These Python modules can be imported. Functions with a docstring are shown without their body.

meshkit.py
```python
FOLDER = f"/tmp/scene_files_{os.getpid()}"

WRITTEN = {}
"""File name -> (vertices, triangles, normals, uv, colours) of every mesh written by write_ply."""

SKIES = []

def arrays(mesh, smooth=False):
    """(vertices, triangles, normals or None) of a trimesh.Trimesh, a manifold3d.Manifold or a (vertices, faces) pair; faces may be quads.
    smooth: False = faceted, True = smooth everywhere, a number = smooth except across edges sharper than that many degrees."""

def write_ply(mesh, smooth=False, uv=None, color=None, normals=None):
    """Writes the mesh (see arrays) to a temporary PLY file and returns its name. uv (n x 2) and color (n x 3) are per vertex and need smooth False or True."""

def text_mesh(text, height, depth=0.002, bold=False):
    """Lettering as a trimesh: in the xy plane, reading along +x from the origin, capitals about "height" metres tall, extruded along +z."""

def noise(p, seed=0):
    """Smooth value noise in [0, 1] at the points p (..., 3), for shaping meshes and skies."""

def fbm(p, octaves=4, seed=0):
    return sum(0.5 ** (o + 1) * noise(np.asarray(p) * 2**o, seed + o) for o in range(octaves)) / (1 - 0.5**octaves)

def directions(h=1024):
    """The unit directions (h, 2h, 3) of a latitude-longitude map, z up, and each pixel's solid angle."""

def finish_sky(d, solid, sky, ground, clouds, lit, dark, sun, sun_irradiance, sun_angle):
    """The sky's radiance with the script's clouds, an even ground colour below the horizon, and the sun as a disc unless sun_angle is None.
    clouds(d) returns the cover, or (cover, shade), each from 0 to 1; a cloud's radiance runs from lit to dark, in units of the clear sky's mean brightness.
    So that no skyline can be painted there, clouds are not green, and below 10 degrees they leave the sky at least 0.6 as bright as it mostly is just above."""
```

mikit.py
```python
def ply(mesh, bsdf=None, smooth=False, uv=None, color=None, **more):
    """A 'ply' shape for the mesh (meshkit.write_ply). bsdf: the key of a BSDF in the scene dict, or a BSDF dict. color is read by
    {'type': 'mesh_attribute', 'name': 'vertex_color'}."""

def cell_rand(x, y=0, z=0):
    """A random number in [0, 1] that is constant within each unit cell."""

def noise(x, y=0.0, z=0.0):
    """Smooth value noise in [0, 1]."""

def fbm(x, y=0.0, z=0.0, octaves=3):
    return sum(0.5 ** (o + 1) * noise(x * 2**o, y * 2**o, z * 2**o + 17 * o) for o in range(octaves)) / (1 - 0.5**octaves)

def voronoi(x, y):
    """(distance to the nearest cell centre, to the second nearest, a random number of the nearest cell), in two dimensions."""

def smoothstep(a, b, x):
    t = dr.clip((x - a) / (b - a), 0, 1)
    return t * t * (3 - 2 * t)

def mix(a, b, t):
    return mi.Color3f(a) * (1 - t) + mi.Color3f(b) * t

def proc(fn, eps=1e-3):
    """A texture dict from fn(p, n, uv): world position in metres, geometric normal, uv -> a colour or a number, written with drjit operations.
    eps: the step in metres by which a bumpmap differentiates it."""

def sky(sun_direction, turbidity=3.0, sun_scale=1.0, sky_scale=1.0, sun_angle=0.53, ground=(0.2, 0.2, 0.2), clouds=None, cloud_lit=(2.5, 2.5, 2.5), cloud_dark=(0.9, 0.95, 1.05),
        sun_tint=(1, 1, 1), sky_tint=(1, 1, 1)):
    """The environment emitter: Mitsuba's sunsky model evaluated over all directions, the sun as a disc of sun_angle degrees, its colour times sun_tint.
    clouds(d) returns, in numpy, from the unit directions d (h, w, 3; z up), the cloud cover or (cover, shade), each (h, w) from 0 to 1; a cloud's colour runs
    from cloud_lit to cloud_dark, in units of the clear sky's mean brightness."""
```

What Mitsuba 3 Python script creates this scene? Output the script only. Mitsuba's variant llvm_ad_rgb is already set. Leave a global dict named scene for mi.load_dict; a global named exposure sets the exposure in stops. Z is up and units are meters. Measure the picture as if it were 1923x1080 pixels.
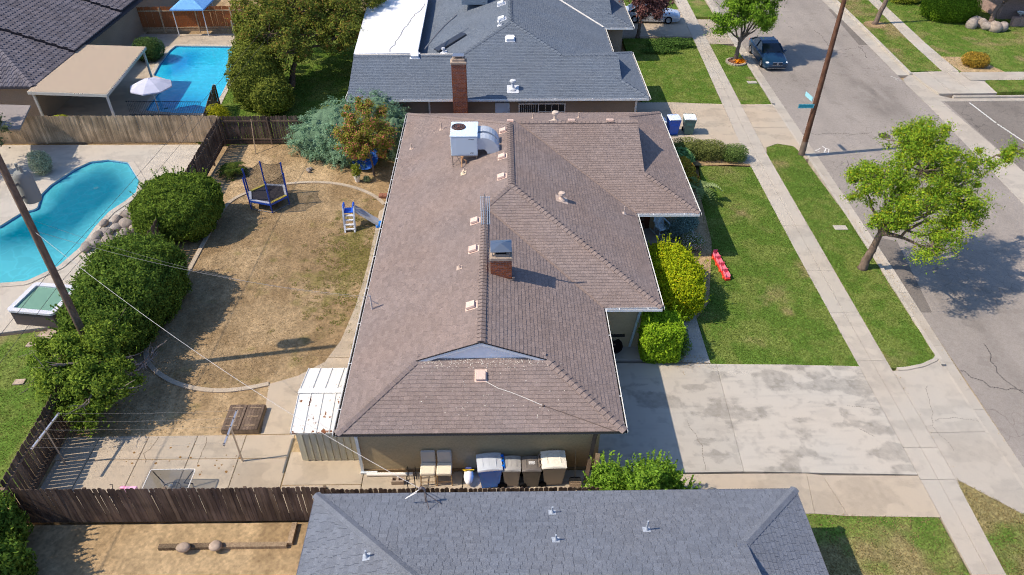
import math
import numpy as np, trimesh, shapely, mitsuba as mi, drjit as dr
import mikit, meshkit
from shapely.geometry import Polygon, box as sbox, LineString, Point
from mikit import noise, fbm, voronoi, cell_rand, smoothstep, mix

# ---------------------------------------------------------------- camera, sky, exposure
scene, labels = {}, {}
scene['camera'] = {'type': 'perspective', 'fov': 70.32, 'near_clip': 0.5, 'far_clip': 2000.0,
                   'to_world': mi.ScalarTransform4f().look_at(origin=[0, 0, 21], target=[0.11022, 7.83584, 14.78812], up=[0, 0, 1])}
exposure = 1.9
SUN = np.array([-0.657, -0.098, 0.747])
scene['sky'] = mikit.sky(SUN.tolist(), turbidity=5.5, sky_scale=1.0, ground=(0.25, 0.23, 0.2), sun_tint=(0.95, 1.0, 1.07), sky_tint=(0.84, 1.0, 1.25))

# ---------------------------------------------------------------- small tools
R_ = np.random.RandomState


def C(r, g, b, k=1.0):
    """sRGB 0..255 -> linear reflectance"""
    c = np.array([r, g, b], float) / 255
    return np.where(c < 0.04045, c / 12.92, ((c + 0.055) / 1.055) ** 2.4) * k


COUNT = {}


def uniq(key):
    n = COUNT.get(key, 0)
    COUNT[key] = n + 1
    return key if n == 0 else '%s_%03d' % (key, n)


def tag(key, label=None, category=None, group=None, kind=None):
    d = labels.setdefault(key, {})
    for k, v in (('label', label), ('category', category), ('group', group), ('kind', kind)):
        if v: d[k] = v
    return key


def thing(name, label, category, group=None):
    return tag(uniq(name), label, category, group)


def put(name, mesh, bsdf='paint', color=None, smooth=False, uv=None, parent=None, kind=None, label=None, jit=0.04):
    """one entry of the scene; color: one rgb or one per vertex"""
    key = uniq(name if parent is None else parent + '__' + name)
    if isinstance(mesh, list): mesh = cat(mesh)
    V, F = np.asarray(mesh[0], float), np.asarray(mesh[1], int)
    if smooth not in (False, True):
        m = trimesh.graph.smooth_shade(trimesh.Trimesh(V, F, process=False), angle=math.radians(smooth), facet_minarea=None)
        V, F, smooth = np.array(m.vertices), np.array(m.faces), True
    col = None
    if color is not None:
        color = np.asarray(color, float)
        if color.ndim == 1:
            n = meshkit.noise(V * 3.1 + 7) - 0.5
            col = np.clip(color[None] * (1 + 2 * jit * n[:, None]), 0, 1)
        else: col = color
    if uv is not None:
        uv = np.asarray(uv, float)
        if uv.ndim == 1: uv = np.tile(uv, (len(V), 1))
    scene[key] = mikit.ply((V, F), 'mat_' + bsdf, smooth=smooth, uv=uv, color=col)
    if kind or label: tag(key, label, None, None, kind)
    return key


def cat(ms):
    V, F, n = [], [], 0
    for m in ms:
        if isinstance(m, trimesh.Trimesh): m = (np.array(m.vertices), np.array(m.faces))
        V.append(np.asarray(m[0], float)); F.append(np.asarray(m[1], int) + n); n += len(m[0])
    return np.vstack(V), np.vstack(F)


BOXF = np.array([[0, 2, 1], [0, 3, 2], [4, 5, 6], [4, 6, 7], [0, 1, 5], [0, 5, 4], [1, 2, 6], [1, 6, 5], [2, 3, 7], [2, 7, 6], [3, 0, 4], [3, 4, 7]])


def box(x0, x1, y0, y1, z0, z1):
    return np.array([[x0, y0, z0], [x1, y0, z0], [x1, y1, z0], [x0, y1, z0], [x0, y0, z1], [x1, y0, z1], [x1, y1, z1], [x0, y1, z1]], float), BOXF


def cbox(x0, x1, y0, y1, z0, z1, c=0.02):
    """box with its top and upright edges chamfered"""
    pts = []
    for z, d in ((z0, 0), (z1 - c, 0), (z1, c)):
        for sx, sy in ((0, 0), (1, 0), (1, 1), (0, 1)):
            X = x1 - d if sx else x0 + d; Y = y1 - d if sy else y0 + d
            a, b = (X - c * (1 if sx else -1), Y), (X, Y - c * (1 if sy else -1))
            pts += [(*p, z) for p in ((b, a) if (sx, sy) in ((0, 0), (1, 1)) else (a, b))]
    V = np.array(pts); F = []
    for k in range(2):
        for i in range(8):
            a, b = k * 8 + i, k * 8 + (i + 1) % 8
            F += [[a, b, b + 8], [a, b + 8, a + 8]]
    F += [[16, 16 + i, 17 + i] for i in range(1, 7)] + [[0, i + 1, i] for i in range(1, 7)]
    return V, np.array(F)


def rotz(m, deg, c=(0, 0)):
    a = math.radians(deg); V = np.array(m[0], float)
    x, y = V[:, 0] - c[0], V[:, 1] - c[1]
    V[:, 0], V[:, 1] = c[0] + x * math.cos(a) - y * math.sin(a), c[1] + x * math.sin(a) + y * math.cos(a)
    return V, m[1]


def move(m, x=0, y=0, z=0, rz=0, s=1.0):
    V, F = rotz((np.array(m[0], float) * s, m[1]), rz)
    return V + np.array([x, y, z]), F


def beam(p, q, w, h, up=(0, 0, 1)):
    """box bar from p to q, w wide, h high (h along up)"""
    p, q = np.array(p, float), np.array(q, float)
    d = (q - p) / np.linalg.norm(q - p)
    s = np.cross(d, up)
    if np.linalg.norm(s) < 1e-6: s = np.cross(d, (1, 0, 0))
    s /= np.linalg.norm(s); u = np.cross(s, d)
    V = [e + s * a * w / 2 + u * b * h / 2 for e in (p, q) for a, b in ((-1, -1), (1, -1), (1, 1), (-1, 1))]
    F = np.array([[0, 1, 2], [0, 2, 3], [4, 6, 5], [4, 7, 6], [0, 5, 1], [0, 4, 5], [1, 6, 2], [1, 5, 6], [2, 7, 3], [2, 6, 7], [3, 4, 0], [3, 7, 4]])
    return np.array(V), F


def tube(pts, r, n=8, cap=True):
    pts = np.asarray(pts, float); r = np.broadcast_to(np.asarray(r, float), len(pts))
    V, F = [], []
    ref = np.array([0.37, 0.21, 0.9])
    for i, p in enumerate(pts):
        d = pts[min(i + 1, len(pts) - 1)] - pts[max(i - 1, 0)]
        d /= np.linalg.norm(d) + 1e-12
        a = np.cross(d, ref if abs(d @ ref) < 0.9 else (1, 0, 0)); a /= np.linalg.norm(a); b = np.cross(d, a)
        t = np.arange(n) * 2 * np.pi / n
        V.append(p + r[i] * (np.cos(t)[:, None] * a + np.sin(t)[:, None] * b))
    for k in range(len(pts) - 1):
        i = np.arange(n); j = (i + 1) % n
        F += [np.stack([k * n + i, k * n + j, k * n + n + j], 1), np.stack([k * n + i, k * n + n + j, k * n + n + i], 1)]
    V = np.vstack(V)
    if cap:
        m = len(V); V = np.vstack([V, pts[0], pts[-1]]); i = np.arange(n); j = (i + 1) % n; e = (len(pts) - 1) * n
        F += [np.stack([i * 0 + m, j, i], 1), np.stack([i * 0 + m + 1, e + i, e + j], 1)]
    return V, np.vstack(F)


def lathe(profile, n=20, c=(0, 0, 0), sy=1.0):
    pr = np.asarray(profile, float); t = np.arange(n) * 2 * np.pi / n
    V = np.vstack([np.stack([r * np.cos(t), r * np.sin(t) * sy, t * 0 + z], 1) for r, z in pr]) + np.array(c)
    F = []
    i = np.arange(n); j = (i + 1) % n
    for k in range(len(pr) - 1):
        F += [np.stack([k * n + i, k * n + j, k * n + n + j], 1), np.stack([k * n + i, k * n + n + j, k * n + n + i], 1)]
    return V, np.vstack(F)


def prism(poly, z0, z1):
    if not isinstance(poly, shapely.Geometry): poly = Polygon([p[:2] for p in poly])
    poly = poly.buffer(0)
    ms = [trimesh.creation.extrude_polygon(g, z1 - z0, engine='earcut') for g in getattr(poly, 'geoms', [poly]) if g.area > 1e-5]
    V, F = cat(ms); V[:, 2] += z0
    return V, F


def sheet(poly, z, step=None):
    if not isinstance(poly, shapely.Geometry): poly = Polygon([p[:2] for p in poly])
    out = []
    for g in getattr(poly.buffer(0), 'geoms', [poly.buffer(0)]):
        v, f = trimesh.creation.triangulate_polygon(g, engine='earcut')
        v = np.column_stack([v, np.full(len(v), z)])
        n = np.cross(v[f[:, 1]] - v[f[:, 0]], v[f[:, 2]] - v[f[:, 0]])[:, 2]
        out.append((v, np.where((n < 0)[:, None], f[:, ::-1], f)))
    return cat(out)


def ribbon(pts, w, z):
    """flat strip along a polyline (cracks, joints)"""
    return sheet(LineString([p[:2] for p in pts]).buffer(w / 2, cap_style='flat', join_style='mitre'), z)


def ico(c, r, sub=2, seed=0, amp=0.0, freq=1.0):
    m = trimesh.creation.icosphere(sub); V = np.array(m.vertices)
    if amp: V = V * (1 + amp * (meshkit.fbm(V * freq + seed * 3.7, 3, seed)[:, None] - 0.5) * 2)
    return V * np.asarray(r) + np.asarray(c, float), np.array(m.faces)


def rough_poly(poly, step=0.18, amp=0.04, seed=0):
    """polygon with a slightly irregular edge (grass, soil)"""
    poly = Polygon([p[:2] for p in poly]) if not isinstance(poly, shapely.Geometry) else poly
    q = shapely.segmentize(poly, step); xy = np.array(q.exterior.coords)[:-1]
    xy = xy + amp * 2 * (np.stack([meshkit.noise(np.c_[xy * 3.3, xy[:, :1] * 0 + s + seed]) for s in (1, 9)], 1) - 0.5)
    return Polygon(xy).buffer(0)


# ---------------------------------------------------------------- materials
def tw(b): return {'type': 'twosided', 'b': b}
VC = {'type': 'mesh_attribute', 'name': 'vertex_color'}
scene['mat_paint'] = tw({'type': 'diffuse', 'reflectance': dict(VC)})
scene['mat_gloss'] = tw({'type': 'principled', 'base_color': dict(VC), 'roughness': 0.38, 'specular': 0.5})
scene['mat_leaf'] = {'type': 'principledthin', 'base_color': dict(VC), 'roughness': 0.55, 'diff_trans': 0.55, 'spec_trans': 0.0, 'eta': 1.35}
scene['mat_carpaint'] = tw({'type': 'principled', 'base_color': dict(VC), 'roughness': 0.22, 'metallic': 0.35, 'clearcoat': 0.9, 'clearcoat_gloss': 0.95})
scene['mat_dark_glass'] = tw({'type': 'principled', 'base_color': {'type': 'rgb', 'value': [0.015, 0.022, 0.03]}, 'roughness': 0.06, 'specular': 0.8})
scene['mat_metal'] = tw({'type': 'principled', 'base_color': dict(VC), 'roughness': 0.35, 'metallic': 0.85})
scene['mat_pane'] = {'type': 'thindielectric', 'int_ior': 1.5}


def mat(name, fn, rough=None, bump=None, eps=0.004, spec=0.3):
    b = {'type': 'diffuse', 'reflectance': mikit.proc(fn)} if rough is None else {'type': 'principled', 'base_color': mikit.proc(fn), 'roughness': rough, 'specular': spec}
    if bump is not None:
        b = {'type': 'bumpmap', 'arbitrary': mikit.proc(bump, eps=eps), 'bsdf': b, 'scale': 1.0}
    scene['mat_' + name] = tw(b)


def shingle_fn(base, spread, blot):
    base = [float(x) for x in base]

    def fn(p, n, uv):
        g = 0.78 + 0.44 * noise(p.x * 60, p.y * 60, p.z * 60)
        big = 0.92 + 0.16 * fbm(p.x * 0.5, p.y * 0.5, 0, 3)
        band = 0.94 + 0.12 * noise(p.x * 6.5 + uv.x * 40, p.y * 6.5, p.z * 9)
        t = (1 - spread) + 2 * spread * uv.x
        warm = blot * (noise(p.x * 0.9, p.y * 0.9, 3.0) - 0.5)
        v = g * big * band * t
        return mi.Color3f(base[0] * v * (1 + warm), base[1] * v, base[2] * v * (1 - warm))
    return fn


mat('shingle_brown', shingle_fn(C(141, 127, 122), 0.09, 0.05))
mat('shingle_grey', shingle_fn(C(118, 123, 133), 0.08, 0.03))
mat('shingle_slate', shingle_fn(C(109, 118, 130), 0.05, 0.03))
mat('tile_grey', shingle_fn(C(112, 108, 114), 0.2, 0.05))


def concrete_fn(base, stain, bands=0.0):
    base = [float(x) for x in base]

    def fn(p, n, uv):
        f = fbm(p.x * 0.9 + 0.5 * noise(p.x * 3, p.y * 3, 4), p.y * 1.5, 2.0, 5)
        fine = 0.975 + 0.05 * noise(p.x * 45, p.y * 45, 1.0)
        t = 0.94 + 0.12 * uv.x
        s = 1 - stain * smoothstep(0.51, 0.64, f) * (0.45 + 1.1 * fbm(p.x * 7, p.y * 7, 3, 3)) - stain * 0.5 * smoothstep(0.55, 0.8, fbm(p.x * 3.5 + 9, p.y * 3.5, 5.0, 3))
        if bands: s = s * (1 - bands * smoothstep(0.5, 0.85, fbm(p.x * 0.9, p.y * 6.0, 7.0, 3)))
        v = fine * t * s
        w = 0.05 * (noise(p.x * 0.6, p.y * 0.6, 8.0) - 0.5)
        return mi.Color3f(base[0] * v * (1 + w), base[1] * v, base[2] * v * (1 - w))
    return fn


mat('concrete_walk', concrete_fn(C(184, 176, 164), 0.10))
mat('concrete_drive', concrete_fn(C(186, 179, 168), 0.25, 0.08))
mat('concrete_patio', concrete_fn(C(181, 168, 150), 0.12))


def asphalt_fn(p, n, uv):
    f = fbm(p.x * 0.35, p.y * 0.35, 0, 3)
    fine = 0.90 + 0.2 * noise(p.x * 38, p.y * 38, 3)
    sp = 0.94 + 0.12 * noise(p.x * 9, p.y * 9, 5)
    a, b, _ = voronoi(p.x * 0.8 + 0.6 * noise(p.x * 2, p.y * 2, 1), p.y * 0.8 + 0.6 * noise(p.x * 2, p.y * 2, 6))
    crack = 1 - 0.28 * (1 - smoothstep(0.0, 0.035, b - a)) * smoothstep(0.42, 0.62, fbm(p.x * 0.22 + 4, p.y * 0.22, 2, 2))
    tyre = dr.exp(-dr.square((p.x - 26.2 - 0.10 * (p.y - 49)) / 1.3) - dr.square((p.y - 48.5) / 4.5)) * smoothstep(0.3, 0.6, fbm(p.x * 0.9, p.y * 0.25, 6, 3)) * 0.30
    lx = p.x - 0.026 * (p.y - 30)
    lane = (dr.exp(-dr.square((lx - 21.0) / 0.35)) + dr.exp(-dr.square((lx - 22.5) / 0.35)) + dr.exp(-dr.square((lx - 25.2) / 0.35)) + dr.exp(-dr.square((lx - 26.7) / 0.35))) * 0.07 * (0.4 + 1.2 * fbm(p.x * 0.6, p.y * 0.12, 8, 2))
    oil = smoothstep(0.70, 0.76, fbm(p.x * 1.3 + 40, p.y * 1.3, 9, 3)) * 0.10
    v = fine * sp * crack * (0.84 + 0.32 * f) * (1 - uv.x) * (1 - tyre) * (1 - oil) * (1 - lane)
    return mi.Color3f(0.318 * v, 0.284 * v, 0.254 * v)


mat('asphalt', asphalt_fn)


def lawn_fn(p, n, uv):
    f = fbm(p.x * 0.55 + 3, p.y * 0.55, 1, 4)
    fine = 0.62 + 0.76 * noise(p.x * 24, p.y * 24, 2) * (0.6 + 0.8 * noise(p.x * 9, p.y * 9, 2))
    dry = smoothstep(0.56, 0.80, f + uv.x)
    c = mix([0.100, 0.170, 0.030], [0.16, 0.205, 0.05], smoothstep(0.35, 0.70, fbm(p.x * 1.6, p.y * 1.6, 4, 3)))
    c = mix(c, [0.30, 0.225, 0.12], dry * 0.75)
    return c * fine


mat('lawn_ground', lawn_fn)


def dirt_fn(p, n, uv):
    f = fbm(p.x * 0.45, p.y * 0.45, 1, 4)
    fine = (0.64 + 0.72 * fbm(p.x * 11, p.y * 11, 3, 3)) * (0.87 + 0.26 * noise(p.x * 3.2, p.y * 3.2, 5))
    streak = 0.9 + 0.2 * noise(p.x * 5.0 + p.y * 0.5, p.y * 0.35, 3)
    c = mix([0.43, 0.315, 0.185], [0.34, 0.24, 0.135], smoothstep(0.38, 0.62, f))
    green = smoothstep(0.52, 1.0, fbm(p.x * 1.6 + 20, p.y * 1.6, 1, 3) * 1.1 + dr.exp(-dr.square((p.x + 7.3) / 1.7) - dr.square((p.y - 28.2) / 4.2)) * 0.62 - 0.16 + uv.x)
    c = mix(c, [0.21, 0.195, 0.06], green * 0.7)
    return c * (fine * streak) * (1 - 0.16 * uv.y)


mat('dirt', dirt_fn)


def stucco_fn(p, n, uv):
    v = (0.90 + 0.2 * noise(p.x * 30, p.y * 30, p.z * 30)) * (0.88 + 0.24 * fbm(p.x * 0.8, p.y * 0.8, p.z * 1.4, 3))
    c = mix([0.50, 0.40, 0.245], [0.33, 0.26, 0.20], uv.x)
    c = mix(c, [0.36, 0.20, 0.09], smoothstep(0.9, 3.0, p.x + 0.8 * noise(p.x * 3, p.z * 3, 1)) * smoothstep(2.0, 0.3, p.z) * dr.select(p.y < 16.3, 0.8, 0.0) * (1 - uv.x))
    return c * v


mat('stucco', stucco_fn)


def wood_fn(p, n, uv):
    g = fbm(p.x * 26 + uv.x * 50, p.y * 26, p.z * 1.3 + uv.x * 9, 3)
    dirt = smoothstep(0.35, 0.7, fbm(p.x * 0.9, p.y * 0.9, p.z * 1.1, 3))
    c = mix([0.135, 0.098, 0.082], [0.58, 0.43, 0.27], uv.y)
    v = (0.55 + 0.9 * g) * (0.72 + 0.5 * uv.x)
    return c * v * (1 - 0.35 * dirt)


mat('wood', wood_fn)


def brick_fn(p, n, uv):
    v = (0.7 + 0.6 * noise(p.x * 40, p.y * 40, p.z * 40)) * (0.7 + 0.6 * uv.x)
    c = mix([0.34, 0.115, 0.058], [0.16, 0.062, 0.048], smoothstep(0.55, 1.0, uv.x))
    return mix(c, [0.5, 0.47, 0.43], uv.y) * v


mat('brick', brick_fn)


def bark_fn(p, n, uv):
    v = 0.45 + 1.0 * fbm(p.x * 16, p.y * 16, p.z * 4, 3)
    return mix([0.20, 0.155, 0.125], [0.15, 0.078, 0.052], uv.x) * v


mat('bark', bark_fn)


def rust_fn(p, n, uv):
    r = smoothstep(0.66, 0.72, fbm(p.x * 13, p.y * 9, p.z * 9, 4) + uv.y + 0.13 * dr.exp(-dr.square((p.y - 16.4) / 0.14)))
    v = 0.94 + 0.1 * fbm(p.x * 3, p.y * 3, p.z * 3, 3)
    c = mix([0.80, 0.78, 0.73], [0.62, 0.60, 0.47], uv.x)
    return mix(c * v, [0.24, 0.105, 0.055], r)


mat('shed_metal', rust_fn)


def water_fn(p, n, uv):
    c = mix([0.08, 0.44, 0.52], [0.0, 0.15, 0.23], uv.x)
    c = mix(c, mix([0.0, 0.48, 0.80], [0.0, 0.26, 0.72], uv.x), uv.y)
    a, b, _ = voronoi(p.x * 1.4 + noise(p.x * 2, p.y * 2, 1), p.y * 1.4 + noise(p.x * 2, p.y * 2, 5))
    return c * (0.95 + 0.10 * (1 - smoothstep(0.0, 0.25, b - a)))


def ripple_fn(p, n, uv):
    return 0.014 * noise(p.x * 2.6, p.y * 2.6, 2) + 0.006 * noise(p.x * 7, p.y * 7, 3)


scene['mat_water'] = tw({'type': 'bumpmap', 'arbitrary': mikit.proc(ripple_fn, eps=0.01), 'scale': 1.0,
                     'bsdf': {'type': 'plastic', 'int_ior': 1.33, 'diffuse_reflectance': mikit.proc(water_fn)}})


def stone_fn(p, n, uv):
    v = 0.6 + 0.8 * fbm(p.x * 5, p.y * 5, p.z * 5, 3)
    return mix([0.30, 0.27, 0.25], [0.42, 0.33, 0.26], uv.x) * v


mat('stone', stone_fn)

# ---------------------------------------------------------------- foliage and grass
def unit(v): return v / (np.linalg.norm(v, axis=-1, keepdims=True) + 1e-12)


def leaf_mesh(P, N, size, asp, rs, cols, droop=0.25, dirs=None):
    """many leaves: folded rhombi at P facing roughly N; returns mesh and vertex colours"""
    n = len(P)
    N = unit(N + rs.normal(0, 0.6, (n, 3)))
    D = unit(np.cross(N, rs.normal(0, 1, (n, 3)))) if dirs is None else unit(dirs + rs.normal(0, 0.25, (n, 3)))
    D = unit(D - N * np.sum(D * N, 1, keepdims=True))
    S = np.cross(D, N)
    L = (size * rs.uniform(0.65, 1.3, n))[:, None]; W = L * asp * 0.5
    V = np.stack([P - D * L * 0.5, P + S * W - N * W * 0.25, P + D * L * 0.5 - N * L * droop * 0.5, P - S * W - N * W * 0.25], 1).reshape(-1, 3)
    i = np.arange(n)[:, None] * 4
    F = np.concatenate([i + [[0, 1, 2]], i + [[0, 2, 3]]], 0)
    return (V, F), np.repeat(cols, 4, 0)


def leaf_cols(n, a, b, rs, clump=None, accent=None, acc=0.0):
    t = np.clip(rs.beta(2, 2, n) * 0.7 + (0.3 * clump if clump is not None else 0.15), 0, 1)[:, None]
    c = np.array(a) * (1 - t) + np.array(b) * t
    c = 1.5 * c * rs.uniform(0.65, 1.35, (n, 1))
    if accent is not None:
        m = rs.rand(n) < acc
        c[m] = np.array(accent) * rs.uniform(0.7, 1.2, (m.sum(), 1))
    return np.clip(c, 0, 0.9)


def bush_points(c, r, n, e, rs, seed, amp=0.12, freq=1.6, zmin=0.03, skin=0.16):
    """points near the uneven skin of a clipped or loose bush, with outward normals"""
    c, r = np.array(c, float), np.array(r, float)
    D = unit(rs.normal(0, 1, (n * 4, 3)))
    q = (np.abs(D / r) ** e).sum(1) ** (-1 / e)
    keep = rs.rand(len(D)) < (q / q.max()) ** 2
    D, q = D[keep][:n], q[keep][:n]
    P0 = D * q[:, None]
    g = unit(np.sign(P0) * np.abs(P0 / r) ** (e - 1) / r)
    bump = amp * 2 * (meshkit.fbm(P0 * freq + seed * 5.3, 3, seed) - 0.5)
    depth = np.minimum(np.abs(rs.normal(0, skin, len(D))), 0.6 * r.min())
    P = c + P0 + g * (bump - depth)[:, None]
    ok = P[:, 2] > zmin
    return P[ok], g[ok], np.clip(0.5 + bump / (2 * amp + 1e-9), 0, 1)[ok]


def core(c, r, e, seed, amp, shrink=0.17, sub=4, zmin=0.0, freq=1.6):
    m = trimesh.creation.icosphere(sub); D = np.array(m.vertices)
    r = np.array(r, float)
    q = (np.abs(D / r) ** e).sum(1) ** (-1 / e)
    P0 = D * q[:, None]
    g = unit(np.sign(P0) * np.abs(P0 / r) ** (e - 1) / r)
    V = np.array(c) + P0 + g * (amp * 2 * (meshkit.fbm(P0 * freq + seed * 5.3, 3, seed) - 0.5) - shrink)[:, None]
    V[:, 2] = np.maximum(V[:, 2], zmin)
    return V, np.array(m.faces)


def bush(name, label, cat_, lobes, n, a, b, size=0.09, asp=0.6, e=2.4, seed=1, amp=0.14, accent=None, acc=0.0, skin=0.16, group=None, stems=3, shoots=0, freq=1.6):
    """a shrub: foliage (leaves over an inner leafy mass) + stems"""
    rs = R_(seed); k = thing(name, label, cat_, group)
    tot = sum(r[0] * r[1] + r[1] * r[2] + r[0] * r[2] for _, r in lobes)
    ms, cs = [], []
    for j, (c, r) in enumerate(lobes):
        m = int(n * (r[0] * r[1] + r[1] * r[2] + r[0] * r[2]) / tot)
        P, N, cl = bush_points(c, r, m, e, rs, seed + j, amp, freq, skin=skin)
        M, col = leaf_mesh(P, N, size, asp, rs, leaf_cols(len(P), a, b, rs, cl, accent, acc))
        ms.append(M); cs.append(col)
        K = core(c, r, e, seed + j, amp, shrink=skin * 1.9, freq=freq)
        ms.append(K); cs.append(np.tile((np.array(a) + np.array(b)) / 2, (len(K[0]), 1)))
        if shoots:
            D = unit(rs.normal(0, 1, (shoots, 3)) + [0, 0, 0.9]); D[:, 2] = np.abs(D[:, 2])
            q = (np.abs(D / np.array(r)) ** e).sum(1) ** (-1 / e)
            for d, qq in zip(D, q):
                t = np.linspace(0, 1, 9)[:, None]
                PP = np.array(c) + d * qq + t * (d * 0.5 + [0, 0, 0.5]) * rs.uniform(0.25, 0.55)
                M, col = leaf_mesh(PP, unit(rs.normal(0, 1, PP.shape) + d), size, asp, rs, leaf_cols(len(PP), a, b, rs))
                ms.append(M); cs.append(col)
    put('foliage', ms, 'leaf', np.vstack(cs), parent=k)
    st = []
    for i in range(stems):
        c, r = lobes[i % len(lobes)]
        x, y = c[0] + rs.uniform(-.3, .3) * r[0], c[1] + rs.uniform(-.3, .3) * r[1]
        st.append(tube([(x, y, -0.05), (x + rs.uniform(-.1, .1), y, c[2] * 0.6), (c[0], c[1], c[2])], [0.045, 0.035, 0.02], 6))
    if st: put('stem', st, 'bark', uv=(0.2, 0), parent=k)
    return k


def limb(p, q, r0, r1, rs, wob=0.08, n=7):
    p, q = np.array(p, float), np.array(q, float)
    t = np.linspace(0, 1, n)[:, None]
    L = np.linalg.norm(q - p)
    off = rs.normal(0, wob * L / 3, (n, 3)) * np.sin(t * np.pi)
    pts = p + (q - p) * t + off + np.array([0, 0, -0.06 * L]) * np.sin(t * np.pi)
    return pts, np.linspace(r0, r1, n)


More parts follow.
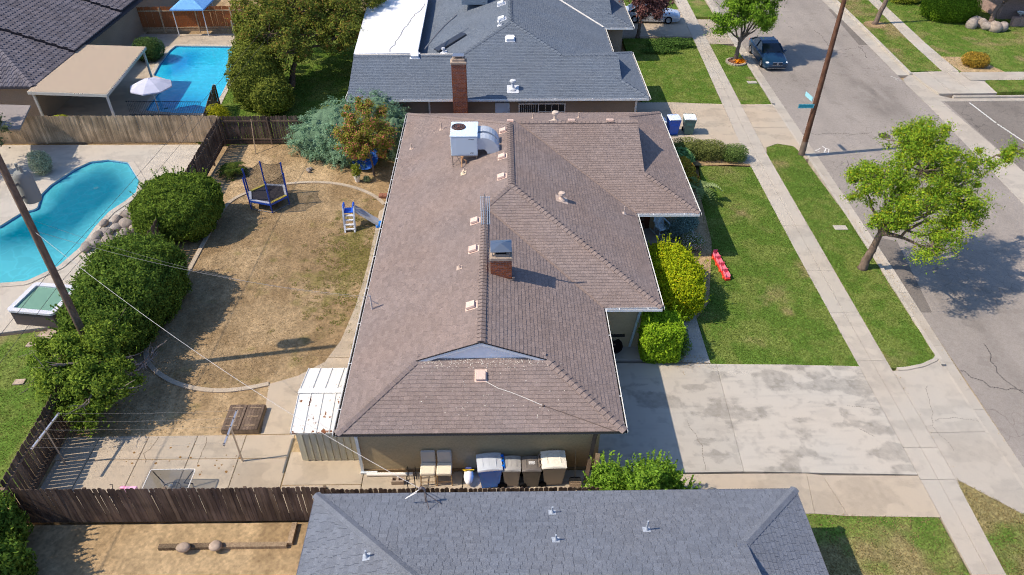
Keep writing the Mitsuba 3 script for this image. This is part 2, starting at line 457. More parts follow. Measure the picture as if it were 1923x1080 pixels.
def tree(name, label, cat_, trunk, tr, blobs, n, a, b, size=0.12, asp=0.55, seed=1, clump=0.26, K=26, accent=None, acc=0.0, group=None, bare=0, bark=0.2, inner=0.5, up=0.6, twig=0.03):
    """trunk polyline + limbs to each crown lobe + leaves in clumps spread through the lobes"""
    rs = R_(seed); k = thing(name, label, cat_, group)
    trunk = np.array(trunk, float)
    tt = np.linspace(0, 1, 14); cum = np.r_[0, np.cumsum(np.linalg.norm(np.diff(trunk, axis=0), axis=1))]; cum /= cum[-1]
    pts = np.stack([np.interp(tt, cum, trunk[:, i]) for i in range(3)], 1)
    pts[1:-1] += rs.normal(0, tr * 0.12, (12, 3))
    rad = np.interp(tt, [0, 0.06, 0.5, 1], [tr * 1.45, tr * 1.05, tr * 0.85, tr * 0.62])
    put('trunk', tube(pts, rad, 12), 'bark', uv=(bark, 0), smooth=True, parent=k)
    tot = sum(r[0] * r[1] * r[2] for _, r in blobs) ** 1.0
    ms, cs, lm = [], [], []
    vol = [(r[0] * r[1] * r[2]) ** 0.75 for _, r in blobs]
    for j, (c, r) in enumerate(blobs):
        c, r = np.array(c, float), np.array(r, float)
        lp, lr = limb(trunk[-1] if j % 3 else trunk[-2] * 0.25 + trunk[-1] * 0.75, c, tr * 0.5, tr * 0.14, rs)
        lm.append(tube(lp, lr, 7))
        m = int(n * vol[j] / sum(vol)); kk = max(6, int(K * vol[j] / np.mean(vol)))
        D = unit(rs.normal(0, 1, (kk, 3)) + [0, 0, 0.25])
        cen = c + D * r * (inner + (1 - inner) * rs.rand(kk, 1) ** 0.5)
        for q in cen[::2]:
            tp, trr = limb(c + (q - c) * 0.05, q, tr * 0.13, twig * 0.35, rs, n=5)
            lm.append(tube(tp, trr, 5))
        w = rs.dirichlet(np.ones(kk) * 3)
        idx = rs.choice(kk, m, p=w); cs_ = clump * rs.uniform(0.6, 1.3, kk)
        off = np.where(rs.rand(m, 1) < .72, unit(rs.normal(0, 1, (m, 3))) * (rs.rand(m, 1) ** 0.5), rs.normal(0, .75, (m, 3))) * [1, 1, 0.85]
        P = cen[idx] + off * cs_[idx, None]
        N = unit(off + unit(P - c) * 0.6 + [0, 0, up] + rs.normal(0, .35, off.shape))
        ct = rs.rand(kk)[idx]
        M, col = leaf_mesh(P, N, size, asp, rs, leaf_cols(m, a, b, rs, ct, accent, acc))
        ms.append(M); cs.append(col)
    put('limb', lm, 'bark', uv=(bark, 0), parent=k)
    put('crown', ms, 'leaf', np.vstack(cs), parent=k, kind=None)
    if bare:
        tw_ = []
        for i in range(bare):
            c, r = blobs[i % len(blobs)]; d = unit(rs.normal(0, 1, 3) + [0, 0, 0.3])
            q = np.array(c) + d * np.array(r) * 1.3
            for _ in range(4):
                e_ = q + rs.normal(0, 0.3, 3); p_, r_ = limb(np.array(c) + (q - c) * rs.uniform(.5, .95), e_, 0.022, 0.006, rs, n=4); tw_.append(tube(p_, r_, 5))
            p_, r_ = limb(c, q, 0.05, 0.015, rs); tw_.append(tube(p_, r_, 5))
        put('dead_branch', tw_, 'paint', C(150, 135, 125), parent=k, label='bare grey dead twigs sticking out of the foliage')
    return k


def rand_in(poly, n, rs):
    x0, y0, x1, y1 = poly.bounds
    m = int(n * (x1 - x0) * (y1 - y0) / max(poly.area, 1e-6)) + 10
    xy = rs.uniform([x0, y0], [x1, y1], (m, 2))
    return xy[shapely.contains_xy(poly, xy[:, 0], xy[:, 1])]


def grass(key_label, polys, z, dens, h, a, b, seed=1, lean=0.5, dry=None):
    """short grass blades, one mesh (stuff)"""
    rs = R_(seed); Vs, Fs, Cs, n0 = [], [], [], 0
    for poly in polys:
        xy = rand_in(poly, dens * poly.area, rs); n = len(xy)
        if n == 0: continue
        P = np.c_[xy, np.full(n, z)]
        an = rs.uniform(0, 2 * np.pi, n); s = np.c_[np.cos(an), np.sin(an), an * 0]
        hh = h * rs.uniform(0.5, 1.3, n)[:, None]; w = 0.35 * hh
        tip = P + np.c_[rs.normal(0, lean, (n, 2)), np.ones(n)] * hh
        V = np.stack([P - s * w, P + s * w, tip], 1).reshape(-1, 3)
        f = meshkit.fbm(np.c_[xy * 0.55 + 3, xy[:, :1] * 0 + 1], 4)
        t = np.clip(0.5 * rs.rand(n) + 1.3 * (meshkit.fbm(np.c_[xy * 1.3, xy[:, :1] * 0 + 4], 3) - 0.25), 0, 1)[:, None]
        c = np.array(a) * (1 - t) + np.array(b) * t
        if dry is not None:
            d = (np.clip((f - dry) / 0.16, 0, 1) * (rs.rand(n) < 0.85))[:, None]
            c = c * (1 - d) + np.array([0.30, 0.23, 0.11]) * d
        c = c * rs.uniform(0.7, 1.3, (n, 1))
        Vs.append(V); Fs.append(np.arange(3 * n).reshape(-1, 3) + n0); Cs.append(np.repeat(c, 3, 0)); n0 += 3 * n
    k = put('grass', (np.vstack(Vs), np.vstack(Fs)), 'leaf', np.clip(np.vstack(Cs), 0, .9))
    tag(k, key_label, 'grass', None, 'stuff')


# ---------------------------------------------------------------- roofs
class Plane:
    """roof plane rising from an eave line: z = z0 + s * distance from the line (point p, uphill direction g)"""
    def __init__(self, p, g, s, z0): self.p, self.g, self.s, self.z0 = np.array(p, float), np.array(g, float), s, z0
    def z(self, x, y): return self.z0 + self.s * ((x - self.p[0]) * self.g[0] + (y - self.p[1]) * self.g[1])
    def lower(self, o):
        """big polygon where self <= o"""
        n = self.s * self.g - o.s * o.g; c = (self.z0 - self.s * self.p @ self.g) - (o.z0 - o.s * o.p @ o.g)
        L = np.linalg.norm(n)
        if L < 1e-9: return sbox(-200, -200, 200, 200) if c <= 1e-6 else Polygon()
        n, c = n / L, c / L; t = np.array([-n[1], n[0]]); q = -c * n
        return Polygon([q + t * 400, q - t * 400, q - t * 400 - n * 400, q + t * 400 - n * 400])


def hip(x0, x1, y0, y1, ez, s, sides='WESN', cut=None):
    """one hip-roof body as cells of (footprint, planes); cut = [(side, at)] makes dutch gables"""
    pl = {'W': Plane((x0, y0), (1, 0), s, ez), 'E': Plane((x1, y0), (-1, 0), s, ez), 'S': Plane((x0, y0), (0, 1), s, ez), 'N': Plane((x0, y1), (0, -1), s, ez)}
    cells = [(sbox(x0, y0, x1, y1), [c for c in sides])]
    for side, at in (cut or []):
        new = []
        for poly, sd in cells:
            h = {'S': sbox(-300, -300, 300, at), 'N': sbox(-300, at, 300, 300), 'W': sbox(-300, -300, at, 300), 'E': sbox(at, -300, 300, 300)}[side]
            new += [(poly & h, sd), (poly - h, [c for c in sd if c != side])]
        cells = new
    return [(p, [(c, pl[c]) for c in sd]) for p, sd in cells if p.area > 1e-6]


def regions(comps):
    out = []
    for k, cells in enumerate(comps):
        for poly, planes in cells:
            for name, P in planes:
                reg = poly
                for m, Q in planes:
                    if m != name: reg = reg & P.lower(Q)
                for k2, cells2 in enumerate(comps):
                    if k2 == k: continue
                    P1 = Plane(P.p, P.g, P.s, P.z0 + (1e-3 if k2 > k else -1e-3))
                    for poly2, planes2 in cells2:
                        hi = poly2
                        for m, Q in planes2: hi = hi & P1.lower(Q)     # where the other body stands above P
                        reg = reg - hi.buffer(1e-5)
                for g in getattr(reg, 'geoms', [reg]):
                    if g.area > 0.02: out.append((g.simplify(0.003), name, P, k))
    return out


def roof_frame(P):
    e = np.array([P.g[1], -P.g[0]])
    c = 1 / math.sqrt(1 + P.s * P.s)
    U = np.array([e[0], e[1], 0.0]); Wd = np.array([P.g[0], P.g[1], P.s]) * c; Nn = np.cross(Wd, U)
    if Nn[2] < 0: Nn = -Nn
    return e, c, U, Wd, Nn


def slab_on(poly, P, t0, t1):
    V, F = prism(poly, 0, 1)
    z = P.z(V[:, 0], V[:, 1])
    V[:, 2] = z + np.where(V[:, 2] > 0.5, t1, t0)
    return V, F


def shingles(poly, P, exp, wmin, wmax, rs, th=(0.012, 0.021), gap=0.004):
    """asphalt shingle tabs laid in courses on one roof plane: list of (V, F, rand)"""
    e, c, U, Wd, Nn = roof_frame(P)
    xy = np.array(poly.exterior.coords)
    uw = lambda q: np.stack([(q - P.p) @ e, (q - P.p) @ P.g / c], 1)
    pg = Polygon(uw(xy)).buffer(0)
    prep = shapely.prepare(pg)
    u0, w0, u1, w1 = pg.bounds
    org = np.array([P.p[0], P.p[1], P.z0])
    out = []
    for k in range(int(math.floor(w0 / exp)), int(math.ceil(w1 / exp)) + 1):
        lo, hi = k * exp, (k + 1) * exp
        u = u0 - rs.uniform(0, wmax)
        jag = rs.uniform(-0.004, 0.004)
        while u < u1:
            w = rs.uniform(wmin, wmax)
            q = sbox(u, lo + jag, u + w - gap, hi + 0.012)
            u += w
            if not shapely.intersects(pg, q): continue
            if not shapely.contains(pg, q):
                q = q & pg
                if q.area < 0.0015 or q.geom_type != 'Polygon': continue
            pts = np.array(q.exterior.coords)[:-1]
            if shapely.is_ccw(q.exterior): pass
            else: pts = pts[::-1]
            h = rs.uniform(*th)
            fr = np.clip((pts[:, 1] - lo) / exp, 0, 1)
            top = org + pts[:, :1] * U + pts[:, 1:] * Wd + Nn * (h * (1 - fr) + 0.003)[:, None]
            bot = org + pts[:, :1] * U + pts[:, 1:] * Wd - Nn * 0.004
            m = len(pts); i = np.arange(m); j = (i + 1) % m
            F = [np.stack([i * 0, i, j], 1)[1:-1], np.stack([m + i, m + j, j], 1), np.stack([m + i, j, i], 1)]
            F = np.vstack(F)
            out.append((np.vstack([top, bot]), F, rs.rand()))
    # outward winding check on the first tab
    if out:
        V, F, _ = out[0]; nn = np.cross(V[F[0, 1]] - V[F[0, 0]], V[F[0, 2]] - V[F[0, 0]])
        if nn @ Nn < 0: out = [(V, F[:, ::-1], r) for V, F, r in out]
    return out


def caps(p, q, rs, w=0.15, step=0.2, drop=0.05, lift=0.045):
    """overlapping ridge / hip cap pieces from the low end p to the high end q"""
    p, q = np.array(p, float), np.array(q, float); L = np.linalg.norm(q - p); d = (q - p) / L
    s = np.cross(d, (0, 0, 1)); s /= np.linalg.norm(s); up = np.cross(s, d)
    out, n = [], max(1, int(L / step))
    for i in range(n):
        a, b = p + d * (i * L / n), p + d * min((i + 1.25) * L / n, L)
        V = []
        for e, t in ((a, lift), (b, 0.008)):
            for k, z in ((-1, -drop), (0, 0), (1, -drop)):
                V.append(e + s * k * w + up * (t + z))
        V = np.array(V); B = V.copy(); B[:, 2] -= 0.02
        F = np.array([[0, 1, 4], [0, 4, 3], [1, 2, 5], [1, 5, 4], [6, 7, 1], [6, 1, 0], [7, 8, 2], [7, 2, 1], [6, 0, 3], [6, 3, 9], [2, 8, 11], [2, 11, 5]])
        out.append((np.vstack([V, B]), F, rs.rand()))
    return out


def lay_roof(house, regs, bsdf, exp, wmin, wmax, rs, caps_list, individual=300, gap=.005, th=(0.012, 0.021), cap_w=0.15, cap_step=0.2, deck=0.13, deck_col=None):
    """roof part of a house: deck, shingle pieces, cap pieces"""
    roof = put('roof', [slab_on(g, P, -deck, -0.006) for g, _, P, _ in regs], 'paint', C(92, 84, 80) if deck_col is None else deck_col, parent=house)
    tabs = []
    for g, name, P, _ in regs: tabs += shingles(g, P, exp, wmin, wmax, rs, th, gap)
    eye = np.array([0, 0, 21.0])
    dist = np.array([np.linalg.norm(t[0].mean(0) - eye) for t in tabs])
    size = np.array([np.linalg.norm(np.ptp(t[0], 0)) for t in tabs])
    order = np.argsort(-size / dist ** 1.0 * (size > 0.5 * exp)) if individual else np.arange(len(tabs))
    order = np.argsort(dist)
    vis = [i for i in order if in_view(tabs[i][0].mean(0))]
    first = set(vis[:individual])
    for i in vis[:individual]:
        V, F, r = tabs[i]; put('shingle', (V, F), bsdf, uv=(r, 0), parent=roof)
    rest = [t for i, t in enumerate(tabs) if i not in first]
    V, F = cat([(t[0], t[1]) for t in rest]); uv = np.repeat(np.array([[t[2], 0] for t in rest]), [len(t[0]) for t in rest], 0)
    put('shingle_field', (V, F), bsdf, uv=uv, parent=roof, kind='stuff')
    nb = 0
    many = []
    for p, q in caps_list:
        for V, F, r in caps(p, q, rs, cap_w, cap_step):
            if nb < 280 and individual and in_view(V.mean(0)): put('ridge_cap', (V, F), bsdf, uv=(r * 0.6, 0), parent=roof); nb += 1
            else: many.append((V, F))
    if many: put('ridge_cap_row', many, bsdf, uv=(0.3, 0), parent=roof, kind='stuff')
    return roof


CAMF = np.array([0.01102, 0.78358, -0.62119]); CAMX = np.array([0.9999, -0.01406, 0]); CAMU = np.array([0.00874, 0.62113, 0.78366])


def in_view(p):
    d = np.asarray(p) - [0, 0, 21.0]; z = d @ CAMF
    return z > 1 and abs(d @ CAMX / z) < 0.70 and abs(d @ CAMU / z) < 0.392


def plank(w, h, t=0.02, ear=0.03):
    """one dog-eared fence board, standing at the origin, width along x"""
    poly = [(-w / 2, 0), (w / 2, 0), (w / 2, h - ear), (w / 2 - ear, h), (-w / 2 + ear, h), (-w / 2, h - ear)]
    V, F = prism(poly, -t / 2, t / 2)
    return np.c_[V[:, 0], V[:, 2], V[:, 1]], F[:, ::-1]


def fence(label, p, q, h, tone, rs, side=1, w=0.14, rails=True, posts=2.4, group=None, gaps=0.006, name='wooden_fence', missing=0.0, h2=None, parts=True, dog=0.03, kick=True, bs='wood', lean=0.0):
    k = thing(name, label, 'fence', group)
    p, q = np.array(p[:2], float), np.array(q[:2], float); L = np.linalg.norm(q - p); d = (q - p) / L; nrm = np.array([-d[1], d[0]]) * side
    an = math.degrees(math.atan2(d[1], d[0])); n = int(L / (w + gaps)); many, uvs = [], []
    for i in range(n):
        if rs.rand() < missing: continue
        s = (i + 0.5) * L / n; hh = h + rs.uniform(-0.025, 0.025)
        V, F = plank(w * rs.uniform(0.95, 1.0), hh, 0.02, dog)
        V[:, 0] += (V[:, 2] / hh) * rs.normal(0, 0.012); V[:, 1] += (V[:, 2] / hh) * rs.normal(0, 0.01)
        c = p + d * s
        m = move((V, F), c[0], c[1], 0.03, an); m[0][:, :2] += nrm * lean * m[0][:, 2:3]
        if parts: put('plank', m, 'wood', uv=(rs.rand(), np.clip(tone + rs.normal(0, 0.05), 0, 1)), parent=k)
        else: many.append(m); uvs += [[rs.rand(), tone]] * len(V)
    if many: put('plank_row', many, 'wood', uv=uvs, parent=k, kind='stuff')
    if rails:
        for z in (0.32, h - 0.3):
            a, b = p + nrm * 0.035, q + nrm * 0.035
            put('rail', beam((*a, z), (*b, z), 0.045, 0.09), 'wood', uv=(0.6, min(1, tone + 0.1)), parent=k)
        if kick:
            a, b = p + nrm * 0.03, q + nrm * 0.03
            put('kickboard', beam((*a, 0.12), (*b, 0.12), 0.035, 0.2), 'wood', uv=(0.35, tone), parent=k)
    if posts:
        m = max(1, int(L / posts))
        for i in range(m + 1):
            c = p + d * (L * i / m) + nrm * 0.08
            put('post', box(c[0] - .045, c[0] + .045, c[1] - .045, c[1] + .045, -0.1, h - 0.05), 'wood', uv=(0.7, min(1, tone + 0.15)), parent=k)
    return k

# ================================================================ THE SETTING
def ip(y, ys, xs): return np.interp(y, ys, xs)
def curb_x(y): return ip(y, [0, 12, 21.7, 29, 35, 46, 62, 95], [17.72, 17.8, 17.92, 18.15, 18.25, 18.4, 18.8, 19.5])
def gut_x(y): return ip(y, [0, 16, 20.7, 28, 35, 62, 95], [18.3, 18.44, 18.52, 18.82, 18.96, 19.5, 20.3])
def walk_l(y): return ip(y, [0, 14, 21, 29, 39, 46, 61, 95], [14.4, 14.46, 14.5, 14.5, 14.62, 15.0, 15.75, 17.2])
def walk_r(y): return ip(y, [0, 12, 16, 21, 39, 46, 61, 95], [15.4, 15.5, 15.72, 15.75, 15.97, 16.25, 16.85, 18.3])
def road_r(y): return ip(y, [0, 20, 33, 44, 51, 58, 66, 95], [27.6, 28.0, 28.4, 29.0, 29.25, 29.55, 29.8, 30.8])
def curb_r(y): return ip(y, [47, 52, 61, 69, 95], [30.1, 30.35, 30.8, 31.15, 32.3])
def far_l(y): return ip(y, [51, 58.5, 69, 95], [32.7, 33.12, 34.05, 36.5])
def far_r(y): return ip(y, [51, 57.7, 69, 95], [33.95, 34.2, 35.05, 37.5])
def band(fa, fb, y0, y1, n=14):
    ys = np.linspace(y0, y1, n)
    return Polygon(np.r_[np.c_[[fa(y) for y in ys], ys], np.c_[[fb(y) for y in ys], ys][::-1]])
def off(f, d): return lambda y: f(y) + d


def st(name, mesh, bsdf, color=None, uv=(0.5, 0), label=None, parent=None, smooth=False):
    k = put(name, mesh, bsdf, color, smooth, uv if color is None else None, parent, None if parent else 'structure', label)
    return k


st('ground', sheet(sbox(-400, -60, 400, 700), -0.32), 'dirt', uv=(-0.3, 0), label='bare dry soil of the neighbourhood under and between the plots')
# road with the side street
road = shapely.union_all([band(gut_x, road_r, -20, 95), sbox(28.3, 33.0, 90, 46.9)])
st('street', sheet(road, -0.12), 'asphalt', uv=(0.0, 0), label='grey asphalt street with cracks and patches, meeting a side street')
st('patch', sheet([(18.95,30.62), (20.00,30.13), (19.18,24.58), (18.53,24.59)], -0.116), 'asphalt', uv=(0.38, 0), parent='street', label='darker repair patch along the gutter')
st('patch', sheet([(29.54,66.74), (30.22,66.89), (29.78,57.74), (28.84,57.76)], -0.116), 'asphalt', uv=(0.36, 0), parent='street')
st('patch', sheet(sbox(30.5, 33.2, 46.3, 46.85), -0.116), 'asphalt', uv=(0.30, 0), parent='street')
st('patch', sheet(sbox(30.9, 20, 90, 46.25), -0.117), 'asphalt', uv=(0.24, 0), parent='street', label='darker asphalt of the side street')
rs = R_(5)
cr = []
for pts in ([(25.33,56.86), (26.52,56.61), (28.39,57.05), (29.09,57.51)], [(28.66,57.52), (28.66,56.12), (28.34,54.99)], [(26.38,61.17), (26.56,59.76), (26.26,57.08)], [(18.81,42.03), (20.92,42.22), (22.22,42.05), (23.67,42.26)],
            [(20.46,22.56), (20.11,20.65), (20.45,19.62)], [(18.54,20.98), (19.36,20.07), (20.57,19.82)], [(24.51,62.40), (24.62,61.59)], [(20.55,38.50), (20.14,36.60), (20.88,35.39)]):
    L = shapely.segmentize(LineString(pts), 0.4); xy = np.array(L.coords); xy += rs.normal(0, 0.06, xy.shape)
    cr.append(ribbon(xy, 0.035, -0.115))
st('crack', cr, 'paint', C(88, 84, 82), parent='street')
put('road_marking', [ribbon([(19.80,40.49), (19.91,40.14), (19.64,39.66), (19.82,39.52)], 0.07, -0.114), ribbon([(19.91,40.14), (20.08,40.07), (19.82,39.52)], 0.06, -0.114), ribbon([(19.55,40.14), (19.18,39.94), (19.37,39.73)], 0.06, -0.114)],
    'paint', C(215, 213, 210), kind='structure', label='faint white sprayed utility marks on the asphalt by the lamp pole')
put('road_marking', [ribbon([(28.68,51.40), (28.83,51.09), (29.09,50.79)], 0.08, -0.114), ribbon([(28.74,50.70), (29.12,50.50)], 0.07, -0.114)], 'paint', C(190, 188, 184), kind='structure', label='worn white marks on the asphalt near the far corner')
put('road_marking', [ribbon([(32.16,46.67), (32.30,43.52)], 0.11, -0.114), ribbon([(32.31,43.40), (32.63,40.95)], 0.11, -0.114), ribbon([(32.63,40.95), (48, 36.5)], 0.11, -0.114)], 'paint', C(205, 203, 198), kind='structure', label='thin white line along the side street')
k = thing('manhole_cover', 'round dark iron manhole cover set in the asphalt', 'manhole cover')
mx, my = (24.23,41.80)
put('rim', lathe([(0.36, -0.119), (0.37, -0.108), (0.33, -0.106), (0.325, -0.119)], 28, (mx, my, 0)), 'paint', C(92, 86, 84), parent=k)
put('lid', cat([lathe([(0.0, -0.107), (0.322, -0.107), (0.322, -0.119)], 28, (mx, my, 0))] + [box(mx - .25 + .1 * i, mx - .22 + .1 * i, my - .2, my + .2, -.107, -.102) for i in range(6)]), 'paint', C(78, 72, 72), parent=k)

# concrete channel across the side street
pts = [(29.00,44.45), (28.42, 33.6), (28.0, 24), (27.6, 5), (29.8, 5), (30.3, 25), (30.49, 37.2), (30.3, 46.7), (29.15, 47)]
vg = Polygon(pts)
k = st('valley_gutter', sheet(vg.buffer(-0.01), -0.118), 'concrete_walk', uv=(0.2, 0), label='pale concrete drainage channel across the mouth of the side street')
for i, y in enumerate((8, 14, 20, 26, 31, 36, 41, 46)):
    q = vg & sbox(20, y - 6 if i else -5, 40, y - 0.03)
    if q.area > .1: st('slab', prism(q.buffer(-0.015), -0.117, -0.108), 'concrete_walk', uv=(rs.rand() * 1.2 - .4, 0), parent=k)

# kerbs and gutters on the near side; low where drives cross
def kerb(label, fx, y0, y1, z1=0.03, w=0.16, sgn=1):
    k = thing('kerb', label, None); tag(k, None, None, None, 'structure')
    n = max(1, int(round((y1 - y0) / 3.0)))
    for i in range(n):
        a, b = y0 + (y1 - y0) * i / n + 0.006, y0 + (y1 - y0) * (i + 1) / n - 0.006
        put('kerb_stone', prism(band(fx, off(fx, w * sgn), a, b, 4), -0.3, z1), 'concrete_walk', uv=(rs.rand() * .8 + .5, 0), parent=k)
kerb('concrete kerb edging the near parking strip in front of the brown-roofed house', curb_x, 21.15, 39.0)
kerb('concrete kerb along the parking strip in front of the slate-roofed house', curb_x, 46.5, 57.5)
kerb('concrete kerb beside the farthest near-side grass strip', curb_x, 64, 92)
kerb('concrete kerb along the dry grass strip at the lower right', off(curb_x, 0.02), -10, 14.0)
kerb('low dropped kerb where the near wide drive meets the street', curb_x, 14.02, 21.13, -0.07)
kerb('low dropped kerb where the second drive meets the street', curb_x, 39.02, 46.48, -0.07)
kerb('low dropped kerb where the farthest drive meets the street', curb_x, 57.52, 63.98, -0.07)
kerb('concrete kerb on the far side of the street', off(curb_r, -0.2), 51.5, 92, 0.03, 0.2)
k = thing('gutter', 'concrete gutter pan along the near side of the street', None); tag(k, kind='structure')
ys = np.r_[np.arange(-10, 95, 3.6)]
for a, b in zip(ys[:-1], ys[1:]):
    fresh = 0.5 if not 24.5 < a < 30.5 else 1.5
    put('slab', prism(band(off(curb_x, 0.162), gut_x, a + .008, b - .008, 4), -0.3, -0.105), 'concrete_walk', uv=(fresh + rs.rand() * .4 - .5, 0), parent=k)
k = thing('gutter', 'concrete gutter pan on the far side of the street', None); tag(k, kind='structure')
for a in np.arange(51.5, 90, 3.6):
    put('slab', prism(band(road_r, off(curb_r, -0.203), a + .008, a + 3.592, 4), -0.3, -0.105), 'concrete_walk', uv=(rs.rand() * .5, 0), parent=k)

# pavement: slabs in two halves, joints open
def pavement(label, fl, fr, joints, parent_label=None):
    k = thing('sidewalk', label, None); tag(k, kind='structure')
    for a, b in zip(joints[:-1], joints[1:]):
        mid = lambda y: 0.5 * (fl(y) + fr(y))
        t = rs.rand()
        for f, g in ((fl, off(mid, -0.006)), (off(mid, 0.006), fr)):
            put('slab', prism(band(f, g, a + .008, b - .008, 5), -0.3, 0.012), 'concrete_walk', uv=(t + rs.rand() * .3 - .1, 0), parent=k)
    return k
pavement('pale concrete sidewalk running past the front lawns on the near side', walk_l, walk_r, [-12, -6, 0, 6, 11, 15.5, 16.9, 21.4, 24.5, 27.6, 31.5, 35.6, 37.9, 40.3, 43.5, 46, 49, 52, 55, 58, 61, 64, 67, 70, 74, 80, 92])
pavement('pale concrete sidewalk on the far side of the street', far_l, far_r, [51.9, 54, 56.2, 58.5, 61, 63.5, 66, 69, 72, 78, 92])
k = thing('sidewalk', 'concrete sidewalk along the far side of the side street', None); tag(k, kind='structure')
for a in range(12): put('slab', prism(sbox(34.0 + a * 3, 50.25, 36.985 + a * 3, 51.75), -0.3, 0.012), 'concrete_walk', uv=(rs.rand(), 0), parent=k)
k = thing('corner_ramp', 'concrete corner ramp with score lines at the far street corner', None); tag(k, kind='structure')
cr_ = Polygon([(30.35,51.78), (32.70,51.95), (33.9, 51.85), (33.95, 50.2), (34.94,50.12), (34.74,47.97), (31.97,47.92), (30.63,47.94), (30.40,49.80)])
for q, t in ((cr_ & sbox(20, 0, 31.6, 90), .2), (cr_ & sbox(31.62, 0, 33.0, 90), .6), (cr_ & sbox(33.02, 0, 60, 90), .9)):
    put('slab', prism(q.buffer(-0.008), -0.3, 0.008), 'concrete_walk', uv=(t, 0), parent=k)
st('corner_gutter', prism(Polygon([(29.36,50.79), (30.33,51.73), (30.38,49.75), (30.61,47.89), (31.4, 47.3), (30.28, 46.86), (30.28, 46.0), (29.1, 46.5), (29.2, 50)]), -0.3, -0.104), 'concrete_walk', uv=(.1, 0), label='stained concrete gutter curving round the far street corner')
k = thing('kerb', 'concrete kerb along the far side of the side street', None); tag(k, kind='structure')
for i in range(10): put('kerb_stone', box(31.4 + i * 3, 34.39 + i * 3, 47.35, 47.6, -0.3, 0.02), 'concrete_walk', uv=(rs.rand() * .5, 0), parent=k)
k = thing('gutter', 'concrete gutter along the far side of the side street', None); tag(k, kind='structure')
for i in range(10): put('slab', box(30.3 + i * 3, 33.29 + i * 3, 46.9, 47.347, -0.3, -0.10), 'concrete_walk', uv=(rs.rand() * .6, 0), parent=k)

# drives
def slabs(name, label, polys, bsdf, z=0.016, tones=None, zb=-0.3):
    k = thing(name, label, None); tag(k, kind='structure')
    for i, p in enumerate(polys):
        p = Polygon([q[:2] for q in p]) if not isinstance(p, shapely.Geometry) else p
        put('slab', prism(p.buffer(-0.006), zb, z), bsdf, uv=(rs.rand() if tones is None else tones[i], 0), parent=k)
    return k
wl = lambda y: (float(walk_l(y)) - 0.01, y)
drv = slabs('driveway', 'wide stained concrete driveway beside the brown-roofed house', [
    [(3.1, 15.88), (8.40,15.92), (8.68,21.31), (4.65, 21.42), (3.1, 21.5)],
    [(8.40,15.92), wl(15.7), wl(21.1), (11.51,21.23), (8.68,21.31)]], 'concrete_drive', tones=(0.25, 0.9))
gcr = lambda a, b: Polygon(np.r_[np.c_[walk_r(np.linspace(a, b, 8)) + .012, np.linspace(a, b, 8)], np.c_[curb_x(np.linspace(a, b, 8)) - .005, np.linspace(a, b, 8)][::-1]])
strip_p = Polygon([(15.74,20.99), (15.76, 25), (17.97, 24.5), (17.90,21.68), (17.72,21.49), (17.10,21.19), (16.36,21.01)])
slabs('driveway_apron', 'concrete apron between sidewalk and street at the near drive', [gcr(14.1, 17.6) & Polygon([(15.5, 14.2), (15.78, 15.6), (15.78,15.46), (17.27,14.04), (19, 13), (19, 18), (15, 18)]), gcr(17.602, 22.0) - strip_p.buffer(.17)], 'concrete_walk', z=0.004, tones=(.3, .6))
st('kerb', prism((strip_p.buffer(.165) - strip_p) & gcr(19, 22.4).buffer(.3) & sbox(16.0, 18, 18.2, 22.3), -.3, .034), 'concrete_walk', uv=(.9, 0), label='rounded concrete kerb at the lower corner of the parking strip')
slabs('driveway', 'narrow pinkish concrete drive of the grey-roofed house', [[(3.3, 14.2), (10.31,14.18), (10.57,15.82), (3.3, 15.86)], [(10.57,15.82), (10.31,14.18), (11.4, 14.07), (11.1, 15.73)], [(11.1, 15.73), (11.4, 14.07), wl(13.98), wl(15.66)]], 'concrete_patio', tones=(.9, .7, 1.0))
slabs('driveway', 'concrete driveway between the brown-roofed and the slate-roofed house', [[(9.0, 39.3), (11.5, 39.2), (11.5, 46.75), (9.0, 46.75)], [(11.5, 39.2), wl(38.0), wl(43), (11.5, 43)], [(11.5, 43), wl(43), wl(46.4), (11.5, 46.75)]], 'concrete_patio', z=0.014, tones=(.5, .9, 1.1))
slabs('driveway_apron', 'concrete apron between sidewalk and street at the second drive', [gcr(38.6, 42.8) - Polygon([(15.9, 36), (15.98, 39.2), (16.22,40.12), (17.02,40.60), (17.90,40.24), (18.06,39.41), (18.3, 36)]).buffer(.02), gcr(42.82, 46.4)], 'concrete_patio', z=0.004, tones=(.9, 1.0))
slabs('driveway', 'concrete driveway under the silver car at the back', [[(9.5, 59.6), (13.2, 59.6), (13.2, 66.5), (9.5, 66.5)], [(13.2, 59.6), wl(59.5), wl(66.5), (13.2, 66.5)]], 'concrete_patio', tones=(.8, 1.0))
slabs('driveway_apron', 'concrete apron between sidewalk and street at the farthest drive', [gcr(57.8, 63.8)], 'concrete_patio', z=0.004)
cr = []
for pts in ([(16.71,19.96), (16.56,19.47), (16.35,18.57), (15.96,17.91), (15.31,17.72), (14.56,17.60)], [(16.19,18.22), (16.79,18.29), (17.18,18.26), (17.89,18.15)], [(16.00,17.91), (16.18,17.25), (16.24,16.78)]):
    L = shapely.segmentize(LineString(pts), 0.25); xy = np.array(L.coords); xy += rs.normal(0, 0.03, xy.shape)
    cr.append(ribbon(xy, 0.022, 0.0085))
st('crack', cr, 'paint', C(150, 142, 132), parent='driveway_apron')
cr = []
for pts in ([(6.80,18.35), (6.96,17.78), (7.18,17.15), (7.07,15.97)], [(13.17,18.94), (13.77,18.87), (14.37,18.73)], [(13.25,17.82), (13.60,17.43)]):
    L = shapely.segmentize(LineString(pts), 0.25); xy = np.array(L.coords); xy += rs.normal(0, 0.03, xy.shape)
    cr.append(ribbon(xy, 0.018, 0.0205))
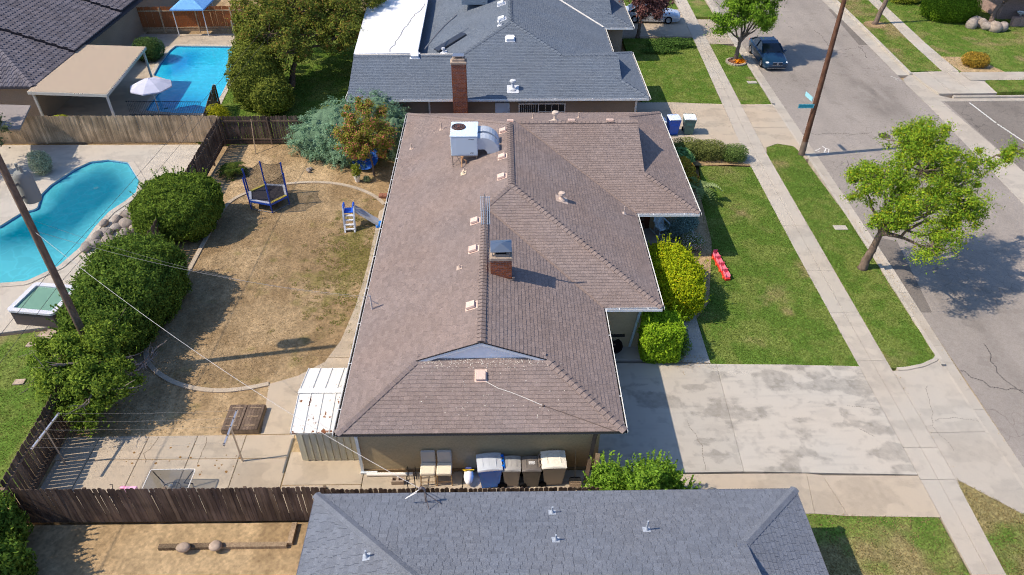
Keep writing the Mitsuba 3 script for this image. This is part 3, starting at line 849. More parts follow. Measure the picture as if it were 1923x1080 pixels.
st('crack', cr, 'paint', C(138, 130, 120), parent=drv)
slabs('garden_path', 'narrow concrete path from the drive to the front door', [[(6.6, 21.5), (8.46, 21.36), (8.46, 22.8), (7.4, 22.9), (7.35, 21.9), (6.6, 21.9)], [(7.4, 22.9), (8.46, 22.8), (8.5, 25.2), (7.6, 25.2)], [(6.4, 30.0), (9.2, 30.0), (9.2, 31.4), (6.4, 31.4)], [(5.7, 25.3), (7.1, 25.3), (7.1, 29.9), (5.7, 29.9)]], 'concrete_walk', tones=(.4, .3, .2, .2))
slabs('entry_pad', 'shaded concrete pad between the house corner and the boxwood', [[(3.3, 21.6), (6.5, 21.6), (6.5, 22.5), (3.3, 22.5)]], 'concrete_walk', z=0.012, tones=(0.1,))

# backyard
yard = Polygon([(-16.8, 14.35), (-5.0, 14.35), (-5.0, 40.95), (-16.9, 40.95)])
st('backyard_soil', prism(yard, -0.31, 0.0), 'dirt', uv=(0.0, 0), label='dry tan soil and dead lawn of the fenced back yard')
oval = [(-6.45,33.80), (-7.56,35.10), (-9.19,35.99), (-11.04,36.25), (-12.77,35.92), (-14.09,35.25), (-14.94,34.08), (-15.11,31.84), (-15.09,28.80), (-15.09,26.91), (-15.18,24.44), (-15.13,23.06), (-14.87,22.08), (-14.25,21.29), (-13.12,20.53), (-11.83,20.13), (-10.68,20.11), (-9.39,20.42)]
ov = np.array([p[:2] for p in oval])
tt = np.linspace(0, len(ov) - 1, 90)
from scipy.interpolate import CubicSpline
ovs = CubicSpline(np.arange(len(ov)), ov)(tt)
k = thing('mowing_kerb', 'curved concrete mowing strip round the dead lawn', None); tag(k, kind='structure')
seg = 5
for i in range(0, 89, seg):
    put('kerb_stone', prism(LineString(ovs[i:i + seg + 1]).buffer(0.105, cap_style='flat').buffer(-0.004), -0.2, 0.055), 'concrete_patio', uv=(rs.rand() * .7 + .3, 0), parent=k)
lawn_oval = Polygon(np.r_[ovs, [(-6.6, 21.7), (-6.0, 22.5), (-5.6, 33.6)]]).buffer(0)
walk = Polygon([(-6.65,33.11), (-6.30,33.80), (-5.0, 33), (-5.0, 20.5), (-7.66,17.78), (-9.04,17.80), (-9.39,20.42), (-8.33,20.87), (-7.40,21.66), (-6.97,22.94), (-6.69,25.24), (-6.59,28.24)])
patio = [sbox(-16.15, 16.75, -14.95, 17.82), sbox(-16.05, 14.5, -14.95, 16.73)]
for i in range(4):
    a, b = -14.93 + 1.79 * i, -14.93 + 1.79 * (i + 1) - .02
    patio += [sbox(a, 16.75, b, 17.82), sbox(a, 14.5, b, 16.73)]
patio += [sbox(-7.75, 14.45, -5.0, 15.55), sbox(-7.75, 15.57, -5.0, 17.0), sbox(-4.98, 14.45, -1.5, 16.3), sbox(-1.48, 14.45, 3.25, 16.3)]
slabs('patio', 'tan concrete patio slab under the clotheslines and along the side wall', patio, 'concrete_patio', z=0.022, tones=[.1, 0] + list(rs.rand(8) * .6 + .4) + [1.1, .9, .8, .5])
slabs('garden_path', 'concrete walk between the dead lawn and the house wall', [walk & sbox(-20, 17.85, 0, 21.9), walk & sbox(-20, 21.92, 0, 27), walk & sbox(-20, 27.02, 0, 36)], 'concrete_patio', z=0.02, tones=(.9, .7, .8))
cr = []
for pts in ([(-12.80,16.59), (-13.03,17.07), (-12.82,17.43), (-12.81,17.76)], [(-10.97,16.50), (-10.94,17.28), (-11.02,17.73)]):
    L = shapely.segmentize(LineString(pts), 0.25); xy = np.array(L.coords); xy += rs.normal(0, 0.03, xy.shape)
    cr.append(ribbon(xy, 0.02, 0.0262))
st('crack', cr, 'paint', C(128, 112, 94), parent='patio')
sp = []
for i in range(26):
    x, y = rs.uniform(-13.6, -9.2), rs.uniform(15.9, 17.4); sp.append(sheet(rough_poly(Point(x, y).buffer(rs.uniform(.015, .05), 4), .03, .02, i), 0.0262))
st('rust_spot', sp, 'paint', C(140, 104, 62), parent='patio')

# lawns
front = Polygon([(8.46,21.31), (11.51,21.23), (14.49,21.04), (14.49, 24), (14.49, 29), (14.6, 37.7), (11.6, 37.9), (10.9, 34), (10.2, 30), (9.3, 26), (8.5, 24.5)])
strip = Polygon([(15.74,20.99), (15.76, 25), (15.85, 33), (15.98, 39.2), (16.22,40.12), (17.02,40.60), (17.90,40.24), (18.06,39.41), (18.1, 36), (18.22, 33), (18.13, 29), (17.97, 24.5), (17.90,21.68), (17.72,21.49), (17.10,21.19), (16.36,21.01)])
lawn2 = Polygon([(9.6, 46.8), (12, 46.75), (14.98, 46.45), (15.7, 59.2), (9.9, 59.2)])
strip2 = Polygon([(16.28, 46.2), (18.32,46.35), (18.38, 47), (18.66, 57.2), (17.9, 57.6), (16.75, 58.2)])
strip3 = Polygon([(16.95, 64.6), (18.7, 64.4), (19.4, 92), (18.2, 92)])
lawn3 = sbox(9.5, 66.6, 15.9, 90) & Polygon([(9.5, 66.6), (15.95, 66.6), (17.2, 92), (9.5, 92)])
lawn_g = Polygon([(10.04,14.19), (14.38,14.00), (14.38, 12), (14.35, 4), (8.0, 4), (8.0, 14.1)])
strip_g = Polygon([(15.71,15.44), (16.00,15.34), (17.30,14.08), (17.6, 12), (17.6, 4), (15.42, 4), (15.5, 12)])
far_strip = band(off(curb_r, 0.0), far_l, 52.0, 90)
far_lawn = Polygon(np.r_[np.c_[far_r(np.linspace(51.8, 90, 12)) + .02, np.linspace(51.8, 90, 12)], [(70, 90), (70, 51.8)]])
side_strip = Polygon([(35.16,50.32), (38.11,50.57), (70, 50.2), (70, 47.65), (34.97,48.24)])
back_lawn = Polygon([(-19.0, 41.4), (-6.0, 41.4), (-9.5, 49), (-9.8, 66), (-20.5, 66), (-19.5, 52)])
for lab, pg, dry in (('green front lawn of the brown-roofed house', front, -.06), ('green parking strip with a street tree and lamp pole', strip, -.04), ('bright green front lawn of the slate-roofed house', lawn2, -.1), ('green parking strip with a small street tree by the parked car', strip2, -.1),
                     ('narrow grass strip beyond the farthest drive', strip3, 0), ('shaded lawn beyond the farthest drive', lawn3, -.1), ('patchy dry lawn beside the grey roof', lawn_g, .18), ('dry grass strip at the lower right corner', strip_g, .20),
                     ('half-dry grass strip on the far side of the street', far_strip, .07), ('wide green corner lawn across the street', far_lawn, -.03), ('small grass strip along the side street', side_strip, 0.0), ('shaded green back lawn behind the slate-roofed house', back_lawn, -.2)):
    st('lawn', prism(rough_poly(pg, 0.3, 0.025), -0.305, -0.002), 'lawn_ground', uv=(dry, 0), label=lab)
g1, g2 = (0.085, 0.155, 0.022), (0.17, 0.215, 0.04)
grass('short mown grass of the front lawn by the brown-roofed house', [rough_poly(front, .25, .05, 3)], -0.002, 420, 0.042, g1, g2, 1, dry=.68)
grass('short mown grass of the parking strip with the leaning street tree', [rough_poly(strip, .25, .05, 4)], -0.002, 420, 0.042, g1, g2, 2, dry=.64)
grass('bright mown grass in front of the slate-roofed house', [lawn2], -0.002, 160, 0.05, (0.09, 0.16, 0.012), (0.19, 0.22, 0.03), 3, dry=.74)
grass('mown grass of the parking strip by the parked car', [strip2], -0.002, 180, 0.05, g1, g2, 4)
grass('thin patchy grass beside the grey roof', [lawn_g], -0.002, 340, 0.045, (0.085, 0.135, 0.022), (0.25, 0.21, 0.09), 5, dry=.40)
grass('dry grass of the strip at the lower right corner', [strip_g], -0.002, 420, 0.05, (0.12, 0.14, 0.03), (0.26, 0.20, 0.09), 6, dry=.34)
grass('grass of the corner lawn across the street', [far_lawn & sbox(30, 50, 50, 75)], -0.002, 70, 0.06, g1, g2, 7, dry=.62)
grass('half-dry grass of the strips across the street', [far_strip, side_strip & sbox(30, 40, 50, 60)], -0.002, 120, 0.055, g1, (0.24, 0.20, 0.06), 8, dry=.46)
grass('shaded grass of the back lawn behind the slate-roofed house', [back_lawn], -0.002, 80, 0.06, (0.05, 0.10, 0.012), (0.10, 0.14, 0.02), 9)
st('dead_lawn', sheet(lawn_oval.buffer(-.05), 0.004), 'dirt', uv=(0.0, 1.0), label='oval of dead brown lawn inside the mowing strip')
grass('dead straw stubble of the oval back lawn', [lawn_oval], 0.004, 330, 0.03, (0.40, 0.30, 0.17), (0.25, 0.175, 0.09), 10, lean=.9)
greeny = [Polygon(Point(0, 0).buffer(1).exterior.coords)]
gpt = np.c_[R_(6).normal(-7.4, .95, 420), R_(7).normal(28.6, 2.2, 420)]
gp = shapely.union_all([Point(q).buffer(.16, 3) for q in gpt]) & lawn_oval
grass('greener weeds by the house side of the dead lawn', [gp], 0.004, 480, 0.045, (0.13, 0.17, 0.03), (0.27, 0.25, 0.07), 11, lean=.9)
grass('sparse dry weeds in the outer back yard soil', [yard - lawn_oval - walk - sbox(-17, 14, -5, 17.9)], 0.0, 90, 0.035, (0.34, 0.25, 0.14), (0.26, 0.19, 0.09), 12, lean=.9)
st('planting_bed', sheet(Polygon([(13.74,39.13), (15.10,39.38), (14.95,37.80), (13.54,37.95), (10.6, 37.9), (10.6, 38.9)]), 0.004), 'dirt', uv=(-.4, 0), label='bare soil bed at the end of the low hedge')
st('planting_bed', sheet(Polygon([(34.07,54.80), (36.37,54.66), (37.29,51.78), (34.16,51.82)]).buffer(.05), 0.012), 'dirt', uv=(-.4, 0), label='bare soil bed round the orange shrub on the corner')
st('planting_bed', sheet(Point((31.94,62.29)).buffer(0.9), 0.012), 'dirt', uv=(-.4, 0), label='bare soil ring round the far street tree')
st('planting_bed', sheet(Polygon([(5.6, 22.5), (7.4, 22.6), (9.3, 25.3), (10.5, 30), (11.2, 38), (9.2, 38.5), (8.4, 31.5), (9.0, 30), (7.2, 29.8), (7.2, 25), (5.6, 24)]), 0.006), 'dirt', uv=(-.4, 0), label='soil bed along the front of the brown-roofed house')
# ground of the blurred plots on the left and below
st('lawn', prism(Polygon([(-40, 20.0), (-17.4, 24.2), (-16.6, 12), (-40, 12)]), -0.305, -0.002), 'lawn_ground', uv=(.02, 0), label='pale green lawn left of the tall wooden fence')
grass('pale grass left of the tall wooden fence', [Polygon([(-26, 21.5), (-17.4, 24), (-16.5, 15), (-26, 15)])], -0.002, 200, 0.05, (0.13, 0.16, 0.03), (0.24, 0.24, 0.07), 13)
st('backyard_soil', sheet(sbox(-17, 2, -5.5, 14.1), -0.004), 'dirt', uv=(-.25, 0), label='bare brown soil yard below the dark fence')

# ================================================================ HOUSES
WHITE = C(232, 232, 230)
rs = R_(11)


def gutter_run(house, p, q, out, z, depth=0.11, dark=True):
    """eaves gutter as a U channel just outside the eave line, with straps"""
    p, q, out = np.array(p, float), np.array(q, float), np.array(out, float)
    k = put('gutter', [beam((*(p + out * depth), z - .045), (*(q + out * depth), z - .045), .014, .11), beam((*(p + out * .006), z - .05), (*(q + out * .006), z - .05), .012, .12)], 'gloss', WHITE, parent=house)
    put('trough', beam((*(p + out * depth / 2), z - .075), (*(q + out * depth / 2), z - .075), depth - .03, .01), 'paint', C(70, 64, 60), parent=k)
    L = np.linalg.norm(q - p); n = max(2, int(L / 2.1))
    for i in range(n):
        c = p + (q - p) * ((i + .5) / n)
        put('strap', beam((*(c + out * .0), z + .014), (*(c + out * (depth + .01)), z + .014), .035, .006), 'gloss', WHITE, parent=k)
    return k


def roof_vent(house, x, y, P, w=0.34, d=0.34, h=0.13, col=None, name='roof_vent'):
    e, c, U, Wd, Nn = roof_frame(P)
    z = P.z(x, y); o = np.array([x, y, z])
    def loc(u, w_, n): return o + U * u + Wd * w_ + Nn * n
    def bx(u0, u1, w0, w1, n0, n1, tap=0):
        V = np.array([loc(u, w_, n) for n, t in ((n0, 0), (n1, tap)) for u, w_ in ((u0 + t, w0 + t), (u1 - t, w0 + t), (u1 - t, w1 - t), (u0 + t, w1 - t))]); return V, BOXF
    col = C(222, 196, 182) if col is None else col
    return put(name, [bx(-w * .62, w * .62, -d * .62, d * .75, .012, .022), bx(-w / 2, w / 2, -d / 2, d / 2, .06, h, .012), bx(-w * .42, w * .42, -d * .42, d * .42, .02, .06)], 'paint', col, parent=house)


def roof_pipe(house, x, y, P, r=0.04, h=0.35, col=None, cap_=False, name='vent_pipe', flash=True):
    z = P.z(x, y); col = C(196, 176, 162) if col is None else col
    ms = [tube([(x, y, z - .05), (x, y, z + h)], r, 10)]
    if flash: ms.append(lathe([(r * 2.6, 0), (r * 1.2, .10), (r, .12)], 12, (x, y, z + .015)))
    if flash:
        e, c, U, Wd, Nn = roof_frame(P); o = np.array([x, y, z]) + Nn * .02
        ms.append((np.array([o + U * a * r * 4 + Wd * b * r * 4 + Nn * n for n in (-.004, .004) for a, b in ((-1, -1), (1, -1), (1, 1), (-1, 1))]), BOXF))
    if cap_: ms.append(lathe([(0.01, .12), (r * 2.0, .09), (r * 2.2, .0), (r * 1.2, -.01)], 12, (x, y, z + h)))
    return put(name, ms, 'paint', col, parent=house)


def chimney(house, x0, x1, y0, y1, zb, zt, individual=True, bw=0.2, bh=0.068, j=0.012, tint=0.0, rs=rs, burnt=0.2):
    k = put('chimney', box(x0 + .012, x1 - .012, y0 + .012, y1 - .012, zb, zt), 'brick', uv=(0.5, 0.9), parent=house)
    many, uvs = [], []
    nz = int((zt - zb) / (bh + j))
    faces = [(x0, x1, y0, 1, 0), (x0, x1, y1, 1, 0), (y0, y1, x0, 0, 1), (y0, y1, x1, 0, 1)]
    for fi, (a, b, c, isx, _) in enumerate(faces):
        for r in range(nz):
            z = zb + (zt - zb) * (r + .5) / nz
            t = a - (bw / 2 if (r + fi) % 2 else 0)
            while t < b - .02:
                lo, hi = max(t, a + .001), min(t + bw - j, b - .001)
                t += bw
                if hi - lo < .03: continue
                pr = rs.uniform(-.002, .005); ins = .055
                sgn = -1 if c in (y0, x0) else 1
                d0, d1 = sorted((c + sgn * pr, c - sgn * ins))
                if isx: m = box(lo, hi, d0, d1, z - bh / 2, z + bh / 2)
                else: m = box(d0, d1, lo, hi, z - bh / 2, z + bh / 2)
                if not isx: m = (m[0] + np.array([0, 0, .0007]), m[1])
                u = (rs.rand() * (1 - burnt) if rs.rand() > burnt else rs.uniform(.8, 1.0), tint)
                if individual and fi in (0, 2, 3) : put('brick', m, 'brick', uv=u, parent=k)
                else: many.append(m); uvs += [u] * 8
    if many: put('brick_field', many, 'brick', uv=uvs, parent=k, kind='stuff')
    return k


# ---------------------------------------------------------------- the brown-roofed ranch house
EZ, S_ = 2.65, 0.375
ranch = thing('ranch_house', 'long single-storey ranch house with brown shingle roof in the centre', 'house')
cA = hip(-5.48, 3.9, 15.57, 30, EZ, S_, 'WES', [('S', 18.0)])
cB = hip(-5.48, 6.2, 21.8, 39.5, EZ, S_, 'WESN')
cC = hip(0.36, 9.15, 28.6, 39.5, EZ, S_, 'ESN', [('E', 6.85)])
regs = regions([cA, cB, cC])
pS = Plane((0, 15.57), (0, 1), S_, EZ); pE = Plane((9.15, 0), (-1, 0), S_, EZ)
regs += [(sbox(-3.0, 18.001, 1.42, 18.26), 'S', pS, 9), (sbox(6.6, 31.0, 6.849, 37.1), 'E', pE, 9)]
zr, zm, zc = EZ + 4.69 * S_, EZ + 5.84 * S_, EZ + 5.45 * S_
capl = [((-5.48, 15.57, EZ), (-3.05, 18.0, EZ + 2.43 * S_)), ((3.9, 15.57, EZ), (1.47, 18.0, EZ + 2.43 * S_)), ((-.79, 18.0, zr), (-.79, 26.49, zr)),
        ((-.79, 26.49, zr), (.36, 27.64, zm)), ((6.2, 21.8, EZ), (.36, 27.64, zm)), ((.36, 27.64, zm), (.36, 33.66, zm)), ((-5.48, 39.5, EZ), (.36, 33.66, zm)),
        ((6.85, 34.05, zc), (.75, 34.05, zc)), ((9.15, 28.6, EZ), (6.85, 30.9, EZ + 2.3 * S_)), ((9.15, 39.5, EZ), (6.85, 37.2, EZ + 2.3 * S_))]
capl = [(tuple(np.add(a, (0, 0, .022))), tuple(np.add(b, (0, 0, .022)))) for a, b in capl]
roof = lay_roof(ranch, regs, 'shingle_brown', 0.145, 0.16, 0.34, R_(21), capl, deck_col=C(120, 112, 106))
for a, b in (((3.9, 21.8, EZ), (-.79, 26.49, zr)), ((6.2, 28.6, EZ), (.75, 34.05, zc))):
    put('valley', beam(np.add(a, (0, 0, .03)), np.add(b, (0, 0, .03)), .10, .012), 'paint', C(146, 128, 118), parent=roof)
# dutch gables
def gable_tri(a, b, half, zpk, zb, axis):
    pts = [(-half, zb), (half, zb), (0, zpk)]
    V, F = prism(pts, 0, b - a)
    return V, F
V, F = gable_tri(18.07, 18.15, (zr - .03 - 3.52) / S_, zr - .03, 3.52, 'y')
put('gable', (np.c_[V[:, 0] - .79, V[:, 2] + 18.07, V[:, 1]], F), 'paint', C(250, 250, 252), parent=ranch, label='white painted gable triangle at the near end of the roof')
V, F = gable_tri(0, .08, (zc - .07 - 3.5) / S_, zc - .07, 3.5, 'x')
put('gable', (np.c_[6.6 - V[:, 2], V[:, 0] + 34.05, V[:, 1]], F), 'paint', C(225, 228, 232), parent=ranch)
for s in (-1, 1):
    put('fascia', beam((-.79 + s * 2.36, 17.985, zr - 2.36 * S_ - .085), (-.79, 17.985, zr - .085), .022, .13), 'paint', C(228, 230, 232), parent=ranch)
    put('drip_edge', beam((-.79 + s * 2.43, 17.978, zr - 2.43 * S_ + .002), (-.79, 17.978, zr + .002), .03, .028), 'paint', C(58, 56, 58), parent=ranch)
put('drip_edge', beam((-5.5, 15.556, EZ - .02), (3.92, 15.556, EZ - .02), .02, .05), 'paint', C(84, 78, 74), parent=ranch)
put('drip_edge', beam((-5.5, 39.52, EZ - .02), (9.17, 39.52, EZ - .02), .02, .05), 'paint', C(150, 140, 130), parent=ranch)
gutter_run(ranch, (-5.49, 15.55), (-5.49, 39.5), (-1, 0), EZ)
gutter_run(ranch, (3.95, 21.79), (6.2, 21.79), (0, -1), EZ)
gutter_run(ranch, (6.25, 28.59), (9.15, 28.59), (0, -1), EZ)
for x, a, b in ((3.9, 15.56, 21.75), (6.2, 21.75, 28.55), (9.15, 28.55, 39.5)):
    gutter_run(ranch, (x, a), (x, b), (1, 0), EZ, 0.09)
walls = shapely.union_all([sbox(-4.96, 16.1, 3.2, 23), sbox(-4.96, 22.4, 5.6, 39), sbox(5.0, 31.3, 8.55, 38.95)])
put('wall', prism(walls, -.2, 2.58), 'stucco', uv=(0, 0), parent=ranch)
put('baseboard', [box(-4.98, 3.22, 16.06, 16.097, 0, .16)], 'paint', C(140, 118, 92), parent=ranch)
put('downspout', [box(-5.06, -4.965, 16.04, 16.09, .08, 2.45), box(-5.08, -4.5, 15.98, 16.055, .03, .11)], 'gloss', C(205, 214, 222), parent=ranch)
put('downspout', beam((5.25, 22.33, .1), (5.55, 22.33, 2.5), .09, .07, (0, 1, 0)), 'gloss', C(190, 208, 212), parent=ranch)
put('window_trim', box(3.6, 5.0, 22.33, 22.398, .62, .72), 'paint', C(60, 58, 56), parent=ranch)
gd = put('garage_door', box(3.17, 3.215, 16.9, 21.3, 0.02, 2.15), 'paint', C(224, 220, 208), parent=ranch)
for i in range(4): put('panel', box(3.2, 3.228, 16.95, 21.25, .06 + i * .52, .53 + i * .52), 'paint', C(228, 224, 212), parent=gd)
fd = put('front_door', box(6.6, 7.5, 31.24, 31.298, .05, 2.1), 'paint', C(96, 60, 44), parent=ranch)
pW = Plane((-5.48, 0), (1, 0), S_, EZ); pEA = Plane((3.9, 0), (-1, 0), S_, EZ); pEB = Plane((6.2, 0), (-1, 0), S_, EZ); pSB = Plane((0, 21.8), (0, 1), S_, EZ); pN = Plane((0, 39.5), (0, -1), S_, EZ); pSC = Plane((0, 28.6), (0, 1), S_, EZ)
for q, P in (((-1.19,25.57,4.3), pW), ((-1.20,23.53,4.3), pW), ((-1.18,20.04,4.3), pW), ((-0.06,28.51,4.5), pW), ((-0.03,30.35,4.6), pW), ((0.03,32.99,4.65), pW), ((-0.81,17.43,3.45), pS), ((0.39,34.15,4.6), pN), ((3.50,34.17,4.6), pN), ((5.46,34.14,4.6), pN)):
    roof_vent(ranch, q[0], q[1], P)
roof_pipe(ranch, *(-1.72,22.61,4.1)[:2], pW, .03, .16)
roof_pipe(ranch, *(-3.27,35.73,3.9)[:2], pW, .03, .42)
roof_pipe(ranch, *(-4.81,34.69,3.2)[:2], pW, .03, .30)
roof_pipe(ranch, *(-1.82,30.29,4)[:2], pW, .03, .18)
roof_pipe(ranch, *(2.59,27.68,4.2)[:2], pEB, .07, .28, C(206, 186, 172), True)
roof_pipe(ranch, *(2.69,34.52,4.5)[:2], pN, .08, .42, C(206, 190, 176), True)
roof_pipe(ranch, *(1.63,35.94,4.1)[:2], pN, .03, .30)
roof_pipe(ranch, *(4.06,35.91,4.1)[:2], pN, .03, .35)
roof_pipe(ranch, *(5.55,28.22,3.2)[:2], pEB, .025, .42, C(206, 190, 180))
x, y = (-5.13,21.68,2.9)[:2]
put('service_mast', [tube([(x, y, 2.6), (x, y, 3.45)], .035, 10), tube([(x, y, 3.45), (x - .07, y, 3.5), (x - .12, y, 3.42)], .04, 8), tube([(x, y, 3.25), (x + .25, y + .1, 2.98)], .014, 6)], 'paint', C(206, 196, 190), parent=ranch)
cpts = [(-0.64,17.23,3.5), (-0.23,17.00,3.4), (0.21,16.85,3.3), (0.65,16.67,3.25), (1.26,16.40,3.12), (1.95,16.16,3.05), (2.80,15.84,2.9), (3.64,15.53,2.75)]
cable = [(q[0], q[1], pS.z(q[0], q[1]) + .04) for q in cpts]
put('cable', tube(cable[:5], .012, 5), 'paint', C(225, 220, 212), parent=ranch)
put('cable', [tube(cable[4:], .008, 5), box(cable[4][0] - .03, cable[4][0] + .03, cable[4][1] - .03, cable[4][1] + .03, cable[4][2] - .03, cable[4][2] + .03)], 'paint', C(110, 96, 88), parent=ranch)
chips = []
rc = R_(3)
for i in range(520):
    x = rc.uniform(-2.9, 1.5); y = 18.15 - abs(rc.normal(0, .22)) - .05 * rc.rand()
    if i > 440: x, y = rc.uniform(-3.2, 2), rc.uniform(16, 18)
    z = pS.z(x, y) + .022; r = rc.uniform(.008, .024)
    a = rc.uniform(0, 6.28, 4); a.sort()
    V = np.array([[x + r * math.cos(t), y + r * math.sin(t), z + .375 * r * math.sin(t) + .004] for t in a] + [[x, y, z - .01]])
    chips.append((V, np.array([[0, 1, 2], [0, 2, 3], [0, 4, 1], [1, 4, 2], [2, 4, 3], [3, 4, 0]])))
put('paint_flakes', chips, 'paint', C(232, 226, 214), parent=roof, kind='stuff', label='white paint flakes scattered on the shingles below the gable')
ch = chimney(ranch, -.5, .3, 21.9, 22.6, 3.9, 4.92)
put('crown', [cbox(-.53, .33, 21.87, 22.63, 4.92, 5.06, .03), cbox(-.42, .22, 21.98, 22.52, 5.06, 5.12, .02)], 'stone', uv=(0.9, 0), parent=ch)
put('flue', box(-.3, .1, 22.05, 22.45, 5.12, 5.15), 'paint', C(40, 38, 38), parent=ch)
hood = [(-.5, 21.9, 5.30), (.3, 21.9, 5.32), (.3, 22.62, 5.38), (-.5, 22.62, 5.34), (-.1, 22.3, 5.44)]
put('hood', [(np.array(hood + [(a, b, c - .012) for a, b, c in hood]), np.array([[0, 1, 4], [1, 2, 4], [2, 3, 4], [3, 0, 4], [5, 9, 6], [6, 9, 7], [7, 9, 8], [8, 9, 5], [0, 5, 6], [0, 6, 1], [1, 6, 7], [1, 7, 2], [2, 7, 8], [2, 8, 3], [3, 8, 5], [3, 5, 0]]))] +
    [tube([(a, b, 5.05), (a, b, 5.33)], .015, 6) for a in (-.42, .22) for b in (21.98, 22.5)], 'metal', C(150, 160, 170), parent=ch)
put('flashing', [beam((-.55, 21.86, 4.02), (.36, 21.86, 3.98), .03, .18), box(.31, .40, 21.86, 22.0, 3.9, 4.14)], 'paint', C(120, 112, 110), parent=ch)

# ---------------------------------------------------------------- grey-roofed house at the bottom edge
greyh = thing('grey_roof_house', 'house with plain grey shingle hip roof cut off by the bottom edge', 'house')
SG = 0.333
cG = hip(-5.69, 8.74, 3.3, 13.3, 2.6, SG, 'WESN', [('E', 6.5)])
rg = regions([cG])
zg = 2.6 + 5.0 * SG
pGE = Plane((8.74, 0), (-1, 0), SG, 2.6); pGN = Plane((0, 13.3), (0, -1), SG, 2.6); pGW = Plane((-5.69, 0), (1, 0), SG, 2.6)
rg += [(sbox(6.2, 5.6, 6.499, 11.0), 'E', pGE, 9)]
up = (0, 0, .02)
capg = [((-5.69, 13.3, 2.6), (-.69, 8.3, zg)), ((8.74, 13.3, 2.6), (6.5, 11.06, 2.6 + 2.24 * SG)), ((-.69, 8.3, zg), (6.5, 8.3, zg))]
lay_roof(greyh, rg, 'shingle_grey', 0.143, 0.20, 0.34, R_(22), [(tuple(np.add(a, up)), tuple(np.add(b, up))) for a, b in capg], deck_col=C(96, 96, 104), th=(.012, .02), cap_w=.13, gap=.010)
put('wall', prism(sbox(-5.2, 3.8, 8.2, 12.75), -.2, 2.5), 'stucco', uv=(0.8, 0), parent=greyh)
V, F = gable_tri(0, .08, (zg - .06 - 3.3) / SG, zg - .06, 3.3, 'x')
put('gable', (np.c_[6.25 - V[:, 2], V[:, 0] + 8.3, V[:, 1]], F), 'paint', C(210, 212, 216), parent=greyh)
put('drip_edge', beam((-5.71, 13.315, 2.575), (8.76, 13.315, 2.575), .02, .06), 'paint', C(92, 94, 104), parent=greyh)
for x in (8.755, -5.705): put('fascia', beam((x, 3.3, 2.575), (x, 13.3, 2.575), .02, .08), 'paint', C(105, 107, 118), parent=greyh)
for q, P, h in (((1.33,12.35,2.85), pGN, .28), ((1.35,11.23,3.1), pGN, .26), ((3.90,11.59,3), pGN, .42), ((-3.74,10.82,3.1), pGW, .30)):
    roof_pipe(greyh, q[0], q[1], P, .027, h, C(168, 176, 188))
x, y = (-2.35,12.90,2.75)[:2]; z = pGN.z(x, y)
put('service_mast', [tube([(x, y, z - .1), (x, y, z + .62)], .032, 8), tube([(x, y, z + .62), (x - .08, y, z + .70), (x - .16, y, z + .62)], .04, 8), tube([(x, y, z + .45), (x + .45, y - .12, pGN.z(x + .45, y - .12) + .03)], .014, 6),
                     tube([(x, y, z + .5), (x + .12, y - .35, pGN.z(x, y - .35) + .03)], .014, 6)], 'paint', C(120, 112, 112), parent=greyh)
t = np.linspace(0, 1, 12)
put('cable', tube(np.c_[x - .16 - .42 * np.sin(t * 3.0), y - .02 - .1 * t, z + .62 - .35 * np.sin(t * 3.14)], .013, 5), 'paint', C(228, 226, 224), parent=greyh)

# ---------------------------------------------------------------- slate-roofed house behind
slate = thing('slate_roof_house', 'house with blue-grey shingle roof and tall brick chimney behind', 'house')
cD = hip(-9.4, 8.9, 41.6, 49.2, 2.6, SG, 'ESN', [('E', 7.4)])
cE = hip(-6.4, 7.6, 41.6, 75, 2.6, SG, 'WES')
cF = hip(0.6, 9.75, 54.1, 63, 2.6, SG, 'ESN', [('E', 8.3)])
rgs = regions([cD, cE, cF])
pDE = Plane((8.9, 0), (-1, 0), SG, 2.6); pFE = Plane((9.75, 0), (-1, 0), SG, 2.6)
rgs += [(sbox(7.1, 43.2, 7.399, 47.6), 'E', pDE, 9), (sbox(8.0, 55.6, 8.299, 61.5), 'E', pFE, 9)]
zd, ze, zf = 2.6 + 3.8 * SG, 2.6 + 7 * SG, 2.6 + 4.45 * SG
caps_s = [((-2.6, 45.4, zd), (.6, 48.6, ze)), ((3.8, 45.4, zd), (.6, 48.6, ze)), ((.6, 48.6, ze), (.6, 74, ze)), ((3.8, 45.4, zd), (7.4, 45.4, zd)), ((8.9, 41.6, 2.6), (7.4, 43.1, 2.6 + 1.5 * SG)), ((8.9, 49.2, 2.6), (7.4, 47.7, 2.6 + 1.5 * SG)),
          ((9.75, 54.1, 2.6), (8.3, 55.55, 2.6 + 1.45 * SG)), ((8.3, 58.55, zf), (4.0, 58.55, zf)), ((-9.4, 45.4, zd), (-2.6, 45.4, zd))]
roof_s = lay_roof(slate, rgs, 'shingle_slate', 0.145, 0.2, 0.5, R_(23), [(tuple(np.add(a, up)), tuple(np.add(b, up))) for a, b in caps_s], individual=0, deck_col=C(100, 106, 116), cap_step=.3)
put('valley', beam((7.55, 54.15, 2.66), (3.15, 58.55, zf + .06), .16, .02), 'gloss', C(226, 220, 210), parent=roof_s, label='white valley flashing')
put('ridge_trim', beam((-9.3, 45.46, zd + .05), (-2.8, 45.46, zd + .05), .1, .06), 'gloss', C(216, 208, 196), parent=roof_s)
fl = Polygon([(-9.58,46.32,3.7)[:2], (-10.14,56.60,3.7)[:2], (-10.31,60.81,3.7)[:2], (-5.79,60.75,3.7)[:2], (-5.64,57.19,3.7)[:2], (-5.47,46.45,3.7)[:2]])
fk = put('flat_roof', prism(fl, 3.5, 3.66), 'paint', C(236, 238, 242), parent=slate, label='flat white roof with a dark seam')
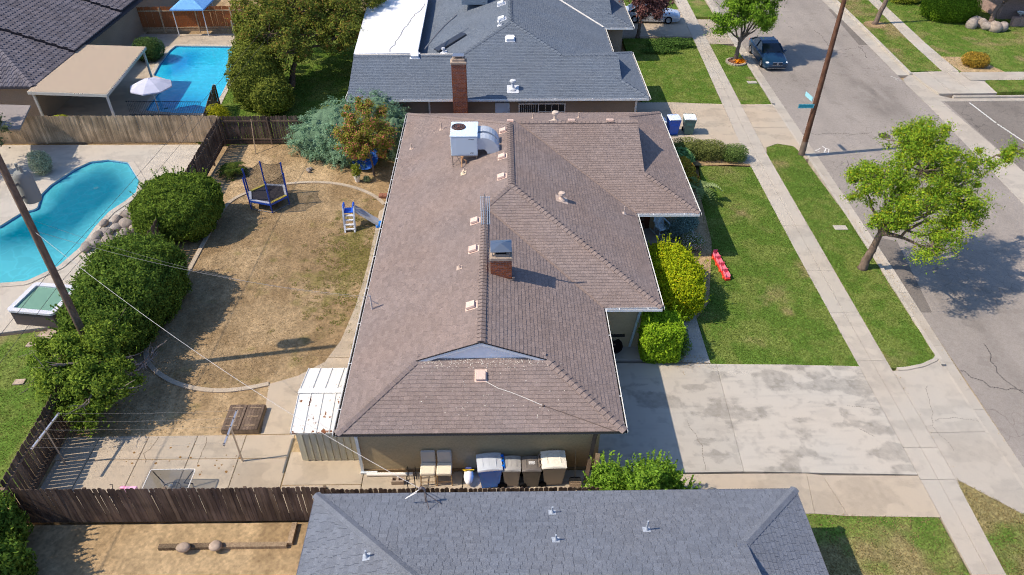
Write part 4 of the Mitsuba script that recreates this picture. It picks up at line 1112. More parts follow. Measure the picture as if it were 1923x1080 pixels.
L = shapely.segmentize(LineString([(-7.25,46.58,3.66)[:2], (-6.88,50.38,3.66)[:2], (-6.41,53.15,3.66)[:2], (-5.70,56.42,3.66)[:2]]), .5); xy = np.array(L.coords); xy += R_(2).normal(0, .06, xy.shape)
put('seam', ribbon(xy, .07, 3.668), 'paint', C(150, 150, 152), parent=fk)
V, F = gable_tri(0, .08, (zd - .05 - 3.05) / SG, zd - .05, 3.05, 'x')
put('gable', (np.c_[7.15 - V[:, 2], V[:, 0] + 45.4, V[:, 1]], F), 'paint', C(170, 176, 186), parent=slate)
V, F = gable_tri(0, .08, (zf - .05 - 3.05) / SG, zf - .05, 3.05, 'x')
put('gable', (np.c_[8.05 - V[:, 2], V[:, 0] + 58.55, V[:, 1]], F), 'paint', C(170, 176, 186), parent=slate)
WS = shapely.union_all([sbox(-8.9, 42.2, 8.3, 48.6), sbox(-5.9, 42.5, 7.0, 74), sbox(5.0, 54.7, 9.1, 62.4)])
put('wall', prism(WS, -.2, 2.52), 'stucco', uv=(1.0, 0), parent=slate)
gutter_run(slate, (-9.4, 41.58), (8.9, 41.58), (0, -1), 2.6)
gutter_run(slate, (8.91, 41.55), (8.91, 49.2), (1, 0), 2.6)
gutter_run(slate, (7.65, 54.08), (9.75, 54.08), (0, -1), 2.6)
gutter_run(slate, (9.76, 54.05), (9.76, 63), (1, 0), 2.6)
gutter_run(slate, (7.61, 49.2), (7.61, 54.0), (1, 0), 2.6)
gutter_run(slate, (-9.42, 41.6), (-9.42, 45.4), (-1, 0), 2.6)
put('downspout', [box(-4.55, -4.45, 42.1, 42.19, .1, 2.45), box(8.2, 8.31, 42.1, 42.19, .1, 2.45)], 'gloss', WHITE, parent=slate)
put('door', [box(-.45, .45, 42.13, 42.198, .05, 2.1)], 'gloss', C(196, 214, 236), parent=slate, label='pale blue side door')
wk = put('window', [box(1.0, 3.9, 42.12, 42.198, .95, 1.02), box(1.0, 3.9, 42.12, 42.198, 2.0, 2.07), box(1.0, 1.07, 42.12, 42.198, 1.02, 2.0), box(3.83, 3.9, 42.12, 42.198, 1.02, 2.0), box(2.2, 2.26, 42.12, 42.198, 1.02, 2.0)], 'gloss', WHITE, parent=slate)
for a, b in ((1.07, 2.2), (2.26, 3.83)): put('pane', box(a, b, 42.16, 42.197, 1.02, 2.0), 'dark_glass', parent=wk)
put('muntin', [box(2.26 + .4 * i - .012, 2.26 + .4 * i + .012, 42.14, 42.158, 1.02, 2.0) for i in range(1, 4)] + [box(2.26, 3.83, 42.138, 42.157, 1.5, 1.53)] + [box(1.07 + .12 * i, 1.085 + .12 * i, 42.14, 42.158, 1.02, 2.0) for i in range(1, 9)], 'gloss', WHITE, parent=wk)
ch = chimney(slate, -2.95, -2.1, 41.0, 41.55, -.1, 5.0, False, .21, .065, .014, 0.0, burnt=0.05)
put('crown', [cbox(-3.0, -2.05, 40.96, 41.62, 5.0, 5.14, .03), cbox(-2.9, -2.15, 41.02, 41.55, 5.14, 5.3, .03)], 'stone', uv=(1, 0), parent=ch)
put('cap', [box(-2.85, -2.2, 41.05, 41.5, 5.42, 5.46)] + [box(a, a + .03, b, b + .03, 5.3, 5.42) for a in (-2.8, -2.28) for b in (41.1, 41.44)], 'metal', C(190, 190, 192), parent=ch)
put('shoulder', [box(-3.25, -2.951, 41.1, 42.19, -.1, .9), box(-2.099, -1.8, 41.1, 42.19, -.1, .9)], 'brick', uv=(.4, 0), parent=ch)
pDS = Plane((0, 41.6), (0, 1), SG, 2.6); pEW = Plane((-6.4, 0), (1, 0), SG, 2.6)
for q, P, c in (((0.54,46.85,4.6), pDS, 1), ((-5.52,45.33,3.6), pDS, 0), ((-0.00,49.50,4.75), pEW, 1), ((-0.03,52.79,4.75), pEW, 1)):
    roof_vent(slate, q[0], q[1], P, .5, .45, .2, C(228, 230, 234))
for q, P, h, r in (((0.65,42.40,3), pDS, .5, .09), ((-0.15,48.54,4.65), pEW, .3, .04), ((-3.83,46.94,4), pEW, .25, .06)):
    roof_pipe(slate, q[0], q[1], P, r, h, C(206, 210, 216), True)
x, y = (-3.43,48.15,4.2)[:2]; z = pEW.z(x, y)
put('skylight', [beam((x - .9, y - .8, z - .1), (x + .9, y + .8, z + .45), .5, .08)], 'metal', C(110, 112, 116), parent=slate, label='narrow grey skylight frame on the left slope')
put('conduit', tube([(-4.95,46.20,4), (-4.42,47.34,4.35), (-3.82,49.14,4.5), (-3.03,50.07,4.9)], .05, 6), 'paint', C(120, 122, 128), parent=slate)

# ---------------------------------------------------------------- tile-roofed house at the upper left
tileh = thing('tile_roof_house', 'house with dark ribbed tile roof at the upper left corner', 'house')
x1t, y0t = -29.3, 43.8
cT = hip(-52, x1t, y0t, 90, 2.6, .36, 'ES')
rt = regions([cT])
deckT = [slab_on(g, P, -.12, -.02) for g, _, P, _ in rt]
roof_t = put('roof', deckT, 'paint', C(84, 80, 84), parent=tileh)
tm, tu = [], []
rt_ = R_(31)
for g, nm, P, _ in rt:
    e, c, U, Wd, Nn = roof_frame(P)
    g = g & sbox(-46, 40, 0, 80)
    uv_ = np.array([((np.array(q) - P.p) @ e, (np.array(q) - P.p) @ P.g / c) for q in g.exterior.coords])
    for iw in range(int(uv_[:, 1].max() / .36) + 1):
        for iu in range(int(math.floor(uv_[:, 0].min() / .3)), int(uv_[:, 0].max() / .3) + 1):
            u, w = iu * .3 + (.15 if iw % 2 else 0), iw * .36
            xy = P.p + e * (u + .15) + P.g * (w + .18) * c
            if not g.contains(Point(xy)): continue
            lift = 0.0
            if nm == 'E': lift = 0.32 if xy[1] > 57.5 else (0.16 if xy[1] > 49.5 else 0.0)
            V = []
            for ww, h in ((w, .055), (w + .40, .02)):
                for du, hh in ((.0, 0), (.05, .035), (.11, .035), (.16, 0), (.285, 0)):
                    q = P.p + e * (u + du) + P.g * ww * c
                    V.append([q[0], q[1], P.z0 + P.s * ww * c + h + hh + lift])
            V = np.array(V); B = V[:5].copy(); B[:, 2] -= .07; V = np.vstack([V, B])
            F = [[i, i + 1, i + 6] for i in range(4)] + [[i, i + 6, i + 5] for i in range(4)] + [[10 + i, 11 + i, i + 1] for i in range(4)] + [[10 + i, i + 1, i] for i in range(4)]
            tm.append((V, np.array(F))); tu += [(rt_.rand(), 0)] * 15
put('tile_field', tm, 'tile_grey', uv=tu, parent=roof_t, kind='stuff')
def pt(x, y, P): return (x, y, P.z(x, y))
pTE = Plane((x1t, 0), (-1, 0), .36, 2.6); pTS = Plane((0, y0t), (0, 1), .36, 2.6)
for y, z0 in ((49.5, .0), (57.5, .16)):
    put('rake', beam((x1t, y, 2.6 + z0 + .10), (x1t - 14, y, 2.6 + 14 * .36 + z0 + .10), .06, .2), 'paint', C(52, 50, 56), parent=roof_t)
hc = caps((x1t, y0t, 2.68), (x1t - 12, y0t + 12, 2.6 + 12 * .36 + .08), R_(4), .2, .36, .08, .05)
put('ridge_cap_row', [(V, F) for V, F, r in hc], 'tile_grey', uv=(.5, 0), parent=roof_t, kind='stuff')
put('wall', prism(sbox(-51, 44.5, x1t - .6, 89), -.2, 2.5), 'stucco', uv=(.9, 0), parent=tileh)
put('skylight', beam(pt(-32.6, 51.6, pTE), pt(-33.8, 51.9, pTE), .7, .3), 'gloss', C(150, 165, 180), parent=tileh)
put('antenna_mast', [tube([pt(-35.4, 60.2, pTE), (-35.4, 60.2, 7.4)], .05, 6), tube([pt(-34, 59.4, pTE), (-35.4, 60.2, 6.8)], .03, 6)], 'paint', C(190, 180, 178), parent=tileh)
put('porch_roof', slab_on(Polygon([(-31.71,41.79,2.3)[:2], (-28.47,41.60,2.3)[:2], (-27.73,38.72,2.3)[:2], (-30.02,38.75,2.3)[:2]]), Plane((0, 38), (0, 1), 0.05, 2.2), -.1, 0), 'paint', C(150, 142, 138), parent=tileh, label='low pale grey porch roof')
put('skylight', beam(pt(-33.2, 44.6, pTS), pt(-31.6, 44.6, pTS), .35, .12), 'paint', C(50, 52, 64), parent=tileh)

# ---------------------------------------------------------------- house at the upper right corner
stoneh = thing('corner_house', 'low house with white eave and dark recessed front at the upper right', 'house')
cH = hip(42.0, 70, 61.2, 80, 2.6, .3, 'WS')
rh = regions([cH])
put('roof', [slab_on(g, P, -.14, 0) for g, _, P, _ in rh], 'shingle_grey', uv=(.7, 0), parent=stoneh)
put('fascia', [beam((41.9, 61.15, 2.5), (70, 61.15, 2.5), .05, .3), beam((41.95, 61.15, 2.5), (41.95, 80, 2.5), .05, .3)], 'gloss', WHITE, parent=stoneh)
put('wall', prism(sbox(43.2, 63.5, 69, 79), -.2, 2.5), 'brick', uv=(.9, .35), parent=stoneh)
put('planter_wall', cat([box(43.3 + i * .6, 43.88 + i * .6, 61.6, 61.95, 0, .75 + .05 * (i % 3)) for i in range(12)]), 'brick', uv=(.9, .3), parent=stoneh)

# ================================================================ FENCES
fence('dark wooden fence along the left of the back yard beside the orange tree', (-16.12, 14.35), (-16.75, 28.2), 1.72, .10, R_(41), -1, gaps=.02)
fence('dark wooden fence behind the round hedge, running up to the back corner', (-16.75, 28.25), (-17.25, 41.0), 1.72, .03, R_(42), -1, gaps=.018)
fence('dark brown wooden fence across the far end of the back yard', (-17.15, 41.05), (-5.6, 41.0), 1.82, .02, R_(43), -1, gaps=.012)
fence('dark weathered board fence at the bottom left, seen from its outer side', (-15.9, 14.2), (-5.75, 14.15), 1.78, .02, R_(44), 1, gaps=.008, dog=.04)
fence('short dark board fence whose tops show between bins and grey roof', (-5.7, 14.15), (3.3, 14.1), 1.68, .06, R_(45), 1, gaps=.01, dog=.05)
fence('light tan board fence between the two pools', (-36.5, 41.45), (-17.4, 41.3), 1.75, .85, R_(46), 1, gaps=.004)
fence('short weathered fence beside the yellow-green bush near the fence corner', (-18.3, 41.5), (-19.2, 46.5), 1.6, .25, R_(47), -1, gaps=.01)
scene['mat_red_wood'] = tw({'type': 'diffuse', 'reflectance': {'type': 'rgb', 'value': C(168, 104, 66).tolist()}})
kf = fence('orange-brown wooden fence behind the bright blue pool', (-31, 61.3), (-19.5, 61.6), 2.0, 1.0, R_(48), -1, gaps=.006, posts=2.4)
for key in list(scene):
    if key.startswith(kf + '__plank'): scene[key]['bsdf'] = {'type': 'ref', 'id': 'mat_red_wood'}
kf = fence('orange-brown fence bay standing nearer the olive tree', (-21.5, 58.8), (-18.8, 59.2), 1.8, 1.0, R_(49), -1, gaps=.006, posts=2.4)
for key in list(scene):
    if key.startswith(kf + '__plank'): scene[key]['bsdf'] = {'type': 'ref', 'id': 'mat_red_wood'}
k = thing('metal_railing', 'thin dark metal railing at the near end of the bright blue pool', 'railing')
put('rail', [beam((-24.6, 45.0, z), (-19.6, 44.8, z), .03, .03) for z in (.15, 1.1)], 'paint', C(50, 55, 66), parent=k)
for i in range(42): put('picket', beam((-24.5 + i * .118, 45 - i * .0048, .05), (-24.5 + i * .118, 45 - i * .0048, 1.12), .014, .014, (0, 1, 0)), 'paint', C(50, 55, 66), parent=k)

# ================================================================ TREES AND SHRUBS
G_DK, G_LT = (0.030, 0.062, 0.010), (0.125, 0.185, 0.030)
bush('round_hedge', 'large rounded dark green hedge by the trampoline', 'hedge', [((-16.55, 31.8, 1.2), (2.0, 2.05, 1.35))], 46000, (0.035, 0.072, 0.012), (0.17, 0.24, 0.035), .115, .55, 3.0, 2, .24, shoots=110, freq=2.6, skin=.13)
bush('tall_hedge', 'big overgrown dark green hedge below the utility pole', 'hedge', [((-16.2, 25.2, 1.3), (2.0, 2.6, 1.75)), ((-16.4, 23.0, 1.1), (1.75, 1.7, 1.5))], 62000, (0.030, 0.070, 0.014), (0.155, 0.225, 0.036), .125, .5, 2.6, 3, .38, shoots=150, freq=2.2, skin=.15)
tree('orange_tree', 'low spreading citrus tree with dead grey twigs by the left fence', 'tree', [(-15.9, 19.4, -.1), (-15.8, 19.4, .9)], .12,
     [((-16.6, 19.9, 2.0), (1.1, 1.0, .8)), ((-15.4, 19.6, 2.1), (1.2, .95, .75)), ((-15.0, 18.7, 1.6), (1.1, .8, .7)), ((-16.2, 18.9, 1.6), (1.0, .8, .7)), ((-15.6, 21.0, 1.9), (1.1, .8, .7)), ((-14.4, 19.3, 1.5), (.8, .8, .6)), ((-15.3, 18.0, 1.15), (.8, .5, .5))],
     42000, (0.05, 0.095, 0.012), (0.21, 0.28, 0.04), .12, .5, 4, .30, 24, bare=12, up=.8)
k = thing('dead_branch_pile', 'tangle of bare pale grey branches by the mowing strip', 'branches')
rb = R_(9); ms = []
o = np.array([*(-14.91,21.45)[:2], .1])
for i in range(9):
    d = unit(rb.normal(0, 1, 3) * [1, .8, .5] + [.2, .3, .5]); pts, rr = limb(o + rb.normal(0, .15, 3) * [1, 1, .2], o + d * rb.uniform(.8, 1.5), .042, .014, rb); put('branch', tube(pts, rr, 6), 'paint', C(170, 156, 148), parent=k)
    for j in range(5):
        a = pts[rb.randint(2, 6)]; p2, r2 = limb(a, a + unit(d + rb.normal(0, .7, 3)) * rb.uniform(.25, .6), .02, .008, rb, n=4); ms.append(tube(p2, r2, 5))
put('twigs', ms, 'paint', C(176, 162, 154), parent=k, kind='stuff')

# juniper: drooping blue-green sprays
def sprays(key, lobes, n, a, b, size, asp, seed, label, cat_):
    rs = R_(seed); k = thing(key, label, cat_); ms, cs = [], []
    vol = [r[0] * r[1] for _, r in lobes]
    for j, (c, r) in enumerate(lobes):
        m = int(n * vol[j] / sum(vol)); nc = max(8, m // 55)
        P, N, cl = bush_points(c, r, nc, 2.0, rs, seed + j, .25, 1.0, skin=.18)
        idx = rs.randint(0, len(P), m)
        D = unit(N * [1, 1, .35] + rs.normal(0, .35, N.shape) + [0, 0, .12])
        t = rs.rand(m, 1)
        Q = P[idx] + D[idx] * (t - .3) * .55 + rs.normal(0, .07, (m, 3)) - [0, 0, .12] * t ** 2
        M, col = leaf_mesh(Q, unit(N[idx] + [0, 0, .7]), size, asp, rs, leaf_cols(m, a, b, rs, rs.rand(len(P))[idx]), .3, D[idx])
        ms.append(M); cs.append(col)
        K = core(c, r, 2.0, seed + j, .25, .36); ms.append(K); cs.append(np.tile((np.array(a) + b) / 2, (len(K[0]), 1)))
    put('foliage', ms, 'leaf', np.vstack(cs), parent=k)
    c = lobes[0][0]; put('stem', [tube([(c[0] + d, c[1], -.1), (c[0] + d * 2, c[1], .5), (c[0] + d * 4, c[1], 1)], [.09, .07, .04], 7) for d in (-.15, .1)], 'bark', uv=(.5, 0), parent=k)
    return k
sprays('juniper', [((-9.6, 40.3, 1.2), (2.6, 2.3, 1.8)), ((-11.2, 40.0, .9), (1.7, 1.6, 1.3)), ((-7.6, 40.6, 1.4), (1.9, 1.9, 2.0)), ((-9.0, 38.6, .8), (1.6, 1.3, 1.0)), ((-6.3, 39.3, 1.2), (.9, 1.6, 1.5))], 34000, (0.085, 0.165, 0.095), (0.23, 0.345, 0.225), .13, .34, 12, 'spreading blue-green juniper with feathery drooping sprays', 'shrub')
tree('crape_myrtle', 'small crape myrtle with pink and rusty blossom in front of the juniper', 'tree', [(-7.4, 36.9, -.1), (-7.45, 37.0, .8), (-7.6, 37.1, 1.5)], .07,
     [((-7.7, 37.2, 2.6), (1.4, 1.2, 1.0)), ((-8.7, 37.0, 2.2), (1.0, .9, .9)), ((-6.9, 37.1, 2.3), (.9, .9, .9)), ((-7.7, 37.6, 3.5), (1.3, 1.0, .8)), ((-7.9, 36.8, 1.8), (1.0, .7, .7))],
     28000, (0.09, 0.14, 0.018), (0.30, 0.26, 0.05), .11, .5, 14, .25, 24, (0.70, 0.22, 0.18), .17, bark=.0)

def fronds(name, label, cat_, c, R, n, a, b, seed, lift=.55, leaflets=16, W=.34, trunk=.25, lw=.03):
    """a rosette of arching feather leaves"""
    rs = R_(seed); k = thing(name, label, cat_)
    for i in range(n):
        an = i * 2.399 + rs.normal(0, .15); el = rs.uniform(.15, 1.2) * lift + .1
        d = np.array([math.cos(an), math.sin(an), 0]); L = R * rs.uniform(.8, 1.1); ms = []
        t = np.linspace(0, 1, leaflets)
        pts = np.array(c) + np.array([0, 0, trunk]) + d * (L * t[:, None]) * math.cos(el * .8) + np.array([0, 0, 1]) * (L * math.sin(el) * 1.3 * t - L * .75 * t ** 2.2)[:, None]
        s = np.array([-d[1], d[0], 0])
        ms.append(tube(pts[::3], .012, 4))
        for j in range(1, leaflets):
            w = W * math.sin(math.pi * min(.97, .12 + .8 * t[j])) * R
            for sg in (-1, 1):
                tip = pts[j] + s * sg * w + d * w * .45 + [0, 0, .12 * w]
                e = d * lw
                ms.append((np.array([pts[j] - e, pts[j] + e, tip + e * .2, tip - e * .2]), np.array([[0, 1, 2], [0, 2, 3]])))
        tcol = rs.rand(); col = (np.array(a) * (1 - tcol) + np.array(b) * tcol)
        put('frond', ms, 'leaf', col, parent=k)
    put('trunk', lathe([(.16, 0), (.18, trunk * .5), (.13, trunk), (.02, trunk + .05)], 10, tuple(c)), 'bark', uv=(.4, 0), parent=k)
fronds('sago_palm', 'dark feathery sago palm in the fence shadow behind the trampoline', 'palm', (-15.6, 37.3, 0), .95, 24, (0.03, 0.06, 0.015), (0.12, 0.16, 0.03), 15)
fronds('sago_palm', 'pale green sago palm spreading from under the front eave', 'palm', (10.6, 34.0, .5), 1.25, 17, (0.14, 0.22, 0.07), (0.40, 0.48, 0.22), 16, leaflets=11, W=.17, lw=.06)
tree('olive_tree', 'big dense green and rusty tree behind the back fence', 'tree', [(-15.0, 49.5, -.1), (-14.7, 50.2, 1.4), (-14.3, 51, 2.3)], .22,
     [((-14.5, 53.5, 4.2), (2.6, 2.2, 1.8)), ((-12.2, 54, 3.9), (2.3, 2.0, 1.6)), ((-16.3, 52.4, 3.4), (2.0, 1.9, 1.5)), ((-13.6, 51.2, 3.2), (2.0, 1.6, 1.3)), ((-15.4, 50.0, 2.4), (1.6, 1.5, 1.2)), ((-11.3, 51.5, 3.1), (1.7, 1.6, 1.3)), ((-13.5, 56, 4.4), (2.4, 2.2, 1.7)), ((-10.6, 56.2, 4.4), (1.9, 2.0, 1.6)), ((-16.6, 56, 3.9), (2.0, 2.0, 1.6)), ((-15.4, 48.6, 4.2), (1.7, 1.6, 1.4)), ((-14.2, 47.4, 3.4), (1.3, 1.3, 1.0)), ((-16.6, 50.2, 4.8), (1.8, 1.8, 1.5))],
     105000, (0.05, 0.09, 0.014), (0.23, 0.23, 0.045), .16, .5, 17, .38, 56, (0.34, 0.20, 0.06), .10, up=.7)
bush('olive_shrub', 'big soft olive-green shrub beside the bright blue pool', 'shrub', [((-16.4, 46.9, 1.9), (1.8, 1.8, 2.3)), ((-17.0, 49.8, 2.2), (1.5, 1.7, 2.4)), ((-15.2, 45.6, 1.2), (1.4, 1.3, 1.4))], 26000, (0.075, 0.10, 0.016), (0.19, 0.21, 0.04), .15, .5, 2.2, 18, .42, freq=2.0)
bush('yellow_green_bush', 'small bright yellow-green bush at the fence corner', 'shrub', [((-17.9, 42.7, .9), (.75, .8, .9))], 4000, (0.14, 0.17, 0.015), (0.42, 0.38, 0.02), .09, .5, 2.2, 19, .2)
bush('corner_bush', 'tall green bush cropped by the left edge at the bottom', 'shrub', [((-15.95, 13.3, 1.0), (.8, .75, 1.25)), ((-15.3, 11.7, .9), (1.1, 1.1, 1.3)), ((-15.4, 9.9, .9), (1.2, 1.2, 1.2))], 26000, (0.035, 0.08, 0.012), (0.17, 0.25, 0.04), .13, .55, 2.4, 20, .3, shoots=60, freq=2.4)
bush('citrus_shrub', 'bright glossy green shrub between the two houses by the drive', 'shrub', [((3.35, 14.45, 1.1), (.72, .7, 1.05)), ((4.75, 14.4, 1.15), (.95, .75, 1.1)), ((5.7, 14.3, .65), (.5, .5, .65)), ((4.3, 13.85, 1.7), (.5, .5, .9))], 20000, (0.05, 0.125, 0.012), (0.22, 0.34, 0.04), .12, .45, 2.3, 21, .32, shoots=60, freq=2.6)
YG = ((0.15, 0.24, 0.010), (0.50, 0.46, 0.015))
bush('golden_hedge', 'large yellow-green rounded hedge in front of the porch', 'hedge', [((7.6, 26.9, .85), (1.1, 1.15, .95)), ((7.85, 25.8, .95), (1.1, 1.1, 1.08)), ((7.7, 24.7, .92), (1.1, 1.0, 1.05)), ((7.0, 25.8, .85), (.9, 1.4, .95))], 34000, (0.11, 0.21, 0.010), (0.40, 0.41, 0.015), .11, .55, 2.6, 22, .26, (0.56, 0.48, 0.02), .10, shoots=45, skin=.12, freq=2.6)
bush('square_hedge', 'boxy clipped light green hedge by the front path', 'hedge', [((6.4, 21.95, .93), (.84, .72, 1.0))], 13000, (0.10, 0.21, 0.010), (0.30, 0.42, 0.03), .10, .5, 5.5, 23, .15, freq=2.6, skin=.10, shoots=35)
bush('white_flower_bush', 'small bush with white blossom beside the golden hedge', 'shrub', [((9.35, 29.55, .4), (.6, .6, .42))], 3200, (0.10, 0.14, 0.05), (0.2, 0.24, 0.1), .07, .6, 2.2, 24, .12, (0.72, 0.70, 0.72), .3)
bush('silver_bush', 'silvery grey-green bush in the shade below the porch corner', 'shrub', [((8.9, 30.7, .4), (.8, .8, .5)), ((9.6, 31.6, .35), (.6, .9, .4))], 7000, (0.06, 0.12, 0.09), (0.28, 0.36, 0.32), .08, .45, 2.2, 25, .15)
bush('low_hedge', 'low olive-green hedge row along the second drive', 'hedge', [((11.0, 39.0, .5), (1.2, .72, .62)), ((12.3, 38.85, .5), (1.0, .7, .6))], 13000, (0.07, 0.10, 0.022), (0.22, 0.23, 0.075), .08, .5, 2.8, 26, .12)
bush('round_shrub', 'rounded dark green shrub at the sidewalk end of the low hedge', 'shrub', [((13.75, 38.6, .42), (.82, .66, .52))], 5500, (0.06, 0.11, 0.025), (0.17, 0.23, 0.07), .075, .5, 2.6, 27, .12)
bush('croton_bush', 'yellow and red tinged bush beside the front eave', 'shrub', [((10.35, 36.4, .6), (.55, .95, .6)), ((10.5, 35.3, .5), (.5, .5, .5))], 4500, (0.12, 0.13, 0.02), (0.45, 0.34, 0.05), .12, .5, 2.2, 28, .2, (0.45, 0.16, 0.05), .12)
bush('broad_leaf_plant', 'glossy broad-leaved plant behind the front eave next to the low hedge', 'plant', [((10.5, 38.0, .5), (.7, .6, .55))], 900, (0.06, 0.15, 0.05), (0.2, 0.34, 0.14), .34, .32, 2.1, 29, .2)
bush('orange_flower_plant', 'leafy plant with orange flowers along the front path', 'plant', [((7.35, 22.5, .3), (.5, .8, .36)), ((6.9, 21.75, .16), (.55, .3, .18))], 3600, (0.04, 0.10, 0.015), (0.14, 0.22, 0.04), .08, .5, 2.1, 30, .2, (0.8, 0.30, 0.02), .035)
bush('porch_shrub', 'dark shrub under the porch eave corner', 'shrub', [((6.6, 24.1, .5), (.6, .9, .55))], 4000, (0.03, 0.07, 0.015), (0.09, 0.14, 0.03), .09, .5, 2.2, 34, .2)
tree('street_tree', 'leaning street tree with open yellow-green crown over the road', 'tree', [(17.25, 27.75, -.1), (17.42, 27.8, 1.1), (17.4, 27.55, 2.4)], .2,
     [((16.5, 27.1, 5.05), (1.2, 1.1, 1.1)), ((16.0, 27.9, 4.65), (0.9, 1.0, 1.0)), ((17.6, 25.9, 4.45), (1.3, 1.1, 1.0)), ((18.0, 27.3, 5.55), (1.4, 1.3, 1.2)), ((19.3, 26.3, 4.75), (1.3, 1.1, 1.0)), ((17.6, 28.5, 6.25), (1.1, 1.0, 0.9)), ((18.5, 28.9, 6.35), (1.1, 1.0, 0.9)), ((19.4, 27.9, 5.35), (1.1, 1.0, 0.9)), ((17.7, 24.4, 3.65), (0.9, 0.7, 0.6)), ((18.7, 25.1, 3.95), (1.0, 0.8, 0.7)), ((21.0, 28.7, 5.05), (1.0, 0.55, 0.45)), ((22.5, 29.4, 5.15), (1.1, 0.45, 0.35)), ((24.0, 29.9, 5.2), (1.0, 0.35, 0.3)), ((16.7, 26.1, 3.75), (0.8, 0.8, 0.7)), ((20.1, 26.1, 4.15), (0.8, 0.8, 0.6))],
     62000, (0.055, 0.15, 0.014), (0.27, 0.35, 0.03), .10, .5, 31, .30, 30, (0.44, 0.43, 0.03), .12, bark=.15, up=.25, inner=.3)
tree('street_tree', 'small upright street tree growing from a round brick-edged bed by the car', 'tree', [(17.8, 54.1, -.1), (17.85, 54.1, .7), (18.0, 54.2, 1.7)], .17,
     [((17.0, 54.2, 3.5), (1.3, 1.2, 1.1)), ((18.6, 54.0, 3.7), (1.3, 1.2, 1.1)), ((17.8, 54.8, 4.8), (1.4, 1.3, 1.1)), ((19.6, 54.9, 4.8), (1.3, 1.2, 1.0)), ((16.4, 54.3, 2.9), (.8, .8, .7)), ((19.5, 54.0, 3.2), (.9, .9, .8)), ((20.8, 55.4, 5.0), (1.0, .9, .8)), ((18.6, 56, 5.6), (1.4, 1.3, 1.0))],
     42000, (0.055, 0.14, 0.014), (0.20, 0.30, 0.03), .15, .5, 32, .38, 34, up=.3, inner=.3, bark=.0)
tree('street_tree', 'far street tree with bare lower trunk across the road', 'tree', [(31.95, 62.4, -.1), (32.4, 62.5, 2.0), (33.3, 62.7, 5.0)], .2,
     [((33.2, 62.6, 7.6), (1.9, 1.6, 1.2)), ((35, 62.6, 7.8), (1.7, 1.4, 1.1)), ((31.8, 63, 7.6), (1.5, 1.4, 1.1)), ((34.0, 64, 8.4), (1.9, 1.5, 1.2)), ((36.6, 61.8, 7.4), (1.3, 1.2, .9))], 26000, (0.06, 0.12, 0.012), (0.2, 0.27, 0.03), .19, .55, 33, .5, 24, bark=.1)
tree('plum_tree', 'purple-leaved plum tree at the corner of the slate-roofed house', 'tree', [(11.2, 59.6, -.1), (11.3, 59.7, 1.5)], .16,
     [((11.2, 59.6, 3.4), (1.5, 1.4, 1.1)), ((12.4, 59.8, 3.2), (1.3, 1.2, 1.0)), ((12.0, 58.9, 2.3), (1.1, 1.0, .7)), ((11.4, 61, 4.2), (1.6, 1.4, 1.0)), ((13.0, 60.8, 3.6), (1.0, 1.0, .8)), ((10.6, 60.4, 3.6), (1.0, 1.2, 1.0))], 34000, (0.06, 0.026, 0.028), (0.24, 0.115, 0.10), .16, .6, 35, .42, 24, (0.45, 0.27, 0.22), .08, bark=.2)
bush('front_bush', 'wide dark green groundcover bush beneath the plum tree', 'shrub', [((13.4, 57.2, .3), (2.0, .7, .45)), ((12.4, 55.9, .25), (1.6, .5, .35))], 6000, (0.03, 0.075, 0.015), (0.10, 0.17, 0.04), .11, .5, 2.2, 36, .2)
bush('clipped_mound', 'large clipped green mound on the corner lawn across the street', 'shrub', [((38.9, 64.0, .9), (2.4, 2.0, 1.45))], 12000, (0.06, 0.13, 0.010), (0.17, 0.25, 0.02), .12, .55, 2.3, 37, .12)
bush('yellow_shrub', 'light yellow-green shrubs behind the clipped mound', 'shrub', [((37.0, 68.2, .6), (1.6, 1.0, .8)), ((40, 68.0, .6), (1.8, 1.0, .9))], 5000, (0.13, 0.18, 0.02), (0.34, 0.34, 0.05), .12, .5, 2.2, 38, .2)
bush('orange_shrub', 'low round orange-tinged shrub on the corner bed', 'shrub', [((35.65, 53.0, .45), (1.0, .85, .6))], 4000, (0.13, 0.13, 0.02), (0.42, 0.24, 0.04), .11, .5, 2.2, 39, .16)
tree('corner_tree', 'gnarled multi-stem tree at the upper right corner', 'tree', [(41.3, 61.6, -.1), (41.8, 62.2, 1.2), (42.8, 62.6, 2.2)], .22,
     [((44.5, 63.2, 3.6), (1.4, 1.2, .7)), ((43.0, 64.4, 4.1), (1.6, 1.3, .8)), ((46, 64.8, 4.2), (1.6, 1.2, .8))], 5000, (0.08, 0.13, 0.02), (0.22, 0.27, 0.05), .16, .5, 40, .3, 16, bark=.2)
tree('leafy_tree', 'shady broad tree left of the kidney pool', 'tree', [(-30.2, 37.5, -.1), (-30.1, 37.6, 1.6)], .2,
     [((-29.6, 37.8, 3.2), (1.6, 1.5, 1.1)), ((-31, 37.2, 3.3), (1.6, 1.5, 1.1)), ((-30.6, 38.8, 3.8), (1.4, 1.3, .9)), ((-28.4, 37.2, 2.7), (1.0, 1.0, .8))], 11000, (0.05, 0.065, 0.035), (0.13, 0.15, 0.07), .16, .5, 42, .32, 18)
bush('pampas_bush', 'pale grey-green tuft by the shaded pool deck', 'shrub', [((-26.6, 37.6, .7), (.6, .6, .75))], 2500, (0.20, 0.24, 0.15), (0.40, 0.42, 0.30), .22, .14, 2.1, 43, .2)
bush('lime_bush', 'lime-green bush under the edge of the beige patio cover', 'shrub', [((-27.6, 42.4, .7), (.7, .5, .7))], 2500, (0.18, 0.22, 0.02), (0.42, 0.42, 0.03), .12, .5, 2.2, 44, .2)
